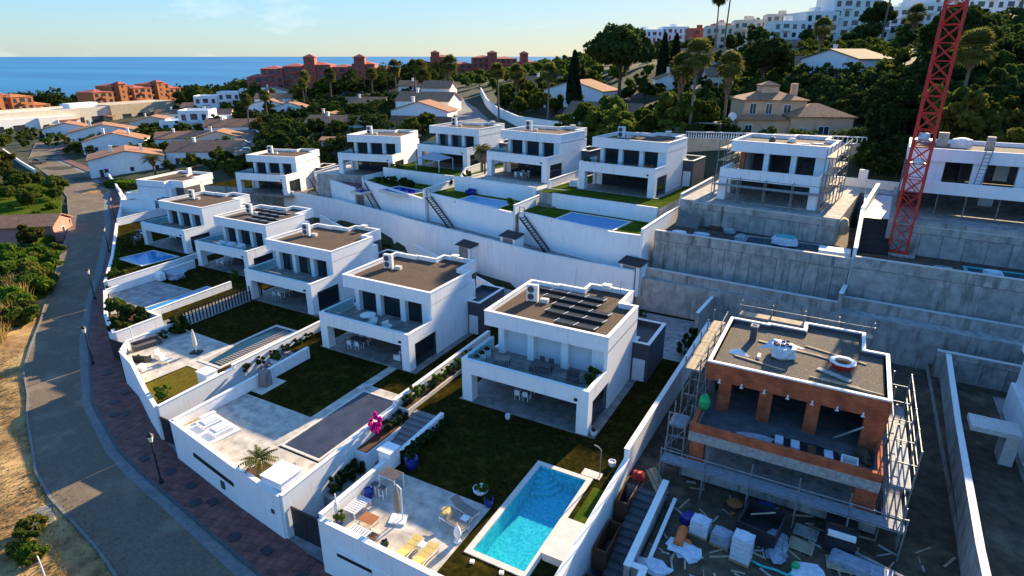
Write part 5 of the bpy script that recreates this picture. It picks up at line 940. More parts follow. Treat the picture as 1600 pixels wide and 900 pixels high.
for i, (x, y) in enumerate(((-14.4, 21.6), (-12.6, 21.7))): solo('garden_spotlight', MB().box(-.12, .12, -.1, .1, 0, .14), 'cap', 'small white spotlight in grass in front of turquoise pool', 'spotlight', 'spotlights in front of the pool', (x, y, 0), .3)
# planting along the wall of the solar villa stairs
bx = thing('planter_box', 'long pale planter along wall of solar villa entrance', 'planter', (0, 0, 0)); part('box', MB().box(-27.7, -26.7, 31.8, 44, -.3, .35), 'coping', bx); part('soil', B(-27.6, -26.8, 31.9, 43.9, .35, .38), 'soil', bx)
bx = thing('planter_box', 'white stepped planter with bougainvillea beside stairs', 'planter', (0, 0, 0)); part('box', MB().box(-27.75, -26.6, 26.8, 31.7, -2.2, -.55), 'white', bx); part('soil', B(-27.65, -26.7, 26.9, 31.6, -.55, -.5), 'soil', bx)
for i in range(11): plant(('shrub', 'shrubgreen', 'shrubgreen')[i % 3], 'small leafy plant in pale planter along entrance wall', 'plant', -27.2 + random.uniform(-.2, .2), 32.4 + i * 1.0, .3, random.uniform(.7, 1.15), None, 'plants in the entrance planter')
for i in range(3): plant('shrub', 'dark shrub in white planter beside bougainvillea', 'plant', -27.2, 30 + i * .8, -.6, .9, None, 'shrubs beside the bougainvillea')
plant('bougain', 'bright magenta bougainvillea against white wall', 'plant', -27.35, 28.9, -.6, .62, .95, name='bougainvillea')
for i in range(4): plant('shrub', 'thin twiggy climber at foot of white stair wall', 'plant', -27.3, 24.2 + i * .75, -2.3, .95, 1.3, 'climbers at the stair wall')
for i in range(9): plant('shrub', 'dark low shrub along lawn edge beside pale wall', 'plant', -23.25 + random.uniform(-.1, .1), 27.2 + i * .62, 0, random.uniform(.6, .95), None, 'shrubs on the lawn edge of solar villa')
# balcony of the solar villa
for i, y in enumerate((1.0, 1.8, 2.6)): pot('white square-shouldered pot with small bush on balcony of solar villa', -23.4, 35.65 + y, 2.76, 'whitepot', .3, .75, 'shrub', .5, group='balcony pots')
def dining(label, x, y, z, rz, m='darkfabric', n=4, L=1.6, chairm='whitemetal', clab='white garden chair'):
    t = thing('dining_table', label, 'table', (x, y, z), rz); part('table_top', B(-L / 2, L / 2, -.45, .45, .7, .75), m, t)
    for a in (-1, 1):
        for b in (-1, 1): part('leg', B(a * (L / 2 - .08) - .03, a * (L / 2 - .08) + .03, b * .38 - .03, b * .38 + .03, 0, .7), chairm, t)
    c, s_ = math.cos(rz), math.sin(rz)
    for i in range(n):
        sx = (-.4 if i % 2 == 0 else .4) * (L / 1.6); sy = -.75 if i < 2 else .75; q = thing('garden_chair', clab, 'chair', (x + c * sx - s_ * sy, y + s_ * sx + c * sy, z), rz + (0 if i < 2 else math.pi), clab)
        part('seat', B(-.22, .22, -.22, .22, .42, .47), chairm, q); part('backrest', B(-.22, .22, -.25, -.2, .47, .88), chairm, q)
        for a in (-.2, .2):
            for b in (-.2, .2): part('leg', B(a - .02, a + .02, b - .02, b + .02, 0, .42), chairm, q)
dining('dark covered table on balcony of solar villa', -18.4, 38.2, 2.76, 0, 'darkfabric', 4, 1.6, 'darkfabric', 'dark chair at table on solar villa balcony'); dining('round-cornered grey table on balcony of solar villa near pots', -21.6, 37.6, 2.76, .3, 'mesh', 2, 1.2, 'darkfabric', 'dark folding chair beside grey table on solar villa balcony')
plant('bush', 'bushy green potted shrub at balcony corner of solar villa', 'plant', -14.2, 38.4, 2.9, .42, .6); solo('planter_trough', B(-13.95, -13.7, 36.3, 38.6, 0, .5), 'whitepot', 'white trough planter along balcony side of solar villa', 'planter', loc=(0, 0, 2.78)); solo('lounge_chair', MB().box(-.5, .5, -.4, .4, 0, .4).box(-.5, .5, .3, .45, .4, .9).box(-.5, -.38, -.4, .3, .4, .6).box(.38, .5, -.4, .3, .4, .6), 'darkfabric', 'black armchair on balcony of solar villa near potted shrub', 'chair', loc=(-15.6, 37.9, 2.77), rotz=.4)
dining('dark table with white legs on ground terrace of solar villa', -20.0, 38.6, .06, .1, 'darkfabric', 2, 1.4, 'whitemetal', 'white chair at ground terrace table of solar villa')
dining('dark dining table with white chairs under covered-pool villa terrace', -39.4, 40.2, -.74, .1, 'darkfabric', 4, 1.8, 'whitemetal', 'white chair at table under covered-pool villa'); dining('white dining set under parasol-garden villa terrace', -57.4, 46.6, -1.14, .1, 'whitemetal', 4, 1.6, 'whitemetal', 'white chair under parasol-garden villa'); dining('white dining set under villa with balcony sofas', -76.4, 53.0, -2.04, .1, 'whitemetal', 4, 1.8, 'whitemetal', 'white chair under villa with balcony sofas')
def sofa(label, x, y, z, rz, m='cap', w=1.6, cat='sofa', frame='whitemetal'):
    t = thing('garden_sofa', label, cat, (x, y, z), rz); part('base', B(-w / 2, w / 2, -.4, .4, .08, .34), frame, t); part('backrest', B(-w / 2, w / 2, .28, .42, .34, .8), frame, t); part('armrest', B(-w / 2, -w / 2 + .1, -.4, .28, .34, .6), frame, t); part('armrest', B(w / 2 - .1, w / 2, -.4, .28, .34, .6), frame, t); part('seat_cushion', B(-w / 2 + .11, w / 2 - .11, -.38, .27, .345, .46), m, t)
sofa('white armchair under covered-pool villa near its corner column', -34.0, 39.8, -.74, R(-90), 'fabric', .9, 'chair'); sofa('second white armchair at side opening of covered-pool villa', -33.0, 41.4, -.74, R(180), 'fabric', .9, 'chair')
for i, (x, rz) in enumerate(((.9, 0), (2.6, .2), (4.4, 0))): sofa(('first', 'second', 'third')[i] + ' white sofa on balcony above the planked patio counting from its open end', *to_world('H4', 2.1 + x, 1.9 + .2 * i, 2.77), rz, 'cap', 1.4)
for i, x in enumerate((4.6, 6.4)): t = solo('tub_chair', MB().lathe([(.3, 0), (.42, .35), (.45, .4), (.38, .42), (.3, .38)], 12).box(-.4, .4, .25, .4, .38, .75), 'cap', 'round white chair on balcony of covered-pool villa, ' + ('beside round table' if i == 0 else 'nearer the dark window'), 'chair', 'round balcony chairs', to_world('H2', x + .6, 1.7, 2.77), .4 + i)
solo('round_table', MB().lathe([(.3, 0), (.05, .05), (.05, .68), (.75, .7), (.75, .75)], 16), 'cap', 'round white table on balcony of covered-pool villa', 'table', loc=to_world('H2', 4.2, 2.2, 2.77))
# covered pool garden
db = thing('day_bed', 'pair of white canopied day beds on sunlit patio', 'day bed', (-39.0, 23.4, -.77), R(-8))
part('platform', B(-2.2, 1.6, -.9, 1.5, 0, .18), 'cap', db)
for i in range(2): part('mattress', B(-1.6 + i * 1.6, -.3 + i * 1.6, -.3, 1.1, .18, .5), 'whitemetal', db); part('mattress_pad', B(-1.4 + i * 1.6, -.5 + i * 1.6, -.1, .9, .502, .56), 'curtain', db)
part('side_shelf', B(-2.1, -1.7, .2, 1.4, .18, .5), 'cap', db); part('wood_strip', B(-2.7, -2.2, -.9, .8, 0, .06), 'wood', db)
plant('palmsmall', 'small feathery palm in soil bed on sunlit patio', 'palm', -31.7, 21.9, -.78, .95, name='palm_tree'); solo('watering_can', MB().lathe([(.14, 0), (.16, .3), (.1, .34)], 8).tube((.15, 0, .1), (.4, 0, .35), .03, n=5), 'cap', 'white watering can beside palm bed', 'watering can', loc=(-31.0, 23.2, -.76)); solo('garden_post', MB().tube((0, 0, 0), (0, 0, 1.1), .03), 'greywall', 'thin dark post beside wide white box pillar', 'post', loc=(-29.4, 22.9, -.77))
fn = thing('stone_fountain', 'lumpy grey stone fountain on white slab at lawn edge', 'fountain', (-41.1, 30.4, -.8)); part('slab', B(-.6, .9, -1.3, 1.3, 0, .06), 'coping', fn); part('stone', MB().lump(-.5, .4, -.5, .5, .06, 1.5, seed=11, j=.25), 'midgrey', fn)
for i in range(6): plant('shrub', 'dark creeper along stair wall of covered-pool garden', 'plant', -45.0, 31.5 + i * 1.5, -.9, .8, None, 'creepers on the stair wall')
pot('white trough with cactus beside stair wall', -43.6, 33.6, -.8, 'whitepot', .5, .6, 'shrubgreen', 1.0); plant('shrubgreen', 'pink flowered plant on corridor wall below covered-pool garden', 'plant', -43.9, 27.2, -2.4, 1.0)
# parasol garden
sofa('long dark wicker sofa under cover beside white wall', -58.4, 30.4, -1.17, R(78), 'darkfabric', 2.6, 'sofa', 'darkfabric'); sofa('black covered garden grill seat at street wall', -55.6, 28.2, -1.17, R(200), 'black', 1.3, 'sofa', 'black'); solo('side_box', B(-.3, .3, -.3, .3, 0, .5), 'cap', 'white box at street wall of parasol patio', 'box', loc=(-54.2, 27.3, -1.17), rotz=.3)
for i, (x, y) in enumerate(((-55.0, 29.6), (-53.5, 29.2))): t = solo('deck_chair', MB().box(-.3, .3, -.5, .4, .3, .36).box(-.3, -.26, -.5, -.45, 0, .3).box(.26, .3, -.5, -.45, 0, .3).box(-.3, .3, .36, .42, .3, .85).box(-.3, -.26, .3, .35, 0, .3).box(.26, .3, .3, .35, 0, .3), 'whitemetal', 'white deck chair on sunlit parasol patio, ' + ('nearer the wicker sofa' if i == 0 else 'nearer the narrow pool'), 'chair', 'deck chairs', (x, y, -1.17), R(100))
plant('bushdark', 'round dark clipped bush behind wicker sofa', 'plant', -59.0, 34.2, -1.2, .75, .85); plant('shrub', 'small dark bush beside wicker sofa', 'plant', -58.9, 32.4, -1.2, .9); plant('shrubgreen', 'spiky green plant in sunlit olive lawn square', 'plant', -47.6, 25.2, -1.2, 1.5); solo('garden_shower', MB().tube((0, 0, 0), (0, 0, 2.3), .06), 'whitemetal', 'white shower post beside wicker sofa', 'shower', loc=(-59.2, 29.6, -1.2)); solo('gate_pillar', MB().box(-46.9, -45.6, 27.9, 29.0, -1.2, .2).box(-46.96, -45.54, 27.84, 29.06, .202, .27), 'white', 'white pillar block at corner of sunlit olive lawn', 'pillar')
fc = thing('slat_fence', 'fence of upright black slats beside shaded parasol lawn', 'fence', (0, 0, 0)); sm_ = B(-.06, .06, -.05, .05, 0, 1.75).mesh('slat', 'black')
for i in range(26): u = i / 25; part('slat', sm_, None, fc, (-59.75 - .2 * u, 35.2 + 10.5 * u, -1.2))
part('rail', MB().seg((-59.75, 35.2), (-59.95, 45.7), .05, -.2, -.12), 'black', fc); wall('white wall behind black slat fence', [(-60.1, 34.6, -.5), (-60.3, 45.8, -.3)], .2)
f2 = thing('slat_fence', 'low fence of yellow-lit slats at edge of diamond-pool lawn', 'fence', (0, 0, 0)); sm_ = B(-.07, .07, -.05, .05, 0, 1.0).mesh('slat', 'woodbrown')
for i in range(16): u = i / 15; part('slat', sm_, None, f2, (-82.9, 40.5 + 7.5 * u, -2.4))
for i in range(8): plant('shrubgreen', 'leafy plant in drive bed below black slat fence', 'plant', -61.2 + random.uniform(-.4, .4), 34.5 + i * 1.3, -2.6, random.uniform(.8, 1.3), None, 'plants below the slat fence')
# long blue pool garden and beyond
tree('ornamental_tree', 'broad', 'small light green tree in soil bed behind white street wall', 'tree', -70.2, 34.2, -2.1, .42, .42); plant('bushdark', 'large dark rounded shrub in soil bed', 'plant', -67.9, 34.6, -2.1, .95, 1.0); plant('bush', 'light green shrub at corner of soil bed', 'plant', -66.6, 32.3, -2.1, .75, .65); plant('bush', 'green shrub at white wall end of soil bed', 'plant', -68.9, 33.1, -2.1, .5, .5)
solo('covered_heap', MB().lump(-1.6, 1.6, -1.0, 1.0, 0, 1.0, seed=21, j=.35), 'bagclear', 'heap of grey and white covered chairs on shaded lawn', 'heap', loc=(-77.6, 46.0, -2.1)); solo('outdoor_sink', MB().box(-.6, .6, -.4, .4, 0, 1.0).box(-.3, .3, -.42, -.38, .2, .6), 'white', 'white outdoor sink block at wall of planked patio', 'sink', loc=(-78.5, 44.5, -2.1)); plant('shrubgreen', 'small yellow-green standard tree on shaded lawn', 'plant', -69.4, 49.0, -2.1, 1.0, 1.6)
plant('bush', 'leafy yellow-green plant in corner of diamond-pool lawn', 'plant', -84.6, 42.2, -2.4, .8, .7); plant('palmsmall', 'small dark umbrella-like palm on terrace of diamond-pool garden', 'palm', -98.6, 53.0, -2.4, 1.2, name='palm_tree'); solo('parked_scooter', MB().box(-.7, .7, -.2, .2, .3, .7).tube((-.5, -.1, .25), (-.5, .1, .25), .25, n=10).tube((.5, -.1, .25), (.5, .1, .25), .25, n=10).box(.45, .55, -.3, .3, .7, 1.0), 'cardark', 'dark scooter parked in drive of diamond-pool villa', 'scooter', loc=(-104, 57.4, -2.4), rotz=.5); dining('grey table with chairs on terrace of diamond-pool garden', -101.5, 55.5, -2.4, .2, 'mesh', 4, 1.6, 'whitemetal', 'white chair on terrace of diamond-pool garden')
for i in range(8): plant('shrubgreen', 'low green plant along diamond-pool street wall', 'plant', -86 - i * 1.9, 42.4 + i * 1.25, -2.4, .9, None, 'plants inside the diamond-pool street wall')
# upper gardens
o = to_world('U3', 5.2, -1.9, 0); t = thing('shade_sail', 'grey pointed shade sail on white poles in front of upper villa', 'shade sail', o, SITE['U3'][3]); part('canopy', MB().add([(-2.6, -1.6, 1.9), (2.6, -1.9, 1.9), (2.8, 1.6, 2.0), (-2.4, 1.6, 2.0), (0, 0, 3.0)], [(0, 1, 4), (1, 2, 4), (2, 3, 4), (3, 0, 4)]), 'shade', t)
for x, y in ((-2.6, -1.6), (2.6, -1.9), (2.8, 1.6), (-2.4, 1.6)): part('pole', MB().tube((x, y, 0), (x, y, 2.0), .06), 'whitemetal', t)
for i, (x, d) in enumerate(((-1.4, 'brownish'), (-2.6, 'slender brownish'), (-3.6, 'green'))): p = to_world('U2', x, 1.2 + i, 0); tree('palm_tree', 'palmpot', d + ' young palm between the two upper villas', 'palm', p[0], p[1], p[2], 1.25, 1.7)
pot('wide-leaved potted plant on balcony corner of upper villa nearest unfinished one', *to_world('U1', .6, .8, 2.76), 'whitepot', .25, .5, 'shrubgreen', 1.2); plant('shrubgreen', 'lime green plant on pale pool terrace corner', 'plant', *to_world('U2', 10.6, -8.4, -1.8), 1.3); plant('shrubgreen', 'lime green plant at head of terrace wall', 'plant', *to_world('U2', -1.4, -3.2, 0), 1.2)
dining('white table set under upper villa above pale pool', *to_world('U2', 5.2, 1.9, .06), SITE['U2'][3], 'fabric', 4, 2.0, 'whitemetal', 'white chair under upper villa above pale pool'); sofa('dark blue sun box at garden wall behind pale pool', *to_world('U2', 1.2, -5.4, -1.8), SITE['U2'][3], 'waterdeep', 1.4, 'sofa', 'bluepot'); sofa('white seat beside upper villa stairs', *to_world('U1', -1.2, 1.0, .02), .2, 'fabric', 1.2)
for i in range(10): plant('shrub', 'dark shrub in upper garden beside dark blue pool', 'plant', *to_world('U3', -1 + i * .8, -7.0 - random.uniform(0, 2.5), -1.85), 1.2, None, 'shrubs beside the dark blue pool')
for i in range(6): plant('shrubgreen', 'small leafy tuft on upper lawn beside shade sail', 'plant', *to_world('U3', -2.3 + i * .6, -4.6, 0), .8, None, 'tufts beside the shade sail')
for i in range(7): plant('shrub', 'dark potted shrub at foot of rear white wall behind solar villa', 'plant', -22.5 + i * 1.0, 58.9, 0, random.uniform(.8, 1.5), None, 'shrubs behind the solar villa')
for i in range(3): plant('shrub', 'thin dark climber on white wall beside building site', 'plant', -10.6 + .1 * i, 52 + i * 1.6, 0, .9, 1.7, 'climbers beside the building site')
solo('garden_set', MB().box(-1.2, 1.2, -.05, .05, .8, .86).box(-1.2, -1.1, -.05, .05, 0, .86).box(1.1, 1.2, -.05, .05, 0, .86).box(-.05, .05, -.05, .05, 0, .86), 'whitemetal', 'white laundry rack behind parasol-garden villa', 'laundry rack', loc=(-58, 60.5, -1.2)); solo('garden_set', MB().box(-1.2, 1.2, -.05, .05, 1.0, 1.06).box(-1.2, -1.1, -.05, .05, 0, 1.0).box(1.1, 1.2, -.05, .05, 0, 1.0).box(-.4, .5, -.3, .3, 0, .6), 'steel', 'grey bin rack behind bare-roofed villa', 'rack', loc=(-36.5, 56.2, -.78), rotz=-.3)

# ---------------------------------------------------------------- building yard below the brick villa
Y0 = -.3
wall('low blue-grey block wall between dark stairs and building yard', [(-6.75, 25.0, .45), (-6.75, 32.6, .75)], .32, -5, 'concrete'); wall('second low block wall stepping toward street at building yard', [(-6.6, 25.3, .4), (-5.9, 25.3, .4), (-5.9, 20, .2)], .3, -5, 'concrete'); wall('thin inner block wall beside low yard wall', [(-5.95, 25.6, -.1), (-5.95, 32.0, .1)], .14, -5, 'concrete')
for i, (y, z) in enumerate(((30.3, -.6), (26.7, -1.4), (23.0, -2.4))): t = solo('timber_planter', ring(rp(-9.3, -8.45, y, y + 2.7), .08, z - 1, z + .5), 'woodbrown', ('uppermost', 'middle', 'lowest')[i] + ' brown timber planter stepping down beside dark stairs', 'planter', 'timber planters beside the dark stairs')
rl = thing('orange_roll', 'bright orange plastic roll lying in building yard', 'roll', (-4.9, 29.0, Y0 + .28), R(5)); part('roll', MB().tube((0, -.7, 0), (.1, .75, 0), .28, n=14), 'orange', rl); part('core', MB().tube((0, -.705, 0), (0, -.72, 0), .06, n=8), 'black', rl); part('unrolled_sheet', MB().lump(.25, .7, -.6, .2, -.28, -.1, seed=1), 'orange', rl)
pl = MB().box(-.55, .55, -.45, .45, .1, .14)
for i in range(3): pl.box(-.55, .55, -.45 + i * .4, -.35 + i * .4, 0, .1)
for x, y, rz, hh, m, lb in ((-4.0, 30.2, -.1, .85, 'bagwhite', 'wrapped white pallet load behind orange roll'), (-2.75, 30.0, -.15, .65, 'bagclear', 'half used pallet of grey sacks in yard'), (-1.55, 29.3, -.1, 1.5, 'bagwhite', 'tall wrapped white pallet of tiles in yard')):
    t = thing('pallet_load', lb, 'pallet', (x, y, Y0), rz); part('pallet', pl.mesh('pallet', 'wood'), None, t); nz = max(1, int(hh / .3))
    for k in range(nz): part('layer', MB().box(-.52 + .01 * (k % 2), .52 - .01 * (k % 2), -.42, .42, .14 + k * hh / nz, .14 + (k + 1) * hh / nz - .02), m, t)
    part('wrap_flap', MB().lump(-.5, .45, -.4, .4, .14 + hh - .02, .22 + hh, seed=int(x * 10)), m, t)
solo('plastic_heap', MB().lump(-.9, .8, -.7, .6, 0, .25, seed=31, j=.35), 'bagwhite', 'crumpled white plastic spread in front of orange roll', 'heap', loc=(-4.3, 28.4, Y0)); solo('blue_crate', MB().box(-.3, .3, -.4, .4, 0, .4).box(-.26, .26, -.36, .36, .4, .42), 'bluepot', 'dull violet-blue crate tilted behind orange roll', 'crate', loc=(-4.9, 30.9, Y0), rotz=-.4)
solo('plastic_heap', MB().lump(-.8, .8, -.5, .5, 0, .35, seed=33, j=.4), 'bagwhite', 'white plastic bags heaped on corner of low yard wall', 'heap', loc=(-5.6, 26.2, Y0)); solo('plastic_heap', MB().lump(-.5, .5, -1.2, 1.2, 0, .3, seed=34, j=.4), 'bagclear', 'long clear plastic film lying beside slatted pallet', 'heap', loc=(.1, 31.1, Y0), rotz=.15)
solo('plastic_heap', MB().lump(-.7, .8, -.6, .6, 0, .3, seed=35, j=.4), 'bagwhite', 'white torn sacks beside teal hose in yard', 'heap', loc=(1.9, 29.9, Y0)); solo('hose', MB().path([(-1.0, 29.4, 0), (-.4, 29.2, .06), (.3, 29.3, .05), (.9, 29.2, .05), (1.1, 29.6, .06)], [.07] * 5), 'teal', 'teal plastic strip trailing across yard', 'hose', loc=(0, 0, Y0 + .06)); solo('green_container', MB().lathe([(.2, 0), (.22, .4), (.1, .5), (.08, .6)], 8), 'green', 'small green jerrycan at end of teal strip', 'canister', loc=(1.2, 29.9, Y0))
sk2 = thing('site_skip', 'black open site container with pole across it in yard', 'container', (-.9, 32.0, Y0), -.15); part('tub', MB().box(-1.1, 1.1, -1.2, -1.1, 0, 1.1).box(-1.1, 1.1, 1.1, 1.2, 0, 1.1).box(-1.1, -1.0, -1.1, 1.1, 0, 1.1).box(1.0, 1.1, -1.1, 1.1, 0, 1.1).box(-1, 1, -1.1, 1.1, 0, .1), 'darkgate', sk2); part('pole', MB().tube((-.6, -.2, 1.14), (.5, .8, 1.14), .05), 'planks', sk2)
for j, (x, y, rz) in enumerate(((1.35, 31.9, -.1), (1.5, 33.2, -.12), (3.3, 31.4, .1))):
    t = thing('wooden_pallet', ('slatted wooden pallet flat on yard beside clear film', 'grey pallet of boards below brick villa front', 'yellow wooden pallet leaning in front of tarpaulin box')[j], 'pallet', (x, y, Y0), rz)
    for k in range(7): ubox('slat', 'concrete' if j == 1 else 'planks', t, -.65, .65, -.5 + k * .15, -.4 + k * .15, .1, .13)
    for a in (-.6, 0, .5): ubox('bearer', 'wood', t, a, a + .1, -.5, .5, 0, .1)
t = thing('tool_box', 'dark tarpaulined tool box with white lid strip in yard', 'tool box', (3.2, 33.3, Y0), .02); part('body', B(-.8, .8, -.9, .9, 0, 1.3), 'darkgate', t); part('plank', B(-.7, .6, -.2, -.1, 1.3, 1.34), 'rust', t); part('strip', B(-.7, .7, -.95, -.7, 1.05, 1.31), 'cap', t)
solo('board_stack', MB().box(-1.5, 1.5, -.5, .5, 0, .3).box(-1.4, 1.5, -.45, .5, .3, .4), 'bagclear', 'stack of pale grey boards at street side of yard', 'boards', loc=(4.3, 31.6, Y0), rotz=-.15); solo('board_stack', MB().box(-1.8, 1.8, -.1, .1, 0, .25), 'concrete', 'long grey beam lying beside board stack', 'beam', loc=(5.2, 32.3, Y0), rotz=-.3); solo('barrow_tray', MB().lathe([(.3, .3), (.5, .55)], 8).tube((0, -.5, .15), (0, -.5, .16), .15, n=8), 'woodred', 'orange-brown wheelbarrow below brick villa front', 'wheelbarrow', loc=(-2.6, 33.2, Y0)); solo('blue_tarp', MB().lump(-.4, .4, -.4, .4, 0, .6, seed=44, j=.3), 'tarpblue', 'bunched bright blue tarpaulin below brick villa front', 'tarpaulin', loc=(-.9, 33.9, Y0))
solo('timber_stack', MB().box(-.15, .15, -1.4, 1.2, 0, .12).box(.2, .4, -1.3, 1.3, 0, .1).box(-.4, -.2, -1.2, 1.1, .0, .1), 'planks', 'yellow boards leaning at head of dark stairs', 'boards', loc=(-7.6, 33.6, Y0), rotz=.6); solo('red_bag', MB().lump(-.4, .4, -.3, .3, 0, .6, seed=46), 'red', 'red bag at head of dark stairs', 'bag', loc=(-8.7, 33.2, Y0))
db_ = MB(); rr = random.Random(5)
for i in range(820):
    x = rr.uniform(-6, 9) if i < 700 else rr.gauss(11.2, .6); y = (rr.uniform(24, 34.6) if rr.random() < .8 else rr.uniform(34, 56)) if i < 700 else rr.gauss(37, 5)
    if 34.6 < y < 49 and x < 5.2: x += 11.4 - 5.2 if x > 2 else 9 - x * .1
    if 8.9 < x < 9.7: continue; z = Y0 if x < 9.3 else .4; w = rr.uniform(.03, .10) if rr.random() < .92 else rr.uniform(.12, .3); db_.lump(x - w, x + w, y - w * .8, y + w * .8, z - .02, z + w * .8, i % 3 if rr.random() < .8 else 1, seed=i, j=.3)
for i in range(130):
    x, y, a_ = rr.uniform(-6, 8.8), rr.uniform(24, 34.5), rr.uniform(0, 3.1); L_ = rr.uniform(.3, 1.4); db_.seg((x, y), (x + math.cos(a_) * L_, y + math.sin(a_) * L_), rr.uniform(.04, .12), Y0, Y0 + rr.uniform(.03, .09), mi=3 if rr.random() < .6 else 0)
struct('rubble', db_, ['concrete', 'concretedark', 'plaster', 'planks'], 'stuff')
# upper building terraces
for i, (x, y, z, w, d, h, m, lb) in enumerate([(-15.6, 67.6, 7.2, 1.6, 1.2, .3, 'cap', 'white boards stacked at concrete terrace end'), (-13.2, 68.2, 7.2, 1.8, 1.0, .25, 'bagwhite', 'white strips laid on concrete terrace'), (-12.4, 71.4, 7.2, 1.6, .8, .35, 'rust', 'rusty reinforcement bundle on concrete terrace'), (-10.6, 70.4, 7.2, 1.2, .9, .6, 'bagclear', 'grey wrapped pallet on concrete terrace'), (-9.0, 68.0, 7.2, 1.2, 1.8, .6, 'bagclear', 'pale wrapped stack beside unfinished pool'), (-4.6, 68.2, 7.3, 2.6, 1.6, .9, 'bagwhite', 'stack of white boards with teal top over unfinished pool'), (13.0, 66.2, 7.1, 1.6, 1.2, .9, 'bagwhite', 'white covered pallet near crane'), (9.4, 67.0, 7.1, 1.6, 1.0, .4, 'concrete', 'grey block stack near crane foot'), (.4, 72.6, 8.2, 1.4, 2.2, 1.6, 'planks', 'heap of pale timber and boards beside scaffold'), (3.0, 66.0, 7.15, 2.4, 3.0, .15, 'dirt', 'sandy spoil below stairs beside crane')]):
    solo('building_supplies', MB().lump(-w / 2, w / 2, -d / 2, d / 2, 0, h, seed=60 + i, j=.12), m, lb, 'supplies', loc=(x, y, z), rotz=-.05)
solo('teal_boards', B(-.9, .9, -.5, .5, 0, .1), 'teal', 'teal sheet on top of white boards over unfinished pool', 'sheet', loc=(-4.6, 68.2, 8.2))

# ---------------------------------------------------------------- background buildings
FOOT = []                                             # footprints to keep trees off: x, y, r
def frame_of(a, b): return math.atan2(b[1] - a[1], b[0] - a[0]), math.hypot(b[0] - a[0], b[1] - a[1])
def hip_roof(mb, x0, x1, y0, y1, z, h, ov=.4, mi=0, gable=False):
    x0, x1, y0, y1 = x0 - ov, x1 + ov, y0 - ov, y1 + ov; k = 0 if gable else min((x1 - x0) / 2 - .05, (y1 - y0) / 2)
    ym = (y0 + y1) / 2; mb.add([(x0, y0, z), (x1, y0, z), (x1, y1, z), (x0, y1, z), (x0 + k, ym, z + h), (x1 - k, ym, z + h), (x0, y0, z - .15), (x1, y0, z - .15), (x1, y1, z - .15), (x0, y1, z - .15)],
        [(0, 1, 5, 4), (2, 3, 4, 5), (1, 2, 5), (3, 0, 4), (6, 7, 1, 0), (7, 8, 2, 1), (8, 9, 3, 2), (9, 6, 0, 3), (9, 8, 7, 6)], mi); return mb
def pitched_house(label, a, b, dep, h, rh, wallm='white', roofm='rooftilefar', gable_front=False, wins=3, chim=1, name='house', wing=None, z=None, group=None):
    rz, L = frame_of(a, b); cx, cy = (a[0] + b[0]) / 2 - math.sin(rz) * dep / 2, (a[1] + b[1]) / 2 + math.cos(rz) * dep / 2; FOOT.append((cx, cy, max(L, dep) * .62))
    z = min(hz(*a), hz(*b)) if z is None else z; t = thing(name, label, 'house', (a[0], a[1], z), rz, group); wm = MB().box(0, L, 0, dep, -3, h)
    if gable_front:
        wm.add([(0, 0, h), (L, 0, h), (L / 2, 0, h + rh)], [(0, 1, 2)]); wm.add([(0, dep, h), (L, dep, h), (L / 2, dep, h + rh)], [(2, 1, 0)]); r = MB(); ov = .35
        for sx in (0, 1):
            x = 0 - ov if sx == 0 else L + ov; zz = h - ov * rh / (L / 2); q = [(x, -ov, zz), (L / 2, -ov, h + rh), (L / 2, dep + ov, h + rh), (x, dep + ov, zz)]; q = q if sx else q[::-1]; r.hexa([(p[0], p[1], p[2] + .02) for p in q], [(p[0], p[1], p[2] + .22) for p in q])
    else:
        wm.add([(0, 0, h), (0, dep, h), (0, dep / 2, h + rh)], [(0, 2, 1)]); wm.add([(L, 0, h), (L, dep, h), (L, dep / 2, h + rh)], [(0, 1, 2)]); r = MB(); ov = .35
        for sy in (0, 1):
            y = -ov if sy == 0 else dep + ov; zz = h - ov * rh / (dep / 2); q = [(-ov, y, zz), (L + ov, y, zz), (L + ov, dep / 2, h + rh), (-ov, dep / 2, h + rh)]; q = q if sy == 0 else q[::-1]; r.hexa([(p[0], p[1], p[2] + .02) for p in q], [(p[0], p[1], p[2] + .22) for p in q])
    part('wall', wm, wallm, t); rf = part('roof', r, roofm, t)
    for i in range(chim): x = L * (.3 + .4 * i); part('chimney', MB().box(x, x + .7, dep * .4, dep * .4 + .6, h, h + rh + 1.0).box(x - .1, x + .8, dep * .4 - .1, dep * .4 + .7, h + rh + 1.0, h + rh + 1.15), wallm, rf)
    for i in range(wins):
        x = L * (i + .6) / wins - .4; w_ = ubox('window', 'whitemetal', t, x, x + 1.2, -.06, .0, 1.0, 2.3); link('pane', unit_box('glassfar'), w_, (0, -.25, .07), 0, (.82, .6, .86))
    ubox('door', 'shutter', t, L * .12, L * .12 + .95, -.07, 0, 0, 2.1); w_ = ubox('window', 'whitemetal', t, L, L + .06, dep * .4, dep * .4 + 1.2, 1.0, 2.3); link('pane', unit_box('glassfar'), w_, (.25, 0, .07), 0, (.6, .82, .86))
    return t
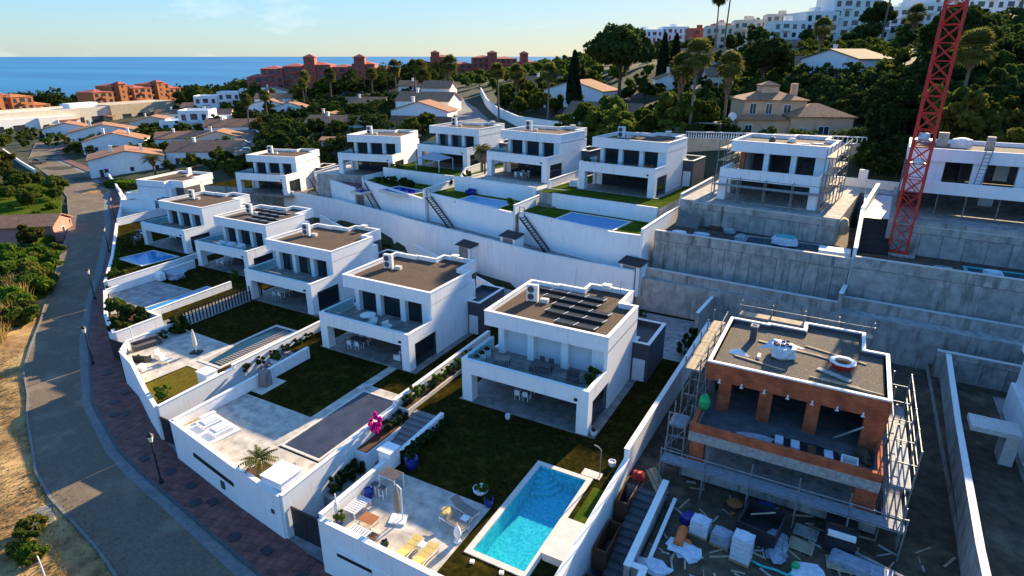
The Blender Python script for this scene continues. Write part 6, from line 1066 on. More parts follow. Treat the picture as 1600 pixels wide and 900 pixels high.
def apartments(label, a, b, dep, ztop, rows, cols, wallm='white', z=None, roof='flat', steps=None, towers=(), roofm='rooftilefar', group=None, name='apartment_block', base=None, rail=True):
    rz, L = frame_of(a, b); z = min(hz(*a), hz(*b)) - 1 if z is None else z; Hh = ztop - z; FOOT.append(((a[0] + b[0]) / 2 - math.sin(rz) * dep / 2, (a[1] + b[1]) / 2 + math.cos(rz) * dep / 2, L * .55)); t = thing(name, label, 'building', (a[0], a[1], z), rz, group)
    steps = steps or [(0, 1, 1.0, 0)]; fh = Hh / (rows + .4)
    for (u0, u1, hf, yo) in steps:
        hh = Hh * hf; part('wall', B(u0 * L, u1 * L, yo, dep, -6, hh), wallm, t)
        if roof == 'hip': part('roof', hip_roof(MB(), u0 * L, u1 * L, yo, dep, hh + .02, 1.5, .3), roofm, t)
        else:
            part('parapet', ring(rp(u0 * L, u1 * L, yo, dep), .25, hh, hh + .6), wallm, t)
            if rail: part('roof_house', B(u0 * L + (u1 - u0) * L * .4, u0 * L + (u1 - u0) * L * .6, yo + dep * .3, yo + dep * .6, hh, hh + 2.2), wallm, t)
        nc = max(1, round(cols * (u1 - u0))); w = (u1 - u0) * L / nc
        for r_ in range(int(hh / fh - .2)):
            for c_ in range(nc):
                x = u0 * L + (c_ + .5) * w; zz = hh - (r_ + 1) * fh + .3
                if (c_ + r_) % 3 == 1:
                    bz = ubox('balcony', wallm, t, x - w * .42, x + w * .42, yo - 1.0, yo, zz - .4, zz + .55); ubox('window', 'glassfar', t, x - w * .34, x + w * .34, yo - .05, yo, zz + .56, zz + fh * .72)
                else: ubox('window', 'glassfar', t, x - w * .22, x + w * .22, yo - .06, yo, zz + .3, zz + fh * .68)
    for (u, ww, hf) in towers:
        x0, x1 = u * L - ww / 2, u * L + ww / 2; hh = Hh * hf; part('tower', B(x0, x1, -.8, ww * .9, -6, hh), wallm, t); part('tower_roof', hip_roof(MB(), x0, x1, -.8, ww * .9, hh + .02, 1.5, .5), roofm, t)
        for k in range(3): ubox('window', 'glassfar', t, (x0 + x1) / 2 - .5, (x0 + x1) / 2 + .5, -.87, -.8, hh - 2.2 - k * 3, hh - .9 - k * 3)
    return t
# terracotta apartments on the coast
apartments('large terracotta apartment complex with square towers in front of sea', (-279, 224), (-222, 262), 16, 23.0, 5, 20, 'terracotta', steps=[(-.02, .1, .62, 3), (.1, .26, .84, 1), (.26, .42, .9, 2.5), (.42, .62, .94, 0), (.62, .78, .88, 2), (.78, .95, .96, .5), (.95, 1.12, .82, 3)], towers=((.47, 5.5, 1.14), (.84, 5.5, 1.14)), roof='hip', roofm='terracotta')
apartments('farther terracotta apartment complex beside the ridge', (-262, 338), (-196, 386), 16, 26.0, 5, 20, 'terracotta', steps=[(0, .16, .8, 2), (.16, .34, .98, 0), (.34, .5, .74, 3), (.5, .68, .96, 1), (.68, .86, .92, 0), (.86, 1.03, .8, 2)], towers=((.2, 5.5, 1.12), (.66, 6, 1.12), (.92, 5, 1.1)), roof='hip', roofm='terracotta')
apartments('ochre-orange apartment block with many gables left of coast', (-380, 140), (-388, 184), 16, 7.5, 4, 12, 'ochre', z=-8, steps=[(0, .25, .85, 0), (.25, .5, 1, 1.5), (.5, .75, .92, 0), (.75, .95, .62, 1)], towers=((.35, 5, 1.06),), roof='hip', roofm='ochre')
apartments('long orange apartment row with red awning behind commercial block', (-398, 210), (-408, 274), 14, 9.0, 4, 16, 'ochre', z=-6, steps=[(0, .2, .8, 0), (.2, .42, 1, 1.5), (.42, .62, .88, 0), (.62, .85, 1.0, 1), (.85, 1.0, .8, 2)], towers=((.3, 5, 1.08), (.72, 5, 1.08)), roof='hip', roofm='terracotta')
# commercial building
a, b = (-348, 133), (-356, 232); rz, L = frame_of(a, b); t = thing('commercial_building', 'long low cream commercial building with white shopfronts and flat roof', 'building', (a[0], a[1], -9), rz); FOOT.append((-362, 158, 26)); FOOT.append((-362, 182, 26)); FOOT.append((-364, 210, 26))
part('wall', B(0, L, 0, 22, -4, 9.5), 'cream', t); part('wall_block', B(L * .6, L, -1.5, 20, 0, 10.6), 'beige', t); part('white_front', B(-6, L * .22, -2.5, 0, 0, 7.6), 'white', t); part('white_front', B(L * .22, L * .4, -4, 0, 0, 7.2), 'cap', t); part('parapet', ring(rp(0, L * .6, 0, 22), .5, 9.5, 10.2), 'cream', t); part('roof_house', B(L * .45, L * .6, 8, 14, 9.5, 12), 'white', t)
for x, w, h in ((L * .02, 5, 3), (L * .11, 5, 3), (L * .24, 8, 2), (L * .44, 2, 4), (L * .5, 6, 4), (L * .66, 5, 4), (L * .75, 4.5, 4), (L * .86, 4.5, 3.4), (L * .94, 4, 3)): yy = -4.06 if .22 * L < x < .4 * L else (-2.56 if x < .22 * L else (-1.56 if x > .6 * L else -.06)); ubox('shop_window', 'glassfar', t, x, x + w, yy, yy + .06, 1.6, 1.6 + h)
for x, w in ((L * .30, 11), (L * .56, 4), (L * .82, 3)): ubox('awning', 'ochre', t, x, x + w, -2.2 if x > L * .6 else -4.6, -.1, 5.0, 5.5)
# white houses on the flat land by the street
pitched_house('big white house with orange tiled roof and chimneys along street', (-181, 90), (-172, 106), 13, 4.6, 2.0, 'white', 'rooftilefar', True, 3, 2)
pitched_house('white house with long sloping brown roof beside big white house', (-175, 108.5), (-157, 119), 11, 4.0, 2.4, 'white', 'rooftilefar', False, 4, 1, z=-4)
apartments('large white flat-roofed villa with outside stairs behind hedge', (-240, 149), (-222, 163), 12, 5.5, 2, 6, 'white', steps=[(0, .4, .6, -1), (.3, .8, 1, 1), (.75, 1.05, .7, 0)], rail=False, name='villa')
pitched_house('tan-roofed white house beside commercial block', (-258, 124), (-246, 143), 12, 4, 2.6, 'white', 'rooftilefar', True, 3, 1); pitched_house('second tan-roofed white house nearer the street', (-226, 112), (-214, 126), 11, 4, 2.6, 'white', 'rooftilefar', True, 3, 2); pitched_house('small white house with ochre roof above hedge', (-208, 126), (-196, 138), 9, 3.4, 1.8, 'white', 'rooftilefar', False, 3, 1)
apartments('row of white terraced houses beside sea-front trees', (-285, 196), (-262, 216), 12, 9.5, 2, 8, 'white', z=1.0, steps=[(0, .35, .75, 0), (.35, .7, .95, 1), (.7, 1.1, 1.1, 0)], rail=False, name='terraced_houses')
pitched_house('low white villa half hidden in dark hedges', (-138, 128), (-122, 134), 9, 3.0, 1.8, 'white', 'rooftilefar', False, 2, 1); pitched_house('flat salmon-roofed garden house among hedges', (-116, 112), (-107, 117), 5, 2.0, .5, 'cream', 'rooftilefar', False, 1, 0)
pitched_house('white villa cluster with terracotta roofs, rear wing', (-121, 148), (-104, 151), 9, 6.0, 2.2, 'white', 'rooftilefar', False, 3, 1); pitched_house('white villa with gabled terracotta roof beside uphill street', (-113, 136), (-97, 140), 8, 4.2, 2.4, 'white', 'rooftilefar', True, 3, 1); pitched_house('small upper tower room of white villa cluster', (-118, 157), (-109, 159), 6, 8.6, 1.8, 'white', 'rooftilefar', False, 2, 0); pitched_house('long tiled carport roof behind upper villas', (-105, 125), (-88, 129), 6, 2.2, 1.8, 'white', 'rooftile', False, 0, 0)
pitched_house('white villa with brown roof beside tall cypress', (-78, 160), (-60, 158), 10, 4.8, 2.6, 'white', 'rooftilefar', True, 3, 1); pitched_house('long white bungalow with dark brown roof and orange porch', (-57, 127), (-41, 126), 9, 3.4, 2.4, 'white', 'rooftilebrown', False, 5, 0); pitched_house('white villa with brown gabled roofs high on wooded slope', (-14, 166), (-2, 156), 10, 4.2, 2.0, 'white', 'rooftilebrown', True, 2, 1); pitched_house('smaller white house left of gabled hillside villa', (-21, 172), (-15, 167), 7, 3.2, 1.6, 'white', 'rooftilebrown', False, 2, 0)
for a_, b_, dp_, hh_, rh_, rm_, gf_, lb_ in [((-277, 158), (-264, 171), 10, 4.0, 2.2, 'rooftilefar', True, 'white gabled house with orange roof in middle of flat-land gardens'), ((-288, 177), (-273, 190), 10, 5.6, 1.6, 'rooftilebrown', False, 'tall white house with shallow brown roof near coastal trees'), ((-253, 171), (-240, 181), 9, 3.6, 2.4, 'rooftilefar', False, 'low cream house with steep orange roof near small lane'), ((-234, 186), (-220, 195), 9, 4.6, 2.0, 'rooftilefar', True, 'white gabled house under palms at head of small lane'), ((-189, 127), (-177, 137), 9, 3.4, 2.2, 'rooftilefar', True, 'white gabled house between small lane and long brown roof'), ((-244, 198), (-230, 207), 9, 5.0, 2.0, 'rooftilefar', False, 'white house just below terracotta complex palms'), ((-152, 142), (-140, 147), 8, 3.2, 2.0, 'rooftilefar', True, 'small white gabled house in dark hedges of slope'), ((-301, 135), (-291, 149), 11, 3.6, 2.2, 'rooftilefar', True, 'tan-gabled white house at end of commercial block car park'), ((-205, 143), (-192, 154), 10, 3.8, 2.2, 'rooftilefar', False, 'white house with long ridge roof beside small lane'), ((-304, 201), (-287, 214), 10, 5.0, 2.0, 'rooftilefar', False, 'white house in trees behind commercial block end'), ((-264, 216), (-252, 225), 9, 4.4, 2.0, 'rooftilefar', True, 'little white gabled house at foot of terracotta apartments'), ((-208, 176), (-196, 184), 9, 4.2, 2.2, 'rooftilefar', True, 'white gabled house high on small lane'), ((-168, 176), (-155, 183), 9, 3.6, 2.0, 'rooftilefar', False, 'low white house among palms on hedged slope'), ((-172, 213), (-157, 221), 9, 4.6, 2.0, 'rooftilefar', False, 'white house below farther terracotta apartments'), ((-50, 173), (-41, 177), 8, 4.0, 2.0, 'rooftilefar', True, 'small white gabled house beside two slim cypresses'), ((-35, 165), (-25, 169), 8, 3.8, 1.8, 'rooftilebrown', False, 'white house with brown roof in trees above peach villa'), ((-50, 199), (-38, 204), 9, 5.0, 2.0, 'rooftilefar', False, 'white house under two tall hillside palms'), ((-98, 186), (-86, 190), 8, 4.2, 2.0, 'rooftilefar', False, 'white house behind uphill street wall'), ((-28, 196), (-18, 199), 8, 4.6, 1.8, 'rooftilebrown', False, 'white house behind gabled hillside villa')]:
    pitched_house(lb_, a_, b_, dp_, hh_, rh_, 'white' if len(lb_) % 3 else 'cream', rm_, gf_, 3, 1)
apartments('cream hillside block among trees left of hilltop apartments', (-58, 262), (-38, 268), 11, 38.5, 4, 7, 'cream', steps=[(0, .5, .85, 0), (.5, 1, 1, 1.5)]); apartments('white terraced hillside flats under hilltop apartments', (4, 272), (20, 276), 11, 43, 4, 6, 'cap', steps=[(0, .5, .9, 0), (.5, 1.0, 1, 1.5)]); apartments('white flats on crest right of crane', (44, 262), (70, 268), 12, 48, 5, 8, 'white', steps=[(0, .45, .9, 0), (.45, 1.0, 1, 1.5)])
t = pitched_house('rose-walled house with orange tiles and arch below street', (-139, 44.5), (-127, 54.5), 7, 3.2, 1.4, 'rose', 'rooftilefar', False, 2, 1, z=-6.5); part('archway', B(12.2, 17, 0, 1.2, -1, 1.9), 'rose', t); part('arch_opening', MB().prism([(13.2 + 1.2 - 1.2 * math.cos(k * math.pi / 8), -.03) for k in range(9)], 0, [.2 + 1.2 * math.sin(k * math.pi / 8) for k in range(9)]) if False else B(13.2, 15.6, -.05, 0, -1, 1.2), 'shutter', t)
# peach villa on the slope
a, b = (-18, 113), (-1, 120.5); rz, L = frame_of(a, b); t = thing('peach_villa', 'peach coloured villa with stepped tiled roofs and small tower', 'house', (a[0], a[1], 12.3), rz); FOOT.append((-11, 121, 13))
part('wall', MB().box(1.5, 12, 3, 12, -3, 6.6).box(0, 8.5, 0, 3, -3, 3.6).box(8.5, L, -1, 8, -3, 4.2).box(5, 8, 6, 9, 6.6, 8.9), 'pink', t); rf = part('roof', hip_roof(hip_roof(hip_roof(MB(), 1.5, 12, 3, 12, 6.62, 1.5), 8.5, L, -1, 8, 4.22, 1.9), 0, 8.4, 0, 3.1, 3.62, .7), 'rooftilefar', t); part('tower_roof', hip_roof(MB(), 5, 8, 6, 9, 8.92, .7, .2), 'rooftilebrown', t); part('chimney', B(10.2, 11.2, 6, 7, 6.6, 9.2), 'pink', rf)
for x, y, z, w, h in ((2.5, 3, 4.2, 1.1, 1.9), (5.2, 3, 4.2, 1.1, 1.9), (8.2, 3, 4.4, 1.3, 1.5), (1.2, 0, .6, 1.3, 2.2), (4.5, 0, .9, 1.6, 1.2), (13, -1, 1.0, 1.9, 1.7), (10, -1, .2, 1.2, 2.2)): w_ = ubox('window', 'whitemetal', t, x, x + w, y - .08, y, z, z + h); link('pane', unit_box('glassfar'), w_, (-.23, -.3, .06), 0, (.4, .6, .88)); link('pane', unit_box('glassfar'), w_, (.23, -.3, .06), 0, (.4, .6, .88))
solo('satellite_dish', MB().lathe([(.05, 0), (.5, .12), (.75, .35)], 12), 'cap', 'white satellite dish at corner of peach villa', 'satellite dish', loc=(-19.2, 113.5, 16.2)).rotation_euler = (R(70), 0, R(30))
wall('beige terrace wall below peach villa', [(-27, 101.5, 13.6), (-16, 104.5, 13.6), (3, 108, 13.6)], .4, 5, 'beige'); bl = thing('balustrade', 'white balustrade on beige terrace wall below peach villa', 'balustrade', (0, 0, 0)); bm_ = MB().lathe([(.08, 0), (.13, .3), (.06, .7), (.1, .85)], 6).mesh('baluster', 'cap')
for k in range(60): u = k / 59; p = lerp((-27, 101.5), (-16, 104.5), u * 2) if u < .5 else lerp((-16, 104.5), (3, 108), u * 2 - 1); part('baluster', bm_, None, bl, (p[0], p[1], 13.65))
part('hand_rail', MB().seg((-27, 101.5), (-16, 104.5), .25, 14.5, 14.65).seg((-16, 104.5), (3, 108), .25, 14.5, 14.65), 'cap', bl)
pv = thing('garden_pergola', 'pale garden pergola roof on terrace beside peach villa', 'pergola', (-24.5, 107, 13.2)); part('roof', B(0, 5, 0, 3.5, 2.3, 2.45), 'midgrey', pv); [part('post', B(x, x + .15, y, y + .15, 0, 2.3), 'midgrey', pv) for x in (0, 4.8) for y in (0, 3.3)]
# hillside apartments
apartments('white and red hillside apartments behind tall cypresses', (-124, 366), (-82, 389), 14, 41.5, 4, 16, 'white', steps=[(0, .4, .9, 0), (.4, .72, 1, 2), (.72, 1.05, .8, 1)]); apartments('terracotta hillside block beside the white apartments', (-78, 330), (-62, 336), 12, 40.5, 4, 6, 'terracotta', steps=[(-.2, .5, .85, 1), (.5, 1.0, 1, 0)]); apartments('long white hillside block stepping uphill behind two tall palms', (-66, 306), (-29, 316), 14, 43, 5, 14, 'cream', steps=[(0, .3, .72, 1), (.3, .62, .86, 0), (.62, 1.0, 1, 2)])
apartments('large white terraced apartment building with roof pergola on hilltop', (-20, 251), (2, 264), 14, 44.5, 5, 8, 'cap', steps=[(-.1, .35, .72, -1), (.3, .95, 1, 1), (.9, 1.1, .6, 0)]); apartments('big white apartment front at top of hill behind crane', (14, 293), (52, 313), 14, 56, 6, 12, 'white', steps=[(0, .4, .9, 0), (.4, 1, 1, 2)]); apartments('beige terraced houses with tiled roofs behind cypresses', (19, 227), (42, 224), 11, 35.5, 2, 9, 'beige', steps=[(0, .4, .96, 0), (.4, .75, 1.04, 1), (.75, 1.1, 1.0, 0)], roof='hip'); apartments('distant pale white block on far hillside', (-4, 330), (14, 338), 12, 45, 3, 8, 'white', steps=[(0, .5, .8, 0), (.5, 1, 1, 1)]); apartments('white block low on hillside left of hilltop apartments', (-30, 236), (-20, 240), 10, 36.5, 3, 4, 'cap')
rr = random.Random(3)
for i in range(26):
    u = rr.random(); x = -620 + 560 * u; y = 1000 - 170 * u - 60 * rr.random(); w = rr.uniform(10, 24); zz = -6 + 52 * u; bb = thing('distant_house', 'tiny pale house on the distant wooded ridge', 'house', (x, y - 130, zz * .55), rr.uniform(-.4, .2), 'houses on the distant ridge'); ubox('wall', rr.choice(['white', 'cream', 'cap']), bb, -w / 2, w / 2, 0, 9, -8, 8); part('roof', hip_roof(MB(), -w / 2, w / 2, 0, 9, 8.02, 2), 'rooftilefar', bb)
# side roads and walls
def lane(pts, wid, m='asphalt', dz=.25):
    mb = MB(); n_ = 8; Q = []
    for i in range(len(pts) - 1):
        for k in range(n_): Q.append(lerp(pts[i], pts[i + 1], k / n_))
    Q.append(pts[-1]); vs = []
    for i, p in enumerate(Q):
        a_, b_ = Q[max(0, i - 1)], Q[min(len(Q) - 1, i + 1)]; d = Vector((b_[0] - a_[0], b_[1] - a_[1])).normalized(); e = (-d.y * wid / 2, d.x * wid / 2); z = max(hz(p[0] + e[0], p[1] + e[1]), hz(p[0] - e[0], p[1] - e[1]), hz(*p)) + dz; vs += [(p[0] + e[0], p[1] + e[1], z), (p[0] - e[0], p[1] - e[1], z)]; FOOT.append((p[0], p[1], wid * .7))
    struct('road', mb.add(vs, [(2 * i, 2 * i + 1, 2 * i + 3, 2 * i + 2) for i in range(len(Q) - 1)]), m)
lane([(-74, 118), (-84, 133), (-108, 165), (-142, 204)], 8, 'gutter'); lane([(-139, 108), (-160, 124), (-186, 145), (-225, 172)], 6)
def hw_(p, h): return (p[0], p[1], hz(*p) + h)
wall('long white boundary wall along uphill street behind upper villas', [hw_(p, 2.4) for p in ((-122, 198), (-104, 172), (-85, 146), (-70, 130), (-58, 124), (-46, 119))], .35, -2); wall('white scalloped garden wall along lower street', [(x, y, -4.1 + (.35 if i % 2 else 0)) for i, (x, y) in enumerate([lerp((-185, 96.2), (-141, 76.2), k / 12) for k in range(13)])], .35); wall('low white wall across street beside parked dark car', [(-262, 104, -4.4), (-225, 93, -4.4), (-205, 87.5, -4.4)], .35); wall('low white wall along small lane', [hw_(p, 1.2) for p in ((-150, 122), (-176, 143), (-205, 164))], .3, -8)
def car(label, x, y, rz, m, z=None):
    t = thing('parked_car', label, 'car', (x, y, (hz(x, y) if z is None else z) + .25), rz, 'parked cars'); part('body', MB().prism([(-2.1, -.85), (2.1, -.85), (2.1, .85), (-2.1, .85)], .28, .85).hexa([(-1.5, -.8, .85), (1.2, -.8, .85), (1.2, .8, .85), (-1.5, .8, .85)], [(-1.1, -.65, 1.42), (.5, -.65, 1.42), (.5, .65, 1.42), (-1.1, .65, 1.42)]), m, t); part('window', MB().hexa([(-1.3, -.82, .9), (1.0, -.82, .9), (1.0, .82, .9), (-1.3, .82, .9)], [(-1.08, -.68, 1.34), (.5, -.68, 1.34), (.5, .68, 1.34), (-1.08, .68, 1.34)]), 'glass', t)
    for a_ in (-1.35, 1.35):
        for b_ in (-.86, .7): part('wheel', MB().tube((a_, b_, .32), (a_, b_ + .16, .32), .32, n=12), 'black', t)
car('dark car parked by street beside low white wall', -222, 96.5, .35, 'cardark', -5.5); car('white car parked on small lane among trees', -166, 128.5, .75, 'carwhite'); car('second white car farther up the small lane', -196, 152.5, .75, 'carwhite'); car('pale car near foot of small lane', -148, 115.5, .75, 'carwhite')

# ---------------------------------------------------------------- trees
def near_foot(x, y, m=0.0): return any((x - a) ** 2 + (y - b) ** 2 < (r + m) ** 2 for a, b, r in FOOT)
def scatter(poly, n, kinds, label, group, smin, smax, dmin=3.0, seed=1, name='tree', margin=0.0):
    rr = random.Random(seed); xs = [p[0] for p in poly]; ys = [p[1] for p in poly]; done = []; tries = 0
    while len(done) < n and tries < n * 40:
        tries += 1; x, y = rr.uniform(min(xs), max(xs)), rr.uniform(min(ys), max(ys))
        if not inpoly(np.array([x]), np.array([y]), poly)[0] or near_foot(x, y, margin) or any((x - a) ** 2 + (y - b) ** 2 < dmin ** 2 for a, b in done): continue
        done.append((x, y)); s_ = rr.uniform(smin, smax); k = rr.choice(kinds); tree(name, k, label, 'tree' if name != 'bush' else 'bush', x, y, hz(x, y) - .2, s_, s_ * rr.uniform(.85, 1.15), group)
DK = ['dark', 'dark2', 'broad', 'dark']; MX = ['dark', 'broad', 'broad2', 'yellow', 'dark2']
def wood(name, poly, n, mats, smin, smax, dmin, seed, per=800, leaf=.42):
    """A far wood that reads as one mass: leafy crowns on trunks, joined into one object."""
    rr = random.Random(seed); xs = [p[0] for p in poly]; ys = [p[1] for p in poly]; done = []; P_, E_ = [], []; tk = MB(); tries = 0
    while len(done) < n and tries < n * 40:
        tries += 1; x, y = rr.uniform(min(xs), max(xs)), rr.uniform(min(ys), max(ys))
        if not inpoly(np.array([x]), np.array([y]), poly)[0] or near_foot(x, y) or any((x - a_) ** 2 + (y - b_) ** 2 < dmin ** 2 for a_, b_ in done): continue
        done.append((x, y)); z = hz(x, y); r_ = rr.uniform(smin, smax); h_ = r_ * rr.uniform(1.9, 2.6); p, e_ = clump_points(per, 20, r_, r_, r_ * .95, h_ - r_ * .9, r_ * .36, .2); P_.append(p + np.array([x, y, z])); E_.append(e_); tk.path([(x, y, z - .5), (x, y, z + h_ * .6)], [r_ * .09, r_ * .05], 5)
    o = struct(name, quads_mesh(name, np.concatenate(P_), np.concatenate(E_) * 1.1, leaf, mats), None, 'stuff'); struct(name + '_trunks', tk, 'bark', 'stuff'); return o
scatter([(-168, 138), (-140, 112), (-112, 104), (-92, 103), (-84, 116), (-86, 124), (-116, 165), (-150, 200), (-215, 210), (-225, 186)], 100, ['dark', 'dark2', 'broad', 'broad2', 'dark'], 'dark garden tree on hedged slope below terracotta apartments', 'trees on the hedged slope', .4, .85, 4, 2)
scatter([(5, 111), (22, 104), (44, 100), (60, 125), (40, 150), (12, 152), (6, 140), (4, 124)], 66, ['dark', 'dark2', 'dark', 'broad2'], 'dense dark tree on wooded slope behind crane', 'trees on the wooded slope', .8, 1.3, 3.6, 3); scatter([(-46, 136), (-34, 114), (-20, 124), (-14, 128), (-12, 146), (-22, 200), (-50, 200), (-64, 185), (-64, 168)], 48, DK, 'dark leafy tree between cypresses and peach villa', 'trees below hillside apartments', .45, .85, 4, 4)
scatter([(-186, 112), (-160, 100), (-146, 108), (-170, 140), (-205, 170), (-262, 205), (-345, 232), (-310, 190), (-262, 150), (-236, 110)], 56, MX, 'garden tree among white houses on the flat land', 'trees among the white houses', .4, .9, 5, 5)
wood('coastal_wood', [(-400, 205), (-300, 228), (-236, 240), (-190, 222), (-160, 212), (-205, 300), (-330, 320), (-460, 290)], 120, ['leafdark'], 3.0, 5.5, 5, 6); wood('coastal_wood', [(-330, 225), (-262, 205), (-225, 212), (-215, 236), (-270, 235)], 50, ['leaf'], 2.5, 4.2, 4, 16)
wood('hillside_wood', [(-130, 330), (-90, 280), (-40, 230), (-24, 205), (14, 200), (44, 220), (60, 280), (0, 285), (-60, 300), (-90, 350)], 95, ['leafdark'], 1.7, 3.0, 5, 7); wood('slope_wood', [(10, 152), (50, 142), (80, 150), (60, 205), (20, 203), (12, 185)], 90, ['leafdark'], 2.2, 3.8, 4.2, 17); wood('valley_wood', [(-190, 260), (-130, 215), (-92, 185), (-62, 178), (-60, 220), (-110, 330), (-170, 340), (-200, 310)], 110, ['leaf'], 1.3, 2.4, 5, 8); wood('valley_wood', [(-100, 178), (-86, 150), (-66, 140), (-62, 165), (-70, 185)], 26, ['leaf'], 1.6, 3.0, 3.5, 18); wood('slope_wood', [(3, 124), (9, 122), (9, 146), (3, 140)], 14, ['leafdark'], 2.0, 3.6, 3, 19); wood('slope_wood', [(-40, 105), (-28, 101), (-22, 110), (-34, 116), (-52, 122), (-52, 114)], 20, ['leaf'], 1.2, 2.4, 2.5, 20)
wood('coast_scrub', [(-640, 240), (-470, 180), (-440, 300), (-380, 400), (-300, 470), (-300, 560), (-420, 520), (-560, 380)], 150, ['leafdark'], 4, 7, 9, 21, 420, .8); wood('ridge_wood', [(-330, 500), (-170, 430), (40, 340), (80, 420), (0, 640), (-250, 700)], 240, ['leafdark'], 3, 6, 9, 22, 420, .9)
scatter([(-160, 72.5), (-150, 67.5), (-142, 63), (-130, 57), (-122, 52.5), (-124, 48), (-140, 53.5), (-160, 62), (-200, 77), (-204, 84), (-186, 81.5)], 24, ['broad', 'yellow', 'bushbright', 'bush'], 'bushy green tree on bank across street', 'trees on the street bank', .55, .95, 3.2, 9); scatter([(-330, 130), (-262, 106), (-228, 92), (-205, 84), (-220, 76), (-330, 100)], 26, ['autumn', 'broad', 'yellow', 'dark'], 'tree beside far end of street, some turning brown', 'trees at far end of street', .7, 1.2, 5, 10)
scatter([(-117, 49.5), (-108, 45), (-100, 40), (-91, 34.5), (-84.5, 30.2), (-86, 27.5), (-97, 32), (-108, 38), (-120, 44)], 40, ['bush', 'bushbright', 'bushyellow', 'bushbright'], 'dense green bush on roadside bank below rose house', 'bushes on the roadside bank', 1.0, 1.7, 1.7, 11, 'bush'); scatter([(-36, 118), (-20, 108), (-28, 103), (-50, 112), (-55, 120), (-40, 124)], 22, ['bush', 'bushyellow', 'bushdark', 'broad'], 'leafy bush behind upper villas beside long white bungalow', 'bushes behind upper villas', .8, 1.4, 2.4, 12, 'bush'); scatter([(10, 97), (40, 96), (40, 110), (12, 110)], 30, ['bush', 'yellow', 'bushyellow'], 'sunlit green bush behind long unfinished villa', 'bushes behind the crane', 1.0, 1.6, 2.0, 13, 'bush'); scatter([(-92, 99), (-60, 106), (-40, 99), (-42, 104), (-66, 112), (-92, 106)], 26, ['bushdark', 'bush'], 'dark hedge bush just behind upper villas', 'hedge bushes behind upper villas', .8, 1.3, 2.2, 14, 'bush'); scatter([(-150, 104), (-128, 96), (-100, 100), (-112, 108), (-140, 113)], 40, ['bushdark', 'bush', 'bushdark'], 'dark hedge bush behind lowest upper villa', 'hedge bushes behind lowest upper villa', 1.0, 1.6, 2.2, 15, 'bush')
wood('garden_shrubs', [(-168, 138), (-140, 112), (-112, 104), (-92, 103), (-84, 116), (-86, 124), (-116, 165), (-150, 200), (-215, 210), (-225, 186)], 330, ['leafdark'], .9, 1.9, 2.4, 31, 330, .26); wood('garden_shrubs', [(-186, 112), (-160, 100), (-140, 108), (-165, 138), (-205, 170), (-262, 205), (-300, 190), (-262, 150), (-236, 110)], 160, ['leaf'], .8, 1.7, 3, 32, 330, .26)
wood('slope_shrubs', [(-26, 105), (4, 109), (6, 126), (2, 150), (-16, 152), (-26, 150), (-30, 128)], 150, ['leafdark'], .8, 1.8, 2.2, 33, 300, .26); wood('slope_shrubs', [(-30, 150), (2, 150), (8, 170), (4, 205), (-30, 200)], 130, ['leaf'], .8, 1.9, 2.4, 34, 300, .28); wood('slope_shrubs', [(0, 98), (10, 98), (8, 112), (3, 112)], 30, ['leafdark'], .8, 1.6, 1.8, 35, 300, .24); wood('field_scrub', [(-330, 120), (-262, 110), (-240, 116), (-262, 140), (-330, 180), (-360, 170)], 60, ['leaf'], .6, 1.5, 4, 36, 260, .28)
PALM = [(-192, 152, 'palm', 1.15), (-197, 165, 'palm', 1.1), (-220, 207, 'palm', 1.3), (-203, 205, 'palm', 1.35), (-212, 198, 'palm', 1.1), (-121, 163, 'palm', 1.2), (-138, 184, 'palm', 1.35), (-124, 181, 'palm', 1.4), (-132, 190, 'palm', 1.25), (-150, 196, 'palm', 1.3), (-165, 203, 'palm', 1.35), (-176, 201, 'palm', 1.2)]
for i, (x, y, k, s_) in enumerate(PALM): tree('palm_tree', k, 'tall fan palm rising in front of terracotta apartments', 'palm', x, y, hz(x, y), s_, s_, 'fan palms before the terracotta apartments')
for x, y, k, s_, sz, lb in [(-79.5, 137.5, 'palmtall', 1.0, .85, 'slim fan palm beside uphill street wall'), (-83, 153, 'palm', 1.1, 1.1, 'fan palm behind uphill street wall'), (-63, 131.5, 'palmtall', 1.05, .85, 'fan palm in front of white villa with brown roof'), (-27.2, 108, 'palmskirt', 1.0, 1.25, 'thick-skirted fan palm behind upper villa, left of pair'), (-24.8, 107, 'palmtall', 1.25, 1.02, 'slim fan palm behind upper villa, right of pair'), (-20.2, 112, 'palmskirt', 1.05, 1.2, 'thick-skirted fan palm beside balustrade'), (-44.5, 217, 'palmtall', 1.25, 1.2, 'shorter of two tall palms against hillside apartments'), (-41.8, 217, 'palmtall', 1.3, 1.35, 'taller of two tall palms against hillside apartments'), (-11, 170, 'palm', 1.15, 1.05, 'fan palm above white gabled hillside villa'), (2, 228, 'palmtall', 1.5, 1.25, 'tall palm beside hilltop apartments'), (8.5, 208, 'palm', 1.25, 1.0, 'fan palm on crest above wooded slope'), (13, 115, 'palmtall', 1.35, .95, 'large sunlit fan palm directly behind crane'), (33, 222, 'palmtall', 1.3, 1.2, 'palm in front of beige terraced houses'), (-162, 96.5, 'palmdate', .9, .7, 'bushy date palm at street corner before big white house'), (-86, 160, 'palm', 1.0, .9, 'shorter fan palm near top of uphill street'), (28, 150, 'palm', 1.3, 1.0, 'fan palm among dark trees of wooded slope'), (20, 225, 'palm', 1.2, 1.1, 'fan palm left of beige terraced houses')]: tree('palm_tree', k, lb, 'palm', x, y, hz(x, y), s_, sz)
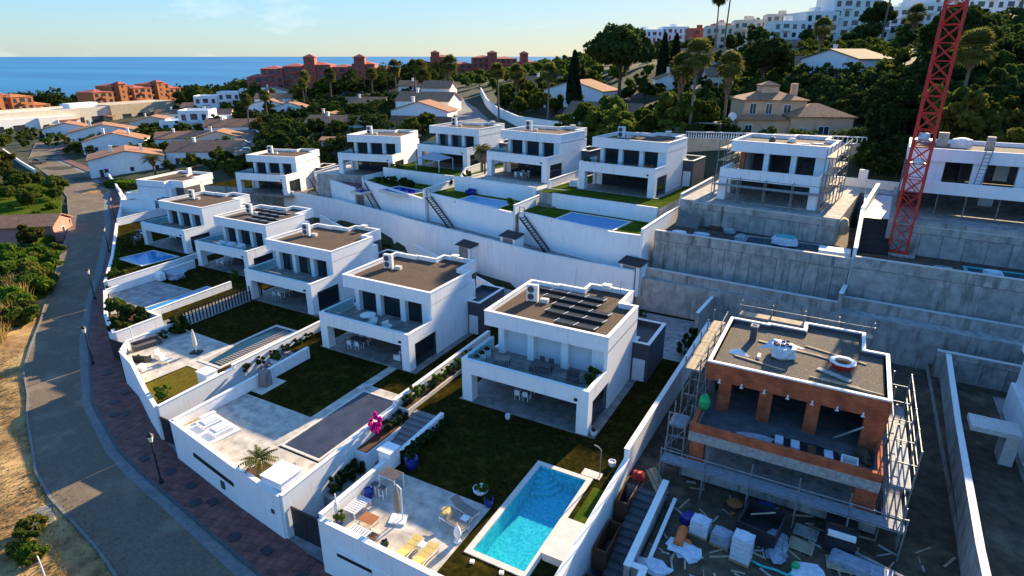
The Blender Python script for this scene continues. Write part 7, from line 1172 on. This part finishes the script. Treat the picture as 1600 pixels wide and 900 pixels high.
for x, y, s_, lb in [(-63, 146, 1.25, 'tall dark cypress beside white villa with brown roof'), (-51.5, 183, 1.25, 'left of two tall slim cypresses below hillside apartments'), (-48.0, 182, 1.2, 'right of two tall slim cypresses below hillside apartments'), (-70, 168, .8, 'short cypress left of the big pine'), (22, 216, .8, 'slim cypress in front of beige houses beside crane'), (27.5, 215, .6, 'second slim cypress in front of beige houses'), (36, 213, .8, 'third slim cypress in front of beige houses'), (2.5, 107.5, .55, 'small cypress at corner of peach villa'), (4.6, 108.5, .6, 'second small cypress at corner of peach villa')]: tree('cypress_tree', 'cypress', lb, 'cypress', x, y, hz(x, y), s_, s_)
tree('pine_tree', 'pine', 'huge dark umbrella pine above white bungalow', 'pine', -56, 160, hz(-56, 160), 1.12, 1.22); tree('pine_tree', 'pine', 'large dark conifer in front of hilltop apartments', 'pine', 0, 238, hz(0, 238), .62, .8); tree('pine_tree', 'pine', 'broad dark tree on slope right of white gabled villa', 'pine', 14, 150, hz(14, 150), .8, .9); tree('pine_tree', 'pine', 'broad dark tree behind peach villa', 'pine', -20, 150, hz(-20, 150), .7, .75)
def hedge(label, a, b, wd, h, key='hedgeleaf', n=2600, z=None):
    rz, L = frame_of(a, b); p = rng.uniform(0, 1, (n, 3)) * np.array([L, wd, h]); f = rng.integers(0, 3, n); p[f == 0, 2] = h * rng.uniform(.9, 1.05, (f == 0).sum()); p[f == 1, 1] = wd * rng.choice([0, 1], (f == 1).sum()); t = thing('hedge', label, 'hedge', (a[0], a[1], (min(hz(*a), hz(*b)) if z is None else z)), rz); part('foliage', quads_mesh('hedge', p, np.array([0, 0, .4]), .2, [key]), None, t); part('core', B(.2, L - .2, .15, wd - .15, -.5, h - .2), 'leafdark', t)
hedge('bright green clipped hedge in front of big white house', (-164, 84), (-142, 92), 4, 1.3, 'hedgeleaf', 4200, -4.8); hedge('long clipped hedge on slope behind upper villas', (-128, 112), (-104, 121), 2.4, 2.2, 'leafdark', 3600); hedge('upper clipped hedge on slope below white villas', (-142, 124), (-112, 133), 2.4, 2.2, 'leafdark', 3800); hedge('long hedge on slope in front of fan palms', (-170, 150), (-128, 160), 2.4, 2.4, 'leaf', 4200); hedge('curving light hedge beside small lane', (-150, 116), (-136, 108), 2, 1.3, 'hedgeleaf', 2400); hedge('green hedge below white gabled hillside villa', (-22, 158), (0, 150), 2.5, 2.2, 'hedgeleaf', 4200)
struct('lawn', MB().prism([(-186, 82), (-160, 72), (-142, 63), (-128, 56), (-126, 50), (-145, 52), (-190, 70)], -7, -5.0), 'turf')
for i, (x, y, k_, s_) in enumerate([(-43.4, 12.6, 'bushyellow', .55), (-42.0, 11.6, 'bush', .6), (-40.6, 11.4, 'bushbright', .5)]): tree('bush', k_, 'low bush among dry grass on near verge below drain box', 'bush', x, y, hz(x, y) - .1, s_, s_, 'bushes on the near verge')
# dry reeds and grass tufts on the near verge
def reed_mesh(n, h, seed):
    mb = MB(); rr = random.Random(seed)
    for i in range(n):
        x, y = rr.gauss(0, .5), rr.gauss(0, .5); hh = h * rr.uniform(.5, 1.1); dx, dy = rr.gauss(0, .22) * hh, rr.gauss(0, .22) * hh; w = .03; mb.add([(x - w, y, 0), (x + w, y, 0), (x + dx * .5 + w, y + dy * .5, hh * .6), (x + dx * .5 - w, y + dy * .5, hh * .6)], [(0, 1, 2, 3)]); mb.add([(x + dx * .5 - w * 2, y + dy * .5, hh * .6), (x + dx * .5 + w * 2, y + dy * .5, hh * .6), (x + dx, y + dy, hh)], [(0, 1, 2)])
    return mb.mesh('reed_blades', 'reedleaf')
RM = [reed_mesh(140, 2.6, 1), reed_mesh(120, 1.6, 2)]
rr = random.Random(8)
for i in range(26): u = rr.random(); x, y = lerp((-97, 37.6), (-79, 26.2), u); x -= rr.uniform(0, 2.2); y -= rr.uniform(.4, 2.6); t = solo('reed_clump', RM[0], None, 'dry golden reed clump on roadside bank', 'reeds', 'dry reed clumps', (x, y, hz(x, y) - .1), rr.uniform(0, 6), rr.uniform(.7, 1.2) * np.ones(3))
for i in range(34): x = rr.uniform(-52, -33); y = 11.8 - (x + 52) * -.0 - rr.uniform(1.5, 8) + (-.12 * (x + 40)); solo('grass_clump', RM[1], None, 'dry tall grass tuft on near verge below road', 'grass', 'dry grass tufts', (x, y - 2, hz(x, y) - .1), rr.uniform(0, 6), rr.uniform(.5, 1.05) * np.ones(3))
tf = MB()
for i in range(6500):
    k = rr.choice(SS[12:44]); e = k[2]; d = abs(rr.gauss(0, 4.5)) + .5; dx, dy = k[2][0] - k[1][0], k[2][1] - k[1][1]; L_ = math.hypot(dx, dy); x, y = e[0] + dx / L_ * d + rr.uniform(-2, 2), e[1] + dy / L_ * d + rr.uniform(-2, 2)
    if hz(x, y) > 0: continue
    z = hz(x, y) - .12; h = rr.uniform(.1, .35); w = .05; tf.add([(x - w, y, z), (x + w, y, z), (x + rr.gauss(0, .12), y + rr.gauss(0, .12), z + h)], [(0, 1, 2)], 0 if rr.random() < .7 else 1)
struct('dry_grass', tf, ['reedleaf', 'leafyellow'], 'stuff')
